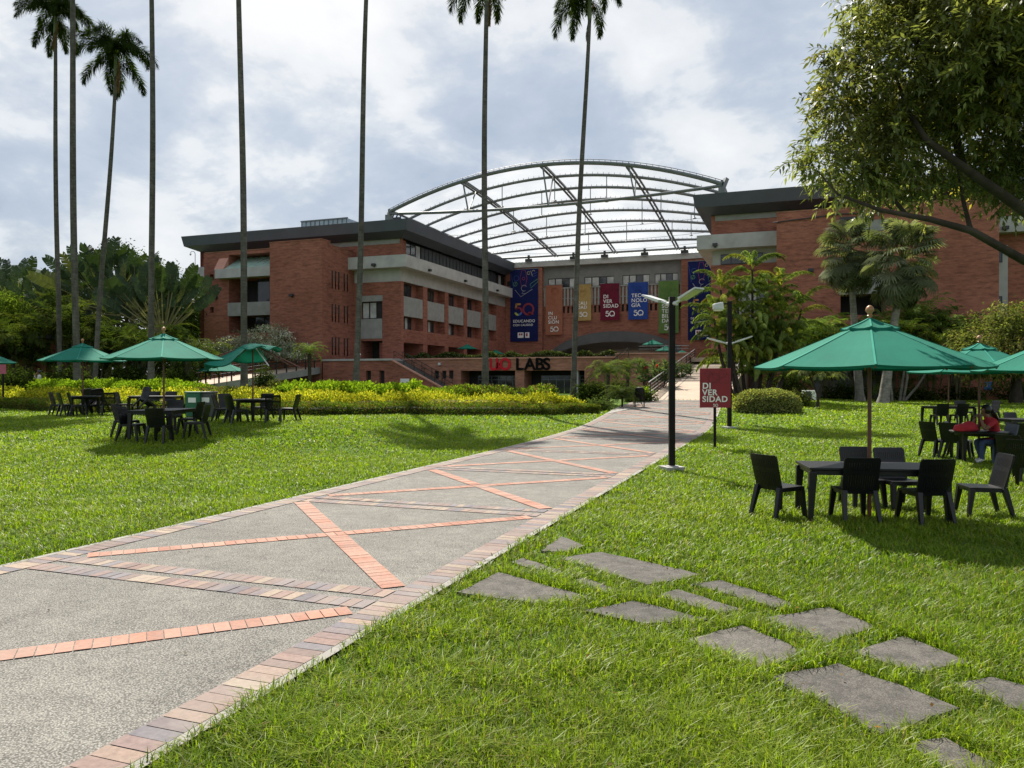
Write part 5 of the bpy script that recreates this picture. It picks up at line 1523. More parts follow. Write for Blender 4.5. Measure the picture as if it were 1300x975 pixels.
for px0, px1, y0, y1, mat, lab, words, zt, s50, dark in (
  (692.5, 714, 362, 425, 'b_terra', 'terracotta banner reading INCLUSION', ('IN', 'CLU', 'SIÓN'), 0.40, 0.105, (0.29, 0.09, 0.045)),
  (729.5, 750.5, 361, 407, 'b_ochre', 'ochre yellow banner reading CALIDAD, partly behind a palm trunk', ('CALI', 'DAD'), 0.44, 0.16, (0.35, 0.21, 0.06)),
  (762, 786, 360, 406.5, 'b_wine', 'wine red banner reading DIVERSIDAD hanging in the courtyard', ('DI', 'VER', 'SIDAD'), 0.60, 0.165, (0.10, 0.008, 0.022)),
  (797.5, 822.5, 358.5, 405.5, 'b_royal', 'royal blue banner reading TECNOLOGIA', ('TEC', 'NOLO', 'GÍA'), 0.60, 0.165, (0.012, 0.04, 0.22)),
  (836, 861.5, 356.5, 423, 'b_green', 'green banner reading SOSTENIBILIDAD, partly behind the lamp post', ('SOS', 'TENI', 'BILI', 'DAD'), 0.485, 0.105, (0.08, 0.17, 0.035))):
    t, c, w, h = banner(px0, px1, y0, y1, YB, mat, lab, words, None)
    size = w*0.262
    for i, s in enumerate(words):
        text_mb(s, size, M['offwhite_print'], 'lettering', c, (-w*0.34, -0.035, h*zt-i*w*0.245), bold=size*0.014, depth=0.003)
    white50(c, w*0.06, h*s50+0.05, w*0.30, -0.035)
    motif(c, w*0.96, h*0.66, h*0.93, simple(mat+'_motif', dark, 0.9, 0.05), len(lab), 9, -0.03, 0.06)
ORG = simple('print_orange', (0.42, 0.20, 0.05), 0.7, 0.05); REDP = simple('print_red', (0.22, 0.02, 0.04), 0.7, 0.05); BLUP = simple('print_blue', (0.05, 0.13, 0.45), 0.7, 0.05); YGP = simple('print_lime', (0.42, 0.48, 0.06), 0.7, 0.05)
L_BLUE = simple('line_blue', (0.03, 0.07, 0.30), 0.7, 0.05); L_GRN = simple('line_green', (0.10, 0.28, 0.12), 0.7, 0.05); L_RED = simple('line_red', (0.28, 0.03, 0.09), 0.7, 0.05); L_WHT = simple('line_pale', (0.35, 0.36, 0.38), 0.7, 0.05)
for px0, px1, y0, y1, lab, words in ((648, 683, 342, 433.5, 'tall navy banner reading EDUCANDO CON CALIDAD beside the left building', ('EDUCANDO', 'CON CALIDAD')),
                                     (873.3, 909, 331.5, 431.5, 'tall navy banner reading DE CRECIMIENTO E INNOVACION, partly behind the right building', ('DE CRECIMIENTO', 'E INNOVACIÓN'))):
    t, c, w, h = banner(px0, px1, y0, y1, BY_-1.0, 'b_blue', lab, words, None)
    emblem50(c, w*0.06, h*0.445, w*0.43, {'a': ORG, 'b': REDP, 'c': BLUP, 'd': YGP}, -0.035)
    s1 = w*0.132 if len(words[0]) < 10 else w*0.098
    text_mb(words[0], s1, M['offwhite_print'], 'lettering', c, (-w*0.40, -0.035, h*0.265), bold=s1*0.014, depth=0.003)
    text_mb(words[1], w*0.098, M['offwhite_print'], 'lettering', c, (-w*0.40, -0.035, h*0.215), bold=0.005, depth=0.003)
    mb = MB()
    for x in (-0.23, 0.04): mb.box(w*x, w*(x+0.21 if x < 0 else x+0.15), -0.04, -0.03, h*0.05, h*0.125)
    mb.build('crest', M['offwhite_print'], c)
    mb = MB(); mb.box(-w*0.19, -w*0.13, -0.045, -0.0405, h*0.085, h*0.113); mb.box(-w*0.115, -w*0.055, -0.045, -0.0405, h*0.085, h*0.113); mb.box(w*0.07, w*0.13, -0.045, -0.0405, h*0.07, h*0.113); mb.build('crest_mark', REDP, c)
    # line drawings: frame, leaf, hand, ruler, gear
    for mat, strokes in ((L_WHT, [[(-0.33, 0.72), (-0.12, 0.62), (0.30, 0.72)], arc_pts(0.0, 0.735, 0.10, R(30), R(300), 14), [(-0.02, 0.70), (-0.08, 0.665), (0.07, 0.665)]]),
                         (L_GRN, [[(0.22, 0.79), (0.50, 0.86), (0.50, 0.82), (0.24, 0.735), (0.22, 0.79)], arc_pts(-0.32, 0.80, 0.07, 0, 6.28, 12), [(-0.36, 0.77), (-0.28, 0.83)]]),
                         (L_RED, [arc_pts(-0.02, 0.87, 0.13, 0, 6.28, 6), arc_pts(-0.02, 0.87, 0.05, 0, 6.28, 8)]),
                         (L_BLUE, [arc_pts(-0.28, 0.88, 0.09, 0, 6.28, 14), [(0.28, 0.92), (0.48, 0.95)], [(0.3, 0.89), (0.46, 0.91)], [(-0.48, 0.96), (-0.38, 0.74)]]),
                         (simple('line_sand', (0.45, 0.40, 0.22), 0.7, 0.05), [arc_pts(0.16, 0.945, 0.05, 0.4, 6, 10), [(0.24, 0.975), (0.30, 0.90)], arc_pts(0.34, 0.95, 0.04, 0, 3, 8)])):
        for s in strokes:
            mb = MB()
            cx_ = sum(p[0] for p in s)/len(s); cz_ = sum(p[1] for p in s)/len(s)
            pts = [(p[0]*w, (cz_+(p[1]-cz_)*(w/h if len(s) > 8 else 1))*h) for p in s]; stroke(mb, pts, 0.055, -0.035); mb.build('line_drawing', mat, c)

# ---- ramp beside the path
RB, RTP, RZ0, RZ1 = 49.0, 73.6, float(H(-6, 49)), 3.66
rx0, rx1 = -8.85, -3.95
mb = MB(); k = 26
for i in range(k):
    y0 = RB+(RTP-RB)*i/k; y1 = RB+(RTP-RB)*(i+1)/k; z0 = RZ0+(RZ1-RZ0)*i/k+0.02; z1 = RZ0+(RZ1-RZ0)*(i+1)/k+0.02
    mb.quad((rx0, y0, z0), (rx1, y0, z0), (rx1, y1, z1), (rx0, y1, z1)); mb.quad((rx0, y1, 0), (rx0, y0, 0), (rx0, y0, z0), (rx0, y1, z1)); mb.quad((rx1, y0, 0), (rx1, y1, 0), (rx1, y1, z1), (rx1, y0, z0))
mb.quad((rx0, RTP, 0), (rx1, RTP, 0), (rx1, RTP, RZ1), (rx0, RTP, RZ1))
mb.box(rx0-0.05, rx1+0.05, RTP-0.25, RTP+0.4, RZ1-0.1, RZ1+0.10)
tag(mb.build('ramp', M['pink_paving']), kind='structure')
mb = MB(); x = rx0+1.0; s = (RZ1-RZ0)/(RTP-RB)
mb.quad((x, RB+0.1, RZ0+0.026+s*0.1), (x+0.07, RB+0.1, RZ0+0.026+s*0.1), (x+0.07, RTP-0.3, RZ1+0.026-s*0.3), (x, RTP-0.3, RZ1+0.026-s*0.3)); tag(mb.build('ramp_drain', M['concrete_dark']), kind='structure')
def railing(x, label):
    t = thing('ramp_railing', label, 'railing', (x, RB, RZ0)); mb = MB()
    def zz(y): return RZ0+(RZ1-RZ0)*(y-RB)/(RTP-RB)
    for k in range(9):
        y = RB+0.8+(RTP-RB-1.2)*k/8; mb = MB(); mb.box(x-0.035, x+0.035, y-0.035, y+0.035, zz(y)-0.2, zz(y)+1.08); mb.build('post', M['rail'], t, True)
    for hh, m_, w in ((1.1, 'rail_light', 0.06), (0.86, 'rail', 0.04), (0.64, 'rail', 0.04), (0.42, 'rail_light', 0.04), (0.2, 'rail', 0.04)):
        mb = MB(); mb.bar((x, RB+0.2, zz(RB+0.2)+hh), (x, RTP, zz(RTP)+hh), w, w); mb.build('rail', M[m_], t, True)
    return t
railing(rx0+0.06, 'dark barred railing along the left side of the ramp'); railing(rx1-0.06, 'dark barred railing along the right side of the ramp, behind the red sign')
# terrace railing between ramp and planter
t = thing('terrace_railing', 'thin handrail on the brick ledge above the flower bed left of the ramp', 'railing', (-12, 69.6, 4.32)); mb = MB()
mb.bar((ux(812), 69.65, 4.95), (rx0, 69.65, 4.95), 0.05, 0.05); mb.bar((ux(812), 69.65, 4.68), (rx0, 69.65, 4.68), 0.03, 0.03); mb.build('rail', M['rail_light'], t, True)
for k in range(5): x = ux(812)+(rx0-ux(812))*k/4; mb = MB(); mb.box(x-0.02, x+0.02, 69.63, 69.67, 4.30, 4.93); mb.build('post', M['rail'], t, True)
# diagonal handrail of the little stair in front of the lab
t = thing('stair_handrail', 'sloping dark handrail on the brick wall right of the lab doors', 'handrail', (ux(770), PYF-0.8, 0.6)); mb = MB()
mb.bar((ux(746), PYF-0.85, 0.6+0.9), (ux(800), PYF-0.85, 4.9), 0.06, 0.06); mb.bar((ux(746), PYF-0.85, 0.25+0.9), (ux(800), PYF-0.85, 4.55), 0.04, 0.04); mb.build('rail', M['rail'], t, True)
for k in range(5): x = ux(746)+(ux(800)-ux(746))*k/4; z = 1.5+3.4*k/4; mb = MB(); mb.box(x-0.03, x+0.03, PYF-0.88, PYF-0.82, z-1.2, z); mb.build('post', M['rail'], t, True)

# ---- walkway rising to the left building
S2 = np.array(W(262, 63)); T2 = np.array(W(441, 84.5)); uu = (T2-S2)/np.linalg.norm(T2-S2); nn = np.array([-uu[1], uu[0]]); zS = Zat(488.5, 63); zT = 3.72; wid = 3.6
t = thing('walkway_bridge', 'rising beige walkway with dark railings, from behind the hedge up to the left building', 'walkway', (*S2, 0.4))
def wp(s, o, z): p = S2+(T2-S2)*s+nn*o; return (p[0], p[1], z)
def wz(s): return zS+(zT-zS)*s
mb = MB(); K = 14
for i in range(K):
    a, b = i/K, (i+1)/K; mb.quad(wp(a, 0, wz(a)), wp(b, 0, wz(b)), wp(b, wid, wz(b)), wp(a, wid, wz(a)))
mb.build('deck', M['pink_paving'], t, True)
mb = MB()
for o in (0, wid-0.2): mb.add([wp(0, o, wz(0)-0.65), wp(1, o, wz(1)-0.65), wp(1, o, wz(1)-0.004), wp(0, o, wz(0)-0.004), wp(0, o+0.2, wz(0)-0.65), wp(1, o+0.2, wz(1)-0.65), wp(1, o+0.2, wz(1)-0.004), wp(0, o+0.2, wz(0)-0.004)], [(0, 1, 2, 3), (7, 6, 5, 4), (0, 4, 5, 1), (3, 2, 6, 7), (0, 3, 7, 4), (1, 5, 6, 2)])
mb.build('edge_beam', M['concrete_panel'], t, True)
for o in (0.06, wid-0.06):
    mb = MB()
    for hh in (0.98, 0.7): mb.bar(wp(-0.05, o, wz(-0.05)+hh), wp(1, o, wz(1)+hh), 0.07, 0.07)
    rl = mb.build('railing', M['rail'], t, True)
    for k in range(15): s = k/14; p = wp(s, o, wz(s)); mb = MB(); mb.box(p[0]-0.05, p[0]+0.05, p[1]-0.05, p[1]+0.05, p[2]-0.3, p[2]+1.0); mb.build('baluster', M['rail'], rl)
for s in (0.35, 0.7, 0.95):
    mb = MB(); p = wp(s, wid/2, 0); mb.box(p[0]-0.3, p[0]+0.3, p[1]-0.3, p[1]+0.3, 0, wz(s)-0.05); mb.build('pier', M['concrete_dark'], t, True)

# person resting on the terrace edge
pxy = W(455, 79.6)
seated(pxy, TER-0.02-0.25, TH+R(200), 'tiny person in a white shirt sitting on the terrace edge by the left building', [M['skin'], M['white'], M['dark_cloth'], M['dark_cloth']], 0.4, 'lap', False)

# terrace parasols
for px, d, s, lab in ((593, 92, 0.82, 'terrace parasol before the arcade of the left building, left of two'), (629, 100, 0.82, 'terrace parasol low behind the planter, right of a palm trunk'), (655, 101, 0.7, 'terrace parasol just peeping over the planter beside the lab sign'),
                      (829, 96, 0.95, 'terrace parasol in front of the arch, highest of three'), (845, 90, 0.85, 'terrace parasol behind the black lamp post, middle of three'), (866, 92, 0.75, 'terrace parasol right of the black lamp post, lowest of three')):
    zt = {593: 436.5, 629: 443.5, 655: 448, 829: 430.5, 845: 438.5, 866: 444}[px]
    umbrella(W(px, d), 11, lab, 'green parasols on the terrace', z=Zat(zt, d)-2.8*s, s=s)

# ---- membrane roof on steel arches over the courtyard
dm = thing('canopy_roof', 'arched translucent roof on grey steel trusses spanning the courtyard', 'roof', (-23.65, 72, 18.9))
DX0, DX1, DY0, DY1 = -40.7, -6.3, 72.6, 105.6
def dz(x, s):
    u = (x-DX0)/(DX1-DX0); return 19.5+0.1*(1-s)+3.45*4*u*(1-u)*(1-s**1.5)*0.985+0.15
def dp(x, s): return Vector((x, DY0+(DY1-DY0)*s, dz(x, s)))
NX, NY = 40, 24; vs = []; fs = []
for j in range(NY+1):
    for i in range(NX+1):
        p = dp(DX0+(DX1-DX0)*i/NX, j/NY); bil = abs(math.sin(j/NY*math.pi*8))*0.10+abs(math.sin(i/NX*math.pi*4))*0.06; vs.append((p.x, p.y, p.z+0.2+bil))
for j in range(NY):
    for i in range(NX): a = j*(NX+1)+i; fs.append((a, a+1, a+NX+2, a+NX+1))
o = link('membrane', npmesh('membrane', vs, fs, None, M['membrane'], True), dm, True)
for j in range(9):
    s = j/8; mb = MB(); r = 0.20 if j == 0 else 0.155
    mb.tube([dp(DX0+(DX1-DX0)*i/30, s) for i in range(31)], r, 8); a_ = mb.build('arch_tube', M['steel'], dm, True, smooth=True)
    if j < 8:
        mb = MB()
        for i in range(1, 60):
            p = dp(DX0+(DX1-DX0)*i/60, s); mb.bar(p+Vector((0, 0, 0.1)), p+Vector((0, 0, 0.34)), 0.035, 0.035)
        for hh in ((0.34,) if j == 0 else ()): mb.tube([dp(DX0+(DX1-DX0)*i/30, s)+Vector((0, 0, hh)) for i in range(31)], 0.03, 5)
        mb.build('clamp_row', M['frame_black'], a_)
for u in (0.0, 0.25, 0.5, 0.75, 1.0):
    x = DX0+(DX1-DX0)*u; mb = MB()
    if u in (0, 1): mb.tube([dp(x, s/16)+Vector((0, 0, 0.25)) for s in range(17)], 0.14, 8)
    else:
        for dx in (-0.2, 0.2): mb.tube([dp(x, s/20)+Vector((dx, 0, -0.16)) for s in range(21)], 0.11, 6)
        mb.tube([dp(x, s/20)+Vector((0, 0, 0.16)) for s in range(21)], 0.10, 6)
        for s in range(40):
            a = dp(x, s/40)+Vector((-0.2 if s % 2 else 0.2, 0, -0.16)); b = dp(x, (s+1)/40)+Vector((0, 0, 0.16)); mb.bar(a, b, 0.05, 0.05)
    mb.build('truss', M['steel'], dm, True)
# bottom chord across the front, with V struts and hangers
def chord(x): u = (x-DX0)/(DX1-DX0); return Vector((x, DY0, 19.6-0.55*4*u*(1-u)))
mb = MB(); mb.tube([chord(DX0+(DX1-DX0)*i/20) for i in range(21)], 0.15, 8); mb.build('tie_chord', M['steel'], dm, True)
for u in (0.25, 0.5, 0.75):
    x = DX0+(DX1-DX0)*u; mb = MB(); b = chord(x+0.6); mb.bar(dp(x, 0), b, 0.13, 0.13); mb.bar(dp(x, 0.11), b, 0.11, 0.11); mb.build('strut', M['steel'], dm, True)
for u, s, L in ((0.33, 0.12, 2.2), (0.42, 0.3, 2.6), (0.5, 0.12, 2.4), (0.58, 0.28, 2.8), (0.66, 0.1, 2.6), (0.72, 0.42, 2.6), (0.8, 0.25, 2.8), (0.28, 0.35, 2.4), (0.36, 0.5, 2.4), (0.5, 0.52, 2.6), (0.62, 0.6, 2.4), (0.78, 0.62, 2.2), (0.86, 0.45, 2.4), (0.45, 0.72, 2.0), (0.9, 0.2, 2.2)):
    p = dp(DX0+(DX1-DX0)*u, round(s*8)/8); mb = MB(); mb.tube([p, p-Vector((0, 0, L))], 0.05, 6); mb.lathe([(0.12, -0.14), (0.22, -0.1), (0.08, 0.0)], 10, p-Vector((0, 0, L))); mb.build('hanging_light', M['steel'], dm, True)
for s in (0.35, 0.6, 0.8):
    mb = MB(); a = Vector((DX0, DY0+(DY1-DY0)*s, 19.3)); b = Vector((DX1, DY0+(DY1-DY0)*s, 19.3)); mb.tube([a.lerp(b, i/12)-Vector((0, 0, 1.2*4*(i/12)*(1-i/12)*0.4)) for i in range(13)], 0.022, 5); mb.build('cable', M['steel'], dm, True)
for x in (DX0, DX1):
    mb = MB(); mb.box(x-0.3, x+0.3, DY0-0.3, DY0+0.3, 18.9, 19.45); mb.bar((x, DY0+0.1, 19.3), (x+(0.35 if x > -20 else -0.2), DY0+0.4, 20.3 if x > -20 else 19.7), 0.45, 0.35); mb.build('bearing', M['steel'], dm, True)

# ---- background bits at the left
hut = thing('brick_hut', 'low brick hut half hidden in the palm grove at the left side', 'building', (*W(-10, 60), 0.5), TH)
mb = MB(); mb.box(-9, 4.2, 0, 6, -0.5, 4.6); mb.build('wall', M['brick'], hut)
mb = MB(); mb.box(-9.3, 4.5, -0.3, 6.3, 4.61, 4.9); mb.build('roof', M['roof_slate'], hut)
mb = MB(); mb.box(-1.5, 1.0, -0.03, -0.004, 0.1, 2.6); mb.build('door', M['dark_void'], hut)
fb = thing('far_building', 'pale far building whose top shows above the trees at the left side', 'building', (*W(14, 150), 0), TH)
mb = MB(); mb.box(-11, 1.5, 0, 10, 0, 23.0); mb.build('wall', M['concrete'], fb); mb = MB(); mb.box(-11.3, 1.8, -0.3, 10.3, 23.003, 24.2); mb.build('parapet', M['concrete'], fb)
mb = MB()
for k in range(5): mb.box(-10+k*2.3, -8.6+k*2.3, -0.05, -0.01, 19.5, 21.3)
mb.build('window', M['dark_void'], fb)
# parked car, only its pale top shows over the hedge
cp = W(141, 58); t = thing('parked_car', 'pale car behind the hedge, only its roof and windscreen in view', 'car', (*cp, float(H(*cp))-0.05), TH+R(8))
prof = [(-2.1, 0.35), (-2.15, 0.75), (-1.9, 0.95), (-1.15, 1.02), (-0.55, 1.46), (0.75, 1.50), (1.45, 1.05), (2.05, 0.95), (2.15, 0.6), (2.1, 0.35)]
mb = MB(); n = len(prof)
def cw(z): return 0.86-0.18*max(0, z-0.95)/0.5
mb.add([(x, -cw(z), z) for x, z in prof]+[(x, cw(z), z) for x, z in prof], [tuple(range(n)), tuple(range(2*n-1, n-1, -1))]+[(i, n+i, n+(i+1) % n, (i+1) % n) for i in range(n)])
mb.build('body', M['white'], t, bevel=0.04)
mb = MB(); mb.add([(-1.12, -0.70, 1.05), (-1.12, 0.70, 1.05), (-0.6, 0.62, 1.43), (-0.6, -0.62, 1.43)], [(0, 1, 2, 3)]); mb.add([(-0.95, -0.872, 1.03), (1.2, -0.872, 1.06), (0.72, -0.70, 1.45), (-0.52, -0.70, 1.43)], [(0, 1, 2, 3)])
mb.v = [(x-0.012*(abs(y) < 0.71), y*1.01, z+0.01) for x, y, z in mb.v]; mb.build('window', M['glass'], t)
for x in (-1.35, 1.35):
    for y in (-0.78, 0.78):
        mb = MB(); mb.tube([(x, y-0.1, 0.33), (x, y+0.1, 0.33)], 0.33, 18); mb.build('wheel', M['frame_black'], t)
# air conditioner and blue box by the right building
ax_ = W(1027, 50); t = thing('air_conditioner', 'pale air conditioner unit on the ground against the right building', 'air conditioner', (*ax_, float(H(*ax_))), TH*0.3)
mb = MB(); mb.box(-0.42, 0.42, -0.17, 0.17, 0.06, 0.68); mb.build('case', M['white'], t, bevel=0.02)
mb = MB(); mb.tube([(-0.1, -0.185, 0.37), (-0.1, -0.172, 0.37)], 0.25, 20); mb.build('fan_grille', M['concrete_dark'], t)
for x in (-0.3, 0.3): mb = MB(); mb.box(x-0.05, x+0.05, -0.15, 0.15, -0.03, 0.06); mb.build('foot', M['frame_black'], t)
ax_ = W(1254, 60); t = thing('wall_box', 'small blue box on the shaded wall behind the right lawn', 'box', (*ax_, float(H(*ax_))+0.75), 0)
mb = MB(); mb.box(-0.28, 0.28, -0.15, 0.15, 0.0, 0.55); mb.build('case', M['blue_box'], t, bevel=0.02); mb = MB(); mb.box(-0.29, 0.29, -0.16, 0.16, 0.56, 0.62); mb.build('lid', M['blue_box'], t)
mb = MB(); mb.box(-0.06, 0.06, -0.06, 0.06, -0.9, 0.0); mb.build('post', M['rail'], t)
# ------------------------------------------------------------------ plants
def frond_arr(L=3.2, phi0=60, droop=130, nl=42, ll=0.6, w=0.055, c=(0.05, 0.08, 0.02), plume=0.6, seed=0, fold=25, pw=1.3, rw=0.05, hang=0.15, r0=0.12):
    """feather leaf: a bending midrib with leaflets on both sides, growing along +X"""
    r = np.random.default_rng(seed); n = nl; s = np.linspace(0, 1, n+1)
    ph = R(phi0)-R(droop)*s**pw; ds = L/n
    px = np.concatenate([[0], np.cumsum(np.cos(ph[:-1])*ds)]); pz = np.concatenate([[0], np.cumsum(np.sin(ph[:-1])*ds)])
    P = np.stack([px, 0*px, pz], 1); T = np.stack([np.cos(ph), 0*ph, np.sin(ph)], 1); Nn = np.stack([-np.sin(ph), 0*ph, np.cos(ph)], 1); Yv = np.array([0, 1.0, 0])
    lv = Leaves(); lv.strip(P, np.linspace(rw, rw*0.25, n+1), np.array(c)*np.array([1.5, 1.3, 1.1]), np.tile(Yv, (n+1, 1))); lv.strip(P, np.linspace(rw, rw*0.25, n+1), np.array(c)*np.array([1.5, 1.3, 1.1]), Nn)
    k = s > r0; Pk, Tk, Nk, sk = P[k], T[k], Nn[k], s[k]; m = len(Pk)
    for sg in (1, -1):
        for rep in range(2 if plume > 0.4 else 1):
            a = R(fold)+r.normal(0, plume, m); b = R(62)-R(26)*sk+r.normal(0, 0.12, m)
            d = (np.cos(b)[:, None])*Tk+np.sin(b)[:, None]*(np.cos(a)[:, None]*Yv*sg+np.sin(a)[:, None]*Nk)
            d = unit(d+np.array([0, 0, -hang])); lens = ll*(0.35+0.65*np.sin(np.pi*np.clip((sk-r0)/(1-r0)*0.85+0.13, 0, 1)))*r.uniform(0.85, 1.15, m)
            sd2 = unit(np.cross(d, Nk)); 
            lv.cards(Pk+Tk*r.uniform(-.5, .5, (m, 1))*ds, d, sd2, lens, w*r.uniform(0.8, 1.2, m), np.clip(np.array(c)*(1+0.2*r.normal(size=(m, 1))), 0.004, 1), lens*hang*0.8, 0.4)
    return lv.arr()
def rotM(az, tilt=0, loc=(0, 0, 0), s=1.0, roll=0):
    return Matrix.Translation(loc) @ Matrix.Rotation(az, 4, 'Z') @ Matrix.Rotation(-tilt, 4, 'Y') @ Matrix.Rotation(roll, 4, 'X') @ Matrix.Scale(s, 4)
def arr_mesh(a, name):
    lv = Leaves(); lv.put(a, Matrix.Identity(4)); return lv.mesh(name)

# ---- royal palms: each frond a part
RC = (0.030, 0.046, 0.014)
ROYAL = [arr_mesh(frond_arr(3.5, p, d, 84, 0.80, 0.046, RC, 0.95, i, 10, 1.15, 0.075, 0.25), 'frond') for i, (p, d) in enumerate(((76, 135), (55, 135), (22, 108), (64, 155)))]
def royal(px0, py0, px1, py1, d, label, rad=0.2, seed=0, crown=True, nf=24, py_is_crown=True):
    rad *= 0.9; r = random.Random(seed); b = np.array(W(px0, d)); z0 = float(H(*b)); t_ = np.array(W(px1, d)); z1 = Zat(py1, d)
    t = thing('royal_palm', label, 'palm', (*b, z0), 0, 'tall royal palms'); h = z1-z0; off = t_-b
    zb = Zat(py0, d)
    pts = []; rd = []; k = 22
    sl = off/max(1e-3, (z1-zb))
    for i in range(k+1):
        s = i/k; z = h*s; w = sl*((z0+z)-zb) if True else 0
        bow = 0.06*math.sin(s*math.pi*2+seed)
        pts.append((w[0]+bow*RT[0], w[1]+bow*RT[1], z)); rd.append(rad*(1.25-0.35*min(1, s*9)) if s < 0.11 else rad*(0.92+0.12*math.sin(s*3.0))*(1.0-0.32*s))
    mb = MB(); mb.tube(pts, rd, 14); mb.build('trunk', M['palm_bark'], t, smooth=True)
    top = Vector(pts[-1]); mb = MB(); mb.tube([top, top+Vector((0, 0, 0.5)), top+Vector((0, 0, 1.3)), top+Vector((0, 0, 1.7))], [rd[-1]*1.12, rd[-1]*1.25, rd[-1]*0.85, 0.05], 12); mb.build('crownshaft', M['crownshaft'], t, smooth=True)
    for i in range(nf):
        m = (0, 3, 1, 1, 2)[i % 5]; fo = link('frond', ROYAL[m], t)
        fo.location = top+Vector((0, 0, 1.45-0.25*(m == 2))); s = r.uniform(0.78, 0.98); fo.scale = (s, s, s)
        fo.rotation_euler = (r.uniform(-0.3, 0.3), r.uniform(-0.12, 0.12)+(0.2 if m == 2 else 0), i*2.399+r.uniform(-.2, .2))
    # a dead frond hanging down the trunk
    fo = link('dead_frond', DEAD, t); fo.location = top+Vector((0.1*RT[0]+0.16, 0.1*RT[1], 1.0)); fo.rotation_euler = (0, 0, r.uniform(0, 6))
    return t
DEAD = arr_mesh(frond_arr(2.2, -70, 18, 26, 0.35, 0.05, (0.14, 0.095, 0.05), 0.5, 9, 10, 1.2, 0.09, 0.8), 'dead_frond')
royal(75, 480, 71, 48, 56, 'royal palm with its crown in view, farthest left of the tall palms', 0.20, 1)
royal(97, 480, 92, -60, 50, 'royal palm second from the left, standing straight with its crown out of view', 0.24, 2)
royal(121, 480, 148, 98, 53, 'royal palm leaning right whose full drooping crown stands against the sky', 0.19, 3)
royal(193, 485, 194, -70, 49, 'bare straight royal palm trunk right of the leaning palm', 0.22, 4)
royal(311, 480, 304, -80, 45, 'royal palm trunk standing before the stair tower of the left building', 0.22, 5)
royal(452, 480, 468, -55, 46, 'royal palm trunk tilting slightly right before the corner of the left building', 0.20, 6)
royal(615, 485, 617, 4, 46, 'royal palm before the lab doors, only its drooping frond tips and trunk in view', 0.22, 7)
royal(727, 488, 747, 26, 47, 'royal palm leaning right before the ochre banner, its crown at the top of the view', 0.19, 8)

# ---- hedges
hx = np.array([p[0] for p in HEDGE_PX], float); 
def tpx(px, back=0.0):
    ts = np.linspace(0, 1, 240); q = np.array([hedge_pt(t, back) for t in ts]); pp = 650+F*(q@RT)/(q@FW)
    return float(np.interp(px, pp, ts))
def hedge(name, label, px0, px1, b0, b1, h, n, LL, LW, cols, core, bumpy=0.1, loose=0.06, freq=3.0, hfun=None, sprig=0):
    t0, t1 = tpx(px0, (b0+b1)/2), tpx(px1, (b0+b1)/2)
    mid = hedge_pt((t0+t1)/2, (b0+b1)/2); root = thing(name, label, 'hedge', (*mid, float(H(*mid))), 0)
    tt = rng.uniform(t0, t1, n)
    P = np.array([hedge_pt(t, 0) for t in np.linspace(t0, t1, 200)]); nn_ = np.array([hedge_pt(t, 1)-hedge_pt(t, 0) for t in np.linspace(t0, t1, 200)])
    s = (tt-t0)/(t1-t0)*199; i = np.minimum(s.astype(int), 198); f = (s-i)[:, None]
    base = P[i]*(1-f)+P[i+1]*f; nrm = nn_[i]
    # surface leaves: front face, top, back
    w = b1-b0; u = rng.uniform(0, h+w+h*0.35, n)
    Hh = h*(1+bumpy*np.sin(base[:, 0]*freq+1.3*np.sin(base[:, 1]*2.1))+bumpy*0.7*np.sin(base[:, 0]*freq*2.7+base[:, 1]*3.3))
    if hfun is not None: Hh = Hh*hfun(tt)
    back = np.where(u < h, 0.0, np.where(u < h+w, u-h, w)); zz = np.where(u < h, u/h, np.where(u < h+w, 1.0, 1-(u-h-w)/h))
    # rounded shoulders
    q = np.clip(back/w, 0, 1); zz = zz*(1-0.10*(2*np.abs(q-0.5))**3)
    dpt = np.abs(rng.normal(0, loose, n))
    pos = np.concatenate([base+nrm*(b0+back)[:, None], (H(base[:, 0], base[:, 1])+zz*Hh)[:, None]], 1)
    outn = np.concatenate([nrm*np.where(u < h, -1.0, np.where(u < h+w, 0.0, 1.0))[:, None], np.where((u > h) & (u < h+w), 1.0, 0.25)[:, None]], 1)
    pos -= outn*dpt[:, None]*0.8
    pos += rng.normal(0, loose*0.6, (n, 3))
    d = unit(outn*0.9+rand_unit(n)*0.8+np.array([0, 0, 0.25])); sd2 = unit(np.cross(d, rand_unit(n)))
    lv = Leaves(); ci = rng.integers(0, len(cols), n); cc = np.array(cols)[ci]
    patch = 0.5+0.5*np.sin(pos[:, 0]*1.1+np.sin(pos[:, 1]*0.9)*2)*np.sin(pos[:, 2]*6+pos[:, 0]*2.3)
    cc = cc*(0.75+0.45*patch[:, None])*(1+0.18*rng.normal(size=(n, 1)))
    lv.cards(pos, d, sd2, LL*rng.uniform(0.6, 1.3, n), LW*rng.uniform(0.6, 1.3, n), np.clip(cc, 0.004, 0.9), LL*0.15)
    o = link('foliage', lv.mesh('foliage'), root, True)
    # woody inside that stops the eye
    mb = MB(); m = 60; vs = []; fs = []
    for k in range(m+1):
        t = t0+(t1-t0)*k/m; a = hedge_pt(t, b0+0.12); b = hedge_pt(t, b1-0.1); z = float(H(*a)); hh = h*0.80*(float(hfun(np.array([t]))[0]) if hfun is not None else 1)*(1-bumpy)
        vs += [(*a, z-0.1), (*a, z+hh*0.8), (*hedge_pt(t, b0+0.3), z+hh), (*hedge_pt(t, b1-0.25), z+hh), (*b, z-0.1)]
    for k in range(m):
        for j in range(4): fs.append((k*5+j, k*5+5+j, k*5+6+j, k*5+1+j))
    mb.add(vs, fs); mb.build('stems', core, root, True)
    return root
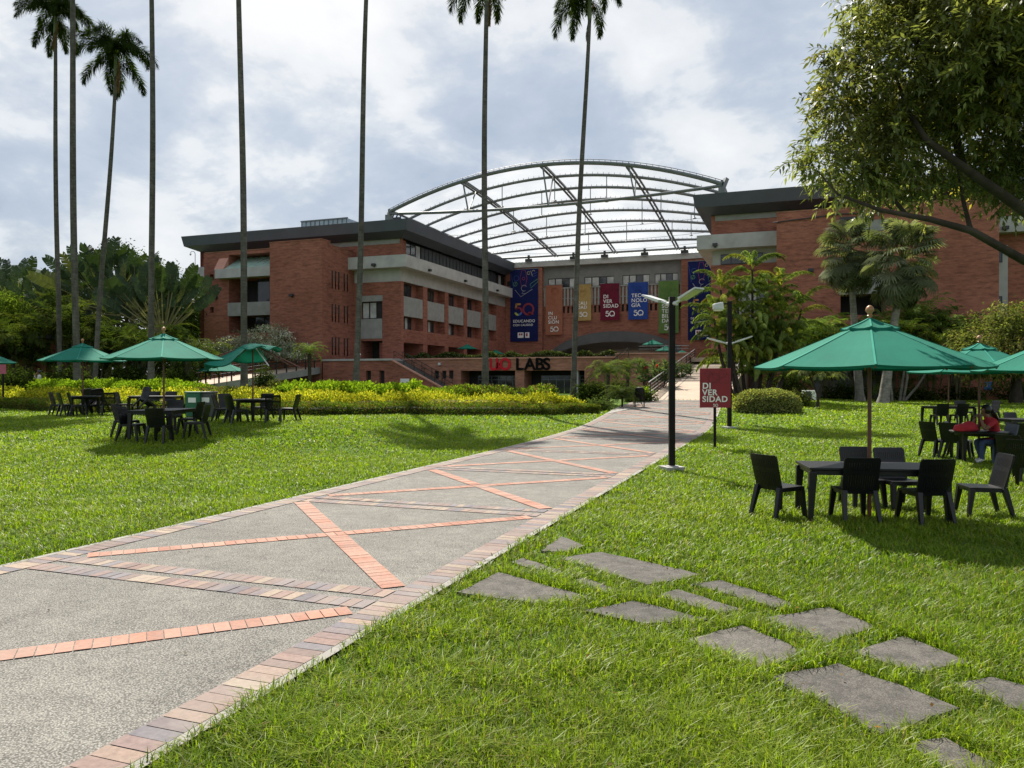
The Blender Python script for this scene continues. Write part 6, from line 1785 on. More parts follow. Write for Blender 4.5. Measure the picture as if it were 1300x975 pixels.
HD = simple('hedge_inside', (0.030, 0.036, 0.010), 0.95, 0.5, 9); HY = simple('yellow_hedge_inside', (0.10, 0.085, 0.012), 0.95, 0.5, 9)
hedge('hedge', 'low clipped dark green hedge along the front edge of the planting', -140, 762, 0.0, 1.0, 0.43, 52000, 0.085, 0.05, [(0.075, 0.125, 0.020), (0.10, 0.16, 0.026), (0.13, 0.17, 0.032), (0.17, 0.12, 0.04)], HD, 0.07, 0.06)
hedge('hedge', 'bright yellow hedge behind the low green one', -140, 758, 1.15, 3.1, 0.74, 60000, 0.11, 0.06, [(0.46, 0.41, 0.03), (0.38, 0.37, 0.03), (0.22, 0.26, 0.025), (0.13, 0.17, 0.02), (0.50, 0.46, 0.07)], HY, 0.17, 0.12, 1.7)
MIX = [(0.10, 0.13, 0.03), (0.07, 0.10, 0.025), (0.16, 0.15, 0.05), (0.15, 0.09, 0.05)]
LIME = [(0.19, 0.29, 0.018), (0.25, 0.34, 0.025), (0.14, 0.22, 0.02), (0.10, 0.16, 0.015)]
hedge('hedge', 'lime green bushy hedge behind the yellow one, at the left by the palm trunks', 62, 250, 3.4, 5.6, 1.14, 26000, 0.15, 0.085, LIME, HD, 0.07, 0.10, 1.9)
hedge('hedge', 'duller mixed green and russet hedge between the two lime green stretches', 252, 390, 3.4, 5.4, 0.86, 14000, 0.13, 0.075, MIX, HD, 0.07, 0.09, 2.2)
hedge('hedge', 'lime green bushy hedge behind the yellow one, before the stair and podium', 372, 582, 3.3, 5.6, 1.06, 26000, 0.15, 0.085, LIME, HD, 0.10, 0.10, 1.7)
hedge('hedge', 'mixed green hedge in front of the lab doors', 565, 752, 3.3, 5.4, 1.08, 22000, 0.14, 0.08, MIX+LIME[1:], HD, 0.12, 0.10, 2.1)

# ---- leafy crowns made of many leaves in clumps
def crown(lv, blobs, n, LL, LW, cols, per=26, spread=0.16, hang=0.35, shell=0.55):
    vol = np.array([b[3]*b[4]*b[5] for b in blobs])**0.75; cnt = (vol/vol.sum()*n/per*1.25).astype(int)+1
    for b, k in zip(blobs, cnt):
        u = rand_unit(k)*(rng.uniform(shell**3, 1, (k, 1))**(1/3)); c0 = np.array(b[:3])+u*np.array(b[3:6])*(1+0.12*rng.normal(size=(k, 1)))
        pos = np.repeat(c0, per, 0)+rng.normal(size=(k*per, 3))*spread*np.array([1, 1, 0.7])
        m = k*per; out = np.repeat(unit(u*np.array([1, 1, 0.8])), per, 0)
        d = unit(out*0.6+rand_unit(m)*0.8+np.array([0, 0, -hang])); sd2 = unit(np.cross(d, rand_unit(m)*0.6+np.array([0, 0, 1.0])))
        ci = np.repeat(rng.integers(0, len(cols), k), per); cc = np.array(cols)[ci]*np.repeat(1+0.22*rng.normal(size=(k, 1)), per, 0)*(1+0.15*rng.normal(size=(m, 1)))
        lv.cards(pos, d, sd2, LL*rng.uniform(0.6, 1.3, m), LW*rng.uniform(0.7, 1.25, m), np.clip(cc, 0.004, 0.9), LL*0.2)
def tree(name, label, cat, px, d, blobs, n, LL, LW, cols, trunk_r=0.16, group=None, per=26, spread=0.25, bark='bark', hang=0.3, z=None, lean=0.0, shell=0.55, limbs=True):
    """blobs in picture terms: (px, py, half width px, half height px, depth offset)"""
    b = np.array(W(px, d)); z0 = float(H(*b)) if z is None else z
    t = thing(name, label, cat, (*b, z0), 0, group); bl = []
    for bx, by, rx, ry, dd in blobs:
        dd_ = d+dd; c = W(bx, dd_); s = dd_/F; bl.append((c[0], c[1], Zat(by, dd_), rx*s, rx*s, ry*s))
    lv = Leaves(); crown(lv, bl, n, LL, LW, cols, per, spread, hang, shell); link('crown', lv.mesh('crown'), t, True)
    mb = MB(); p0 = Vector((*b, z0-0.1)); zt = min(x[2] for x in bl); fork = Vector((*b, z0+(max(zt, z0+0.4)-z0)*0.75))
    mb.tube([p0, p0.lerp(fork, 0.5)+Vector((0.03, 0, 0)), fork], [trunk_r*1.3, trunk_r, trunk_r*0.8], 9)
    if limbs:
        for x in bl:
            e = Vector(x[:3]); mb.tube([fork, fork.lerp(e, 0.5)+Vector((0, 0, 0.15)), e], [trunk_r*0.6, trunk_r*0.4, trunk_r*0.12], 6)
    mb.build('trunk', M[bark], t, True, smooth=True)
    return t
DK = [(0.030, 0.048, 0.012), (0.040, 0.060, 0.015), (0.050, 0.070, 0.018)]
OL = [(0.075, 0.088, 0.026), (0.10, 0.11, 0.034), (0.058, 0.072, 0.02), (0.13, 0.125, 0.045)]

# ---- the big tree at the upper right
TS = 0.84
bt = np.array(W(1425, 13.2*TS)); big = thing('shade_tree', 'big olive green tree leaning into the view from the upper right', 'tree', (*bt, 0), 0)
blobs = []
for px, py, r_, d in [(1200, 55, 120, 13), (1120, 120, 72, 12.5), (1088, 185, 50, 12.2), (1125, 205, 62, 12.8), (1215, 160, 95, 13.5), (1320, 100, 130, 13), (1308, 215, 52, 12.6), (1400, 60, 140, 13), (1290, -70, 150, 13.5), (1160, -25, 62, 13), (1070, 220, 32, 12.2), (1046, 190, 22, 12), (1075, 115, 28, 12.4), (1108, 40, 38, 12.8), (1190, 228, 32, 12.4), (1250, 60, 100, 11.6), (1420, 200, 90, 13), (1275, 225, 32, 13.2), (1500, 80, 150, 13.4), (1380, -90, 150, 13), (1085, 70, 26, 12.6), (1128, 0, 30, 12.6)]:
    d *= TS; c = W(px, d); s = d/F; blobs.append((c[0], c[1], Zat(py, d), r_*s, r_*s*1.15, r_*s*0.85))
lv = Leaves(); nn_s = 15000; vol = np.array([b[3]**2.2 for b in blobs]); cnt = (vol/vol.sum()*nn_s).astype(int)+20
OLV = 1.55*np.array([(0.082, 0.095, 0.034), (0.110, 0.122, 0.045), (0.065, 0.078, 0.027), (0.145, 0.145, 0.052), (0.20, 0.17, 0.04)])
for b, k in zip(blobs, cnt):
    u = rand_unit(k)*(rng.uniform(0.25, 1, (k, 1))**(1/3)); c0 = np.array(b[:3])+u*np.array(b[3:6])*(1+0.10*rng.normal(size=(k, 1)))
    q8 = np.repeat(np.arange(k//9+1), 9)[:k]; cc0 = c0[q8*9 % k]; off_ = rand_unit(k)*np.array([1, 1, 0.75])*0.17; c0 = cc0+off_; tw = unit(off_/0.17+u*0.35+np.array([0, 0, 0.05])); L = rng.uniform(0.18, 0.34, k); cbase = OLV[rng.choice(5, k//9+1, p=[.33, .3, .22, .1, .05])][q8]*(1+0.25*rng.normal(size=(k//9+1, 1)))[q8]*(1+0.1*rng.normal(size=(k, 1)))
    ax2 = unit(np.cross(tw, rand_unit(k)))
    lv.cards(c0, tw, ax2, L, 0.008, np.tile((0.05, 0.04, 0.025), (k, 1)), 0.05)
    for j in range(9):
        s = (j+1)/9; sg = 1 if j % 2 else -1
        p = c0+tw*(L*s)[:, None]-np.array([0, 0, 1.0])*(0.05*s*s); d = unit(tw*0.55+ax2*sg*0.7*(1 if j < 8 else 0)+rand_unit(k)*0.35+np.array([0, 0, -0.18]))
        lv.cards(p, d, unit(np.cross(d, rand_unit(k)*0.5+np.array([0, 0, 1.0]))), rng.uniform(0.08, 0.135, k), rng.uniform(0.030, 0.044, k), np.clip(cbase*(1+0.12*rng.normal(size=(k, 1))), 0.004, 0.5), 0.02, 0.42)
link('crown', lv.mesh('crown', M['leaf_glossy']), big, True)
def W3(px, py, d): return Vector((*W(px, d), Zat(py, d)))
def WT(px, py, d): return W3(px, py, d*TS)
mb = MB(); mb.tube([Vector((*bt, -0.1)), Vector((*bt, 1.2)), WT(1418, 400, 13.2), WT(1405, 330, 13.1)], [0.42, 0.33, 0.29, 0.26], 14)
mb.tube([WT(1405, 335, 13.1), WT(1300, 268, 12.2), WT(1221, 212, 11.7), WT(1175, 178, 11.7), WT(1151, 140, 12.0), WT(1130, 80, 12.5)], [0.14, 0.075, 0.052, 0.038, 0.028, 0.012], 10)
mb.tube([WT(1408, 345, 13.1), WT(1360, 350, 12.5), WT(1300, 331, 12.0), WT(1232, 293, 11.6), WT(1181, 279, 11.5), WT(1117, 267, 11.6), WT(1063, 247, 11.9), WT(1035, 215, 12.1)], [0.12, 0.08, 0.058, 0.046, 0.036, 0.026, 0.016, 0.008], 10)
mb.tube([WT(1405, 330, 13.1), WT(1380, 200, 13.2), WT(1330, 60, 13.3), WT(1290, -60, 13.4)], [0.2, 0.15, 0.1, 0.04], 10)
mb.tube([WT(1221, 212, 12.6), WT(1200, 120, 12.9), WT(1180, 30, 13)], [0.06, 0.045, 0.015], 8); mb.tube([WT(1232, 293, 12.4), WT(1222, 255, 12.5), WT(1215, 215, 12.6)], [0.035, 0.025, 0.01], 7)
mb.tube([WT(1175, 178, 12.6), WT(1120, 150, 12.5), WT(1075, 130, 12.4)], [0.04, 0.03, 0.008], 7); mb.tube([WT(1151, 274, 12.25), WT(1110, 225, 12.4), WT(1085, 195, 12.4)], [0.03, 0.02, 0.008], 7)
mb.build('trunk', M['bark'], big, True, smooth=True)

# ---- palm clumps
AREC = [frond_arr(2.7, p, dr, 30, 0.62, 0.075, c, 0.22, 20+i, 22, 1.4, 0.05, 0.25) for i, (p, dr, c) in enumerate(((78, 95, (0.050, 0.075, 0.018)), (66, 110, (0.045, 0.068, 0.017)), (56, 120, (0.06, 0.085, 0.02)), (72, 125, (0.075, 0.095, 0.02))))]
def areca(px, d, topy, label, n=16, stems=8, spread=0.9, s=1.0, tint=1.0, name='cane_palm', group='bushy cane palms', seed=0, spray=0.75):
    r = random.Random(seed*31+int(px)); b = np.array(W(px, d)); z0 = float(H(*b)); t = thing(name, label, 'palm', (*b, z0), 0, group)
    htop = Zat(topy, d)-z0; mb = MB(); lv = Leaves()
    for k in range(stems):
        a = r.uniform(0, 6.28); rr = r.uniform(0.1, spread); hh = max(0.5, (htop-1.9*s)*r.uniform(0.45, 1.0)); lean = r.uniform(0.05, 0.35)
        p0 = Vector((math.cos(a)*rr*0.5, math.sin(a)*rr*0.5, -0.1)); p1 = Vector((math.cos(a)*rr*(1+lean*2), math.sin(a)*rr*(1+lean*2), hh))
        mb.tube([p0, p0.lerp(p1, 0.5)-Vector((0, 0, 0.02)), p1], [0.06*s, 0.05*s, 0.04*s], 7)
        for j in range(max(3, n*3//stems)):
            q = AREC[r.randrange(4)]; lv.put(q, rotM(r.uniform(0, 6.28), r.uniform(-0.35, 0.25), p1, s*r.uniform(0.75, 1.15), r.uniform(-.3, .3)), tint*r.uniform(0.75, 1.3))
    # low fronds that fill the foot of the clump
    for k in range(n//2):
        lv.put(AREC[r.randrange(4)], rotM(r.uniform(0, 6.28), r.uniform(-0.3, 0.15), (r.uniform(-spread, spread), r.uniform(-spread, spread), r.uniform(0.1, max(0.3, htop*0.4))), s*r.uniform(0.6, 0.95), 0), tint*r.uniform(0.7, 1.1))
    link('fronds', lv.mesh('fronds'), t); mb.build('stems', M['stem'], t, smooth=True)
    return t
AL = 'bushy dark cane palm in the left palm grove'
for i, (px, d, ty, lab) in enumerate([
    (-45, 57, 380, 'cane palm thicket at the far left side of the grove'), (18, 58, 388, 'cane palm left of the standing person, in front of the brick hut'), (50, 62, 372, 'tall cane palm between the left side and the first palm trunk'),
    (84, 60, 352, 'tallest cane palm, behind the first two palm trunks'), (118, 59, 392, 'cane palm just behind the leaning palm trunk'), (150, 60, 398, 'cane palm between the leaning trunk and the bare straight trunk'),
    (178, 58, 405, 'cane palm below the fan shaped palms'), (214, 60, 402, 'cane palm right of the bare straight trunk'), (240, 62, 425, 'low cane palm beside the silvery tree'), (-100, 56, 370, 'cane palm outside the left side of the view')]):
    areca(px, d, ty, lab, 20, 9, 1.25, 1.12, 0.8, seed=i)
for i, (px, d, ty, lab) in enumerate([(1008, 56, 402, 'dark cane palm between the drooping palm and the fan palms'), (1050, 58, 395, 'cane palm behind the left fan palm trunk'), (1100, 60, 392, 'cane palm between the two fan palm trunks'),
    (1140, 59, 386, 'cane palm just right of the right fan palm trunk'), (1180, 58, 378, 'tallest cane palm on the right, left of the round olive tree'), (1216, 57, 392, 'cane palm beside the round olive tree')]):
    areca(px, d, ty-6, lab, 20, 9, 1.15, 1.12, 2.0, seed=40+i)

# ---- drooping clump palm left of the fan palms (tiered fronds in random tints, leaf colour raised for the backlight)
CAR = [frond_arr(2.9, p, dr, 84, 0.34, 0.05, c, 1.0, 60+i, 12, 1.3, 0.05, 0.45) for i, (p, dr, c) in enumerate(((55, 110, (0.15, 0.20, 0.045)), (35, 100, (0.18, 0.235, 0.06)), (62, 130, (0.115, 0.16, 0.036)), (45, 115, (0.25, 0.26, 0.05))))]
b = np.array(W(955, 47)); cz0 = float(H(*b)); t = thing('clump_palm', 'tall clump of drooping light green palms beside the ramp', 'palm', (*b, cz0), 0); lv = Leaves(); mb = MB(); r = random.Random(4)
for dx, dy, hh in ((0, 0, 8.0), (0.7, 0.4, 6.4), (-0.8, 0.3, 6.0), (1.6, -0.3, 5.2), (-1.2, -0.4, 4.2), (0.3, -0.8, 3.6), (2.2, 0.5, 3.6), (-1.7, 0.2, 6.8), (1.5, 0.6, 7.0), (-2.0, -0.5, 5.0), (2.6, -0.2, 5.6)):
    p1 = Vector((dx*RT[0]*1.15, dx*RT[1]*1.15+dy, hh)); mb.tube([Vector((p1.x*0.45, p1.y*0.45, -0.1)), Vector((p1.x*0.8, p1.y*0.8, hh*0.5)), p1], [0.13, 0.10, 0.06], 8)
    nt_ = int(4+hh*2.3)
    for k in range(nt_):
        z = hh*(0.36+0.64*k/nt_)+r.uniform(-.2, .3); lv.put(CAR[r.randrange(4)], rotM(k*2.399+r.uniform(-.3, .3), r.uniform(-0.1, 0.35)*(k/nt_), (p1.x*(0.5+0.5*k/nt_), p1.y*(0.5+0.5*k/nt_), z), r.uniform(0.7, 1.02)*(1.0 if k < nt_-3 else 0.85), r.uniform(-.3, .3)), r.uniform(0.7, 1.35))
    for k in range(4): lv.put(CAR[r.randrange(4)], rotM(k*1.57+r.uniform(-.3, .3), 0.45, (p1.x, p1.y, hh+0.1), 0.8, 0), r.uniform(0.9, 1.4))
link('fronds', lv.mesh('fronds'), t); mb.build('stems', M['bark'], t, smooth=True)

# ---- fan palms
def fanleaf(c, seed, L=0.95, n=24):
    r = np.random.default_rng(seed); lv = Leaves(); ang = np.linspace(R(-150), R(150), n)+r.normal(0, 0.03, n)
    d = np.stack([np.cos(ang), np.sin(ang), 0*ang], 1); sd2 = np.stack([-np.sin(ang), np.cos(ang), 0*ang], 1)
    base = np.tile([0, 0, 0.0], (n, 1)).astype(float); l1 = L*0.62; m = base+d*l1+np.array([0, 0, -0.05]); w = 2*l1*math.tan(R(300/n)/2)*0.9
    cc = np.clip(np.array(c)*(1+0.15*r.normal(size=(n, 1))), 0.004, 1)
    lv.quads(np.stack([base, m+sd2*w/2, m+d*0.05, m-sd2*w/2], 1), cc)
    tip = m+d*L*0.30+np.array([0, 0, -0.30*L])*r.uniform(0.6, 1.2, (n, 1)); lv.quads(np.stack([m-sd2*w/2, m+sd2*w/2, tip+sd2*0.01, tip-sd2*0.01], 1), cc*1.1)
    return lv
FAN = [fanleaf(c, 80+i) for i, c in enumerate(((0.105, 0.12, 0.07), (0.13, 0.145, 0.09), (0.09, 0.105, 0.06), (0.17, 0.18, 0.12)))]
def fanpalm(px0, py0, px1, py1, d, crown_px, label, rad=0.24, seed=0):
    r = random.Random(seed); b = np.array(W(px0, d)); z0 = float(H(*b)); top = W3(px1, py1, d); t = thing('fan_palm', label, 'palm', (*b, z0), 0, 'fan palms')
    mb = MB(); p0 = Vector((*b, z0-0.1)); mb.tube([p0, p0.lerp(top, 0.06), p0.lerp(top, 0.3), p0.lerp(top, 0.7), top], [rad*1.7, rad*1.2, rad, rad*0.8, rad*0.75], 12); mb.build('trunk', M['palm_bark_pale'], t, True, smooth=True)
    rr = crown_px*d/F; lv = Leaves(); Tl = top-Vector((*b, z0))
    for k in range(84):
        el = r.uniform(-1.15, 1.4); az = k*2.399+r.uniform(-.2, .2); pl = rr*r.uniform(0.50, 0.74); dv_ = Vector((math.cos(az)*math.cos(el), math.sin(az)*math.cos(el), math.sin(el)*1.45))
        e = Tl+dv_*pl-Vector((0, 0, pl*0.10)); lv.strip(np.array([Tl, (Tl+e)/2+Vector((0, 0, pl*0.06)), e]), 0.045, (0.11, 0.12, 0.05), np.tile(unit(np.array(Vector((-math.sin(az), math.cos(az), 0)))), (3, 1)))
        a = FAN[r.randrange(4)].arr(); lv.put(a, Matrix.Translation(e) @ Matrix.Rotation(az, 4, 'Z') @ Matrix.Rotation(-(el-0.35), 4, 'Y') @ Matrix.Rotation(r.uniform(-.4, .4), 4, 'X') @ Matrix.Scale(rr/2.6*r.uniform(0.85, 1.15), 4), r.uniform(0.75, 1.3)*(1 if el > -0.6 else 0.9))
    link('crown', lv.mesh('crown'), t); return t
fanpalm(1092, 508, 1078, 322, 54, 44, 'left of the two fan palms in front of the right building, partly behind the other', 0.26, 1)
fanpalm(1121, 512, 1146, 332, 50, 54, 'right of the two fan palms, with the wider crown, in front of the right building', 0.28, 2)

# ---- traveller's palms: paddles spread in one plane
def paddle(c, seed, pet=3.2, bl=1.9, w=0.78):
    r = np.random.default_rng(seed); lv = Leaves(); n = 15
    s = np.linspace(0, 1, n+1); P = np.stack([pet+bl*s, 0*s, -0.75*s**2], 1); wd_ = w*np.sin(np.pi*np.clip(s*0.80+0.12, 0, 1))**0.5; wd_[-1] *= 0.75
    pts = np.array([[0, 0, 0], [pet*0.5, 0, 0.05], [pet, 0, 0], [pet+bl*0.6, 0, -0.2]]); lv.strip(pts, np.array([0.16, 0.09, 0.06, 0.03]), (0.16, 0.15, 0.07), np.tile([0, 1.0, 0], (4, 1)))
    for sg in (1, -1):
        for i in range(n):
            tear = r.uniform(0, 0.05) if r.uniform() < 0.35 else 0; dz_ = r.normal(0, 0.04)-0.10
            a = P[i]; b_ = P[i+1]; o1 = a+np.array([0.16, sg*wd_[i]/2, dz_]); o2 = b_+np.array([0.16-tear, sg*wd_[i+1]/2, dz_])
            lv.quads(np.array([[a, b_, o2, o1]]), np.clip(np.array(c)*(1+0.12*r.normal()), 0.004, 1))
    return lv
PAD = [paddle(c, 120+i) for i, c in enumerate(((0.032, 0.052, 0.022), (0.038, 0.060, 0.025), (0.027, 0.045, 0.020), (0.10, 0.115, 0.03)))]
def travel(px, d, basey, topy, label, face=0.0, n=24, seed=0, a0=2, a1=178):
    r = random.Random(seed); b = np.array(W(px, d)); z0 = float(H(*b)); t = thing('fan_shaped_palm', label, 'palm', (*b, z0), TH+face, 'fan shaped palms with paddle leaves')
    zb = Zat(basey, d)-z0; L = Zat(topy, d)-z0-zb; s = L/5.1; mb = MB(); mb.tube([(0, 0, -0.1), (0, 0, zb*0.5), (0, 0, zb+0.3)], [0.3, 0.24, 0.22], 10); mb.build('trunk', M['stem'], t, smooth=True); lv = Leaves()
    for k in range(n):
        a = R(a0)+R(a1-a0)*(k+0.5)/n+r.uniform(-.04, .04); q = PAD[3] if r.random() < 0.10 else PAD[r.randrange(3)]
        lv.put(q.arr(), Matrix.Translation((0, r.uniform(-.25, .25), zb)) @ Matrix.Rotation(-a, 4, 'Y') @ Matrix.Rotation(r.uniform(-.35, .35), 4, 'Z') @ Matrix.Rotation(r.choice((1.57, 1.2, -1.2, 1.9))+r.uniform(-.35, .35), 4, 'X') @ Matrix.Scale(s*(1.03 if k % 2 else 0.84)*r.uniform(0.92, 1.04), 4), r.uniform(0.75, 1.25))
    link('fronds', lv.mesh('fronds', M['leaf_dark']), t); return t
travel(138, 71, 395, 305, 'tallest fan shaped palm in the grove, its round head behind the leaning trunk', 0.4, 46, 1)
travel(168, 69, 402, 318, 'fan shaped palm right of the tallest one, its bare leaf stalks spread like a fan', -0.15, 38, 2)
travel(207, 67, 428, 336, 'fan shaped palm at the right end of the grove, against the sky', 0.15, 36, 3, 42, 150)
travel(112, 73, 408, 330, 'fan shaped palm on the left flank of the tallest one', -0.4, 34, 4)
travel(20, 75, 400, 328, 'dark fan shaped palm at the left side of the view', 0.4, 24, 5)
travel(-30, 76, 400, 325, 'dark fan shaped palm outside the left side of the view', -0.2, 22, 6)
travel(62, 70, 410, 345, 'fan shaped palm with raised paddle leaves between the left side and the trunks', 0.7, 18, 7)

# ---- broadleaf trees and shrubs of the left grove
tree('leafy_tree', 'light green leafy tree at the left side, in front of the dark palms', 'tree', 2, 66, [(0, 385, 30, 16, 0), (-25, 400, 26, 18, 0), (20, 400, 22, 14, 0)], 5200, 0.26, 0.13, [(0.10, 0.15, 0.02), (0.13, 0.18, 0.025), (0.08, 0.12, 0.02)], 0.16)
tree('leafy_tree', 'dark rounded tree far behind, between the grove and the left building', 'tree', 240, 108, [(250, 405, 18, 18, 0), (232, 410, 16, 16, 0), (262, 418, 16, 14, 0), (215, 420, 16, 14, 0)], 6500, 0.36, 0.19, DK, 0.25)
tree('leafy_tree', 'dark tree mass behind the tallest fan shaped palm', 'tree', 150, 84, [(150, 340, 36, 28, 0), (110, 375, 36, 36, 0), (190, 365, 40, 36, 0), (70, 395, 36, 30, 0), (215, 400, 30, 30, 0)], 15000, 0.34, 0.17, DK, 0.3, spread=0.5)
tree('leafy_tree', 'dark tree mass behind the palms at the left side of the view', 'tree', 20, 86, [(10, 385, 40, 30, 0), (-40, 380, 40, 34, 0), (50, 400, 36, 26, 0), (-90, 390, 44, 36, 0)], 13000, 0.34, 0.17, DK, 0.3, spread=0.5)
SIL = [(0.40, 0.41, 0.37), (0.50, 0.505, 0.46), (0.28, 0.30, 0.25), (0.15, 0.17, 0.125)]
tree('silver_tree', 'silvery grey leafed tree before the stair tower of the left building', 'tree', 330, 78.5, [(300, 442, 30, 15, 0), (340, 429, 34, 17, 0.4), (376, 445, 20, 12, -0.4), (268, 448, 24, 14, 0), (322, 446, 30, 14, -0.5), (352, 444, 26, 13, -0.5)], 11000, 0.24, 0.10, SIL, 0.14, spread=0.22, per=20)
def shrub(px, d, topy, wpx, label, cols, n=2600, LL=0.22, LW=0.1, name='shrub', cat='shrub', group=None, flower=None, z=None, spread=0.2):
    b = np.array(W(px, d)); z0 = float(H(*b)) if z is None else z; h = Zat(topy, d)-z0; rx = wpx/2*d/F; t = thing(name, label, cat, (*b, z0), 0, group); lv = Leaves()
    bl = [(b[0]+RT[0]*o*rx, b[1]+RT[1]*o*rx, z0+h*k, rx*0.52, rx*0.5, h*0.42) for o, k in ((-0.5, 0.45), (0.5, 0.45), (0, 0.58), (-0.15, 0.3), (0.35, 0.28))]
    crown(lv, bl, n, LL, LW, cols, 16, spread, 0.0, 0.3); link('foliage', lv.mesh('foliage'), t, True)
    mb = MB()
    for k in range(5):
        x = bl[k]; mb.tube([Vector((b[0], b[1], z0-0.1)), Vector(x[:3])], [0.05, 0.015], 6)
    mb.build('stems', M['bark'], t, True)
    if flower:
        lv = Leaves(); k = flower[1]; p = np.array([[b[0]+random.uniform(-.7, .7)*rx, b[1]-0.4*rx, z0+h*random.uniform(0.6, 1.0)] for _ in range(k)])
        for j in range(5): d_ = rand_unit(k); lv.cards(p, d_, unit(np.cross(d_, rand_unit(k))), 0.14, 0.12, np.tile(flower[0], (k, 1)), 0.0)
        link('flower', lv.mesh('flower'), t, True)
    return t
for px, d, ty, w, lab in ((-40, 52, 448, 110, 'dark shrub at the far left behind the hedge'), (22, 50, 466, 60, 'dark shrub left of the standing person'), (86, 54, 462, 62, 'dark shrub at the foot of the three palm trunks'), (165, 55, 462, 60, 'dark shrub below the distant parasol'), (222, 54, 468, 56, 'dark shrub left of the walkway')):
    shrub(px, d, ty, w, lab, DK, 3000, 0.24, 0.11)
shrub(336, 58, 464, 26, 'dark shrub in front of the walkway below the collapsed parasol', DK, 1800, 0.2, 0.09)
shrub(352, 57, 480, 30, 'small pale green shrub beside the dark one in front of the walkway', OL, 1500, 0.16, 0.08)
# ---- small feather palms
DATE = [frond_arr(1.55, p, dr, 34, 0.34, 0.028, c, 0.25, 140+i, 18, 1.2, 0.03, 0.2) for i, (p, dr, c) in enumerate(((75, 105, (0.095, 0.125, 0.045)), (55, 110, (0.085, 0.115, 0.04)), (30, 100, (0.075, 0.10, 0.035))))]
def featherpalm(px, d, hubpy, rpx, label, n=26, trunk=0.09, tint=1.0, seed=0):
    r = random.Random(seed); b = np.array(W(px, d)); z0 = float(H(*b)); t = thing('feather_palm', label, 'palm', (*b, z0), 0, 'small feather palms'); hh = max(0.25, Zat(hubpy, d)-z0); s = rpx*d/F/1.25; lv = Leaves()
    mb = MB(); mb.tube([(0, 0, -0.1), (0, 0, hh*0.6), (0, 0, hh)], [trunk*1.2, trunk, trunk*1.25], 9); mb.build('trunk', M['bark'], t, smooth=True)
    for k in range(n): lv.put(DATE[k % 3], rotM(k*2.399+r.uniform(-.2, .2), r.uniform(-.2, .2), (0, 0, hh), s*r.uniform(0.85, 1.1), r.uniform(-.2, .2)), tint*r.uniform(0.75, 1.25))
    link('fronds', lv.mesh('fronds'), t); return t
featherpalm(393, 58, 449, 21, 'small bright feather palm in front of the walkway', 24, 0.13, 1.25, 1)
featherpalm(772, 44, 475, 27, 'feathery dwarf palm at the right end of the hedges, by the lab wall', 34, 0.09, 1.1, 2)
featherpalm(797, 47, 470, 24, 'feathery dwarf palm right behind the first one', 30, 0.09, 0.9, 3)
featherpalm(182, 56, 454, 36, 'spreading feather palm below the distant parasol', 26, 0.16, 0.55, 4)
featherpalm(238, 55, 456, 38, 'spreading feather palm left of the walkway, behind the nearest left parasol', 28, 0.16, 0.6, 5)
# ---- plants at the foot of the ramp
featherpalm(790, 41, 506, 26, 'grassy low palm in front of the dwarf palms', 40, 0.05, 0.75, 6)
shrub(760, 39.5, 508, 30, 'low green shrub at the right end of the low hedge', [(0.06, 0.085, 0.03), (0.09, 0.12, 0.04)], 1800, 0.14, 0.045)
shrub(816, 52, 493, 30, 'bright lime ground shrub behind the litter bin', LIME, 1600, 0.16, 0.08)
def oleander(px, d, topy, wpx, label, seed):
    r = random.Random(seed); b = np.array(W(px, d)); z0 = float(H(*b)); h = Zat(topy, d)-z0; rx = wpx/2*d/F; t = thing('oleander_bush', label, 'shrub', (*b, z0), 0); lv = Leaves(); fl = Leaves(); mb = MB()
    for k in range(62):
        o = r.uniform(-1, 1); q = r.uniform(-0.8, 0.8); hh = h*r.uniform(0.45, 1.0); p = np.array([RT[0]*o*rx-RT[1]*q, RT[1]*o*rx+RT[0]*q, hh])
        if k % 4 == 0: mb.tube([Vector((p[0]*0.4, p[1]*0.4, -0.1)), Vector(p)], [0.04, 0.015], 6)
        m = 15; d_ = unit(rand_unit(m)*0.8+np.array([0, 0, 0.75])); lv.cards(np.tile(p, (m, 1))-d_*0.1, d_, unit(np.cross(d_, rand_unit(m))), rng.uniform(0.45, 0.75, m), 0.085, vary((0.085, 0.115, 0.06), m, 0.25), 0.06)
        if k % 9 == 0: dd = rand_unit(8); fl.cards(np.tile(p, (8, 1))+np.array([0, 0, 0.28]), dd, unit(np.cross(dd, rand_unit(8))), 0.2, 0.17, np.tile((0.50, 0.05, 0.07), (8, 1)), 0)
    link('foliage', lv.mesh('foliage'), t); link('flower', fl.mesh('flower'), t); mb.build('stems', M['bark'], t)
oleander(832, 55, 460, 48, 'long leaved flowering bush with a few red blossoms beside the ramp railing', 1); oleander(858, 60, 464, 34, 'long leaved bush beside the upper part of the ramp railing', 2)
# ---- clipped bush right of the path
xy = np.array(G(974, 523)); d = depth(*xy); t = thing('clipped_bush', 'wide clipped dome of a bush with a sunlit yellow green top, right of the path', 'shrub', (*xy, float(H(*xy))), TH)
n = 15000; a = rng.uniform(0, 2*np.pi, n); ct = rng.uniform(0, 1, n)**0.8; st = np.sqrt(1-ct**2); rx = 41*d/F; rz = Zat(495.5, d)-float(H(*xy))
sq = lambda v, p: np.sign(v)*np.abs(v)**p
pos = np.stack([rx*np.cos(a)*st**0.7, 1.25*np.sin(a)*st**0.7, rz*ct**0.75], 1)*(1+0.025*rng.normal(size=(n, 1))); pos[:, 2] = np.maximum(0.03, pos[:, 2]*(1+0.03*np.sin(pos[:, 0]*5)))
on = unit(np.stack([np.cos(a)*st, np.sin(a)*st, ct], 1)); d_ = unit(on*0.7+rand_unit(n)*0.8); lv = Leaves()
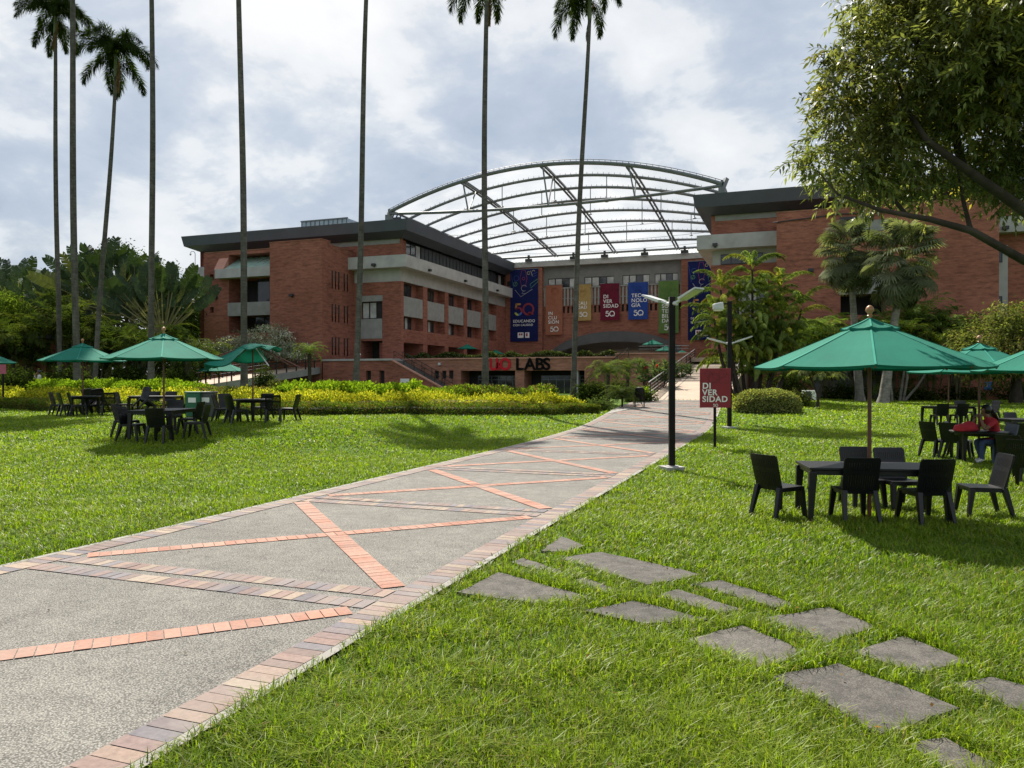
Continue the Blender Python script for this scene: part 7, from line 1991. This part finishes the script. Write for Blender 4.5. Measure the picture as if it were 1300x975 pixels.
lv.cards(pos, d_, unit(np.cross(d_, rand_unit(n))), rng.uniform(0.06, 0.13, n), rng.uniform(0.035, 0.06, n), vary((0.27, 0.285, 0.10), n, 0.3)*np.where(rng.uniform(size=(n, 1)) < 0.35, 0.45, 1.0), 0.01)
link('foliage', lv.mesh('foliage'), t); mb = MB(); mb.lathe([(1.0, -0.1), (1.0, 0.4), (0.85, 0.72), (0.4, 0.86)], 24); o = mb.build('stems', HD, t, smooth=True); o.scale = (rx*0.93, 1.12, rz*1.02)
shrub(1014, 41, 497, 30, 'loose light green shrub at the right end of the clipped bush', OL+LIME[:1], 1500, 0.15, 0.06); shrub(936, 42, 506, 16, 'small yellow green plant at the left end of the clipped bush, behind the lamp post', [(0.35, 0.32, 0.03), (0.2, 0.26, 0.03)], 700, 0.13, 0.07)
# ---- little strap leaved tree on the right lawn
b = np.array(G(1038, 517.5)); d = depth(*b); t = thing('strap_leaf_tree', 'small strap leaved tree with a dark trunk on the far right lawn', 'tree', (*b, float(H(*b))), 0); mb = MB()
mb.tube([(0, 0, -0.1), (0.03, 0, 0.6), (0.3, 0.1, 1.5)], [0.09, 0.07, 0.05], 8); mb.tube([(0.03, 0, 0.6), (-0.4, 0.05, 1.7)], [0.06, 0.035], 7); mb.build('trunk', M['bark'], t, smooth=True); lv = Leaves()
STR = [frond_arr(1.4, p, dr, 10, 0.3, 0.11, (0.11, 0.125, 0.05), 0.2, 160+i, 10, 1.2, 0.07, 0.4) for i, (p, dr) in enumerate(((70, 120), (45, 110)))]
for c in ((0.3, 0.1, 1.5), (-0.4, 0.05, 1.7)):
    for k in range(16): lv.put(STR[k % 2], rotM(k*2.399, 0, c, random.uniform(0.8, 1.1)), random.uniform(0.7, 1.5))
link('crown', lv.mesh('crown'), t)
# ---- bent slender trunks on the right
t = thing('bent_palm', 'group of thin bent pale stems leaning apart under the cane palms', 'palm', (*W(1150, 54), float(H(*W(1150, 54)))), 0); base = np.array(W(1150, 54)); z0 = float(H(*base))
for pts in (((1133, 506), (1130, 480), (1124, 440)), ((1142, 505), (1148, 470), (1146, 430)), ((1146, 505), (1152, 480), (1151, 430)), ((1146, 506), (1165, 490), (1178, 470), (1190, 440))):
    mb = MB(); P = [W3(p[0], p[1], 54) for p in pts]; P[0].z = z0-0.1; mb.tube(P, [0.10]+[0.075]*(len(P)-1), 8); mb.build('stem', M['palm_bark_pale'], t, True, smooth=True)
lv = Leaves()
for k, (px, py) in enumerate(((1124, 440), (1146, 430), (1151, 430), (1190, 440))):
    for j in range(9): lv.put(AREC[j % 4], rotM(j*2.399+k, 0, W3(px, py, 54)-Vector((*base, z0)), 0.85), 0.9)
link('fronds', lv.mesh('fronds'), t)
# ---- round olive tree at the right
tree('round_tree', 'round olive green tree at the right side behind the parasols', 'tree', 1290, 50, [(1270, 436, 52, 40, 0), (1235, 448, 30, 26, -0.5), (1310, 432, 46, 40, 0), (1285, 402, 34, 18, 0), (1262, 462, 44, 18, -1), (1330, 455, 40, 28, 0)], 16000, 0.23, 0.12, [tuple(x*1.5 for x in c) for c in OL], 0.34, spread=0.2, per=18, shell=0.75)
for px, d, ty, w, lab in ((1075, 57, 490, 60, 'dark shrub at the foot of the left fan palm, against the wall'), (1160, 56, 492, 60, 'dark shrub by the bent stems'), (1220, 57, 490, 60, 'dark shrub left of the small blue box'), (1290, 58, 482, 60, 'dark shrub behind the round olive tree'), (1000, 55, 470, 60, 'dark shrub behind the clipped bush')):
    shrub(px, d, ty, w, lab, DK+OL[2:3], 2200, 0.2, 0.1)
# ---- planters on the terrace and the garden behind the arch
def planter(x0, x1, y, z, h, label, cols, n, flower=None, dep=0.6):
    t = thing('planter_hedge', label, 'hedge', ((x0+x1)/2, y, z), 0); lv = Leaves(); k = n
    x = rng.uniform(x0, x1, k); hh = h*(0.7+0.3*np.sin(x*1.9+1.4*np.sin(x*0.7))); p = np.stack([x, y+rng.uniform(0, dep, k), z+hh*rng.uniform(0, 1, k)**0.7], 1)
    d_ = unit(rand_unit(k)+np.array([0, 0, 0.3])); lv.cards(p, d_, unit(np.cross(d_, rand_unit(k))), rng.uniform(0.14, 0.3, k), 0.11, np.array(cols)[rng.integers(0, len(cols), k)]*(1+0.25*rng.normal(size=(k, 1))).clip(0.3, 2), 0.04)
    link('foliage', lv.mesh('foliage'), t, True)
    mb = MB(); mb.box(x0, x1, y+0.1, y+dep, z-0.02, z+h*0.3); mb.build('soil', M['soil'], t, True)
    if flower: lv = Leaves(); k = 160; p = np.stack([rng.uniform(x0, x1, k), np.full(k, y-0.02), z+h*rng.uniform(0.5, 1.0, k)], 1); d_ = rand_unit(k); lv.cards(p, d_, unit(np.cross(d_, rand_unit(k))), 0.2, 0.16, np.tile(flower, (k, 1)), 0); link('flower', lv.mesh('flower'), t, True)
planter(-37.6, ux(783)-0.3, 70.4, TER+0.02, 0.72, 'strip of shaggy green plants along the terrace edge over the lab front', DK+[(0.10, 0.12, 0.05), (0.16, 0.17, 0.09)], 9000)
planter(-38, -8, 126, TER, 3.0, 'garden shrubs with pink blossom seen through the arch', [(0.10, 0.13, 0.05), (0.16, 0.19, 0.09), (0.07, 0.10, 0.03)], 6000, (0.36, 0.10, 0.22), 1.5)
for k, x in enumerate((-31, -25.5, -19, -14)):
    t = thing('slender_tree', ('thin tree trunk seen through the arch, leftmost of four', 'thin tree trunk seen through the middle of the arch', 'thin tree trunk seen through the arch right of the middle', 'thin tree trunk seen at the right end of the arch')[k], 'tree', (x, 129, TER), 0)
    mb = MB(); mb.tube([(0, 0, -0.1), (0.1, 0, 3), (0.2, 0, 6)], [0.18, 0.15, 0.1], 8); mb.build('trunk', M['bark'], t, smooth=True); lv = Leaves(); crown(lv, [(0.2, 0, 6.6, 2.2, 2.2, 1.5)], 1200, 0.3, 0.16, OL, 20, 0.3); link('crown', lv.mesh('crown'), t)
shrub(752, 46, 484, 44, 'dark shrub between the lab doors and the dwarf palms', DK+OL[2:3], 2200, 0.2, 0.09)
shrub(790, 52, 482, 50, 'dark shrub behind the dwarf palms, against the lab wall', DK+OL[2:3], 2200, 0.2, 0.09)
shrub(812, 46, 500, 36, 'low dark shrub between the dwarf palms and the litter bin', DK+OL[2:3], 1600, 0.18, 0.08)

# ---- dark wood far behind the left grove, reads as one mass
lv = Leaves(); n = 24000; px_ = rng.uniform(-260, 300, n); dd = rng.uniform(118, 128, n); xy_ = np.array([W(a, b) for a, b in zip(px_, dd)]); hh = 14.5+2.5*np.sin(px_*0.045)+1.6*np.sin(px_*0.13)
p = np.concatenate([xy_, (hh*rng.uniform(0, 1, n)**0.8)[:, None]], 1); d_ = unit(rand_unit(n)+np.array([0, 0, -0.2])); lv.cards(p, d_, unit(np.cross(d_, rand_unit(n))), rng.uniform(0.6, 1.1, n), 0.5, vary(DK[1], n, 0.3), 0.1)
tag(link('wood', lv.mesh('wood')), kind='stuff')

for px, d, lab_ in ((1420, 62, 'dark leafy tree beyond the right side of the right building'), (1560, 55, 'dark leafy tree far beyond the right side of the lawn')):
    tree('leafy_tree', lab_, 'tree', px, d, [(px, 400, 60, 50, 0), (px-50, 430, 50, 40, 0), (px+50, 425, 55, 45, 0)], 7000, 0.34, 0.17, DK, 0.3, spread=0.5)
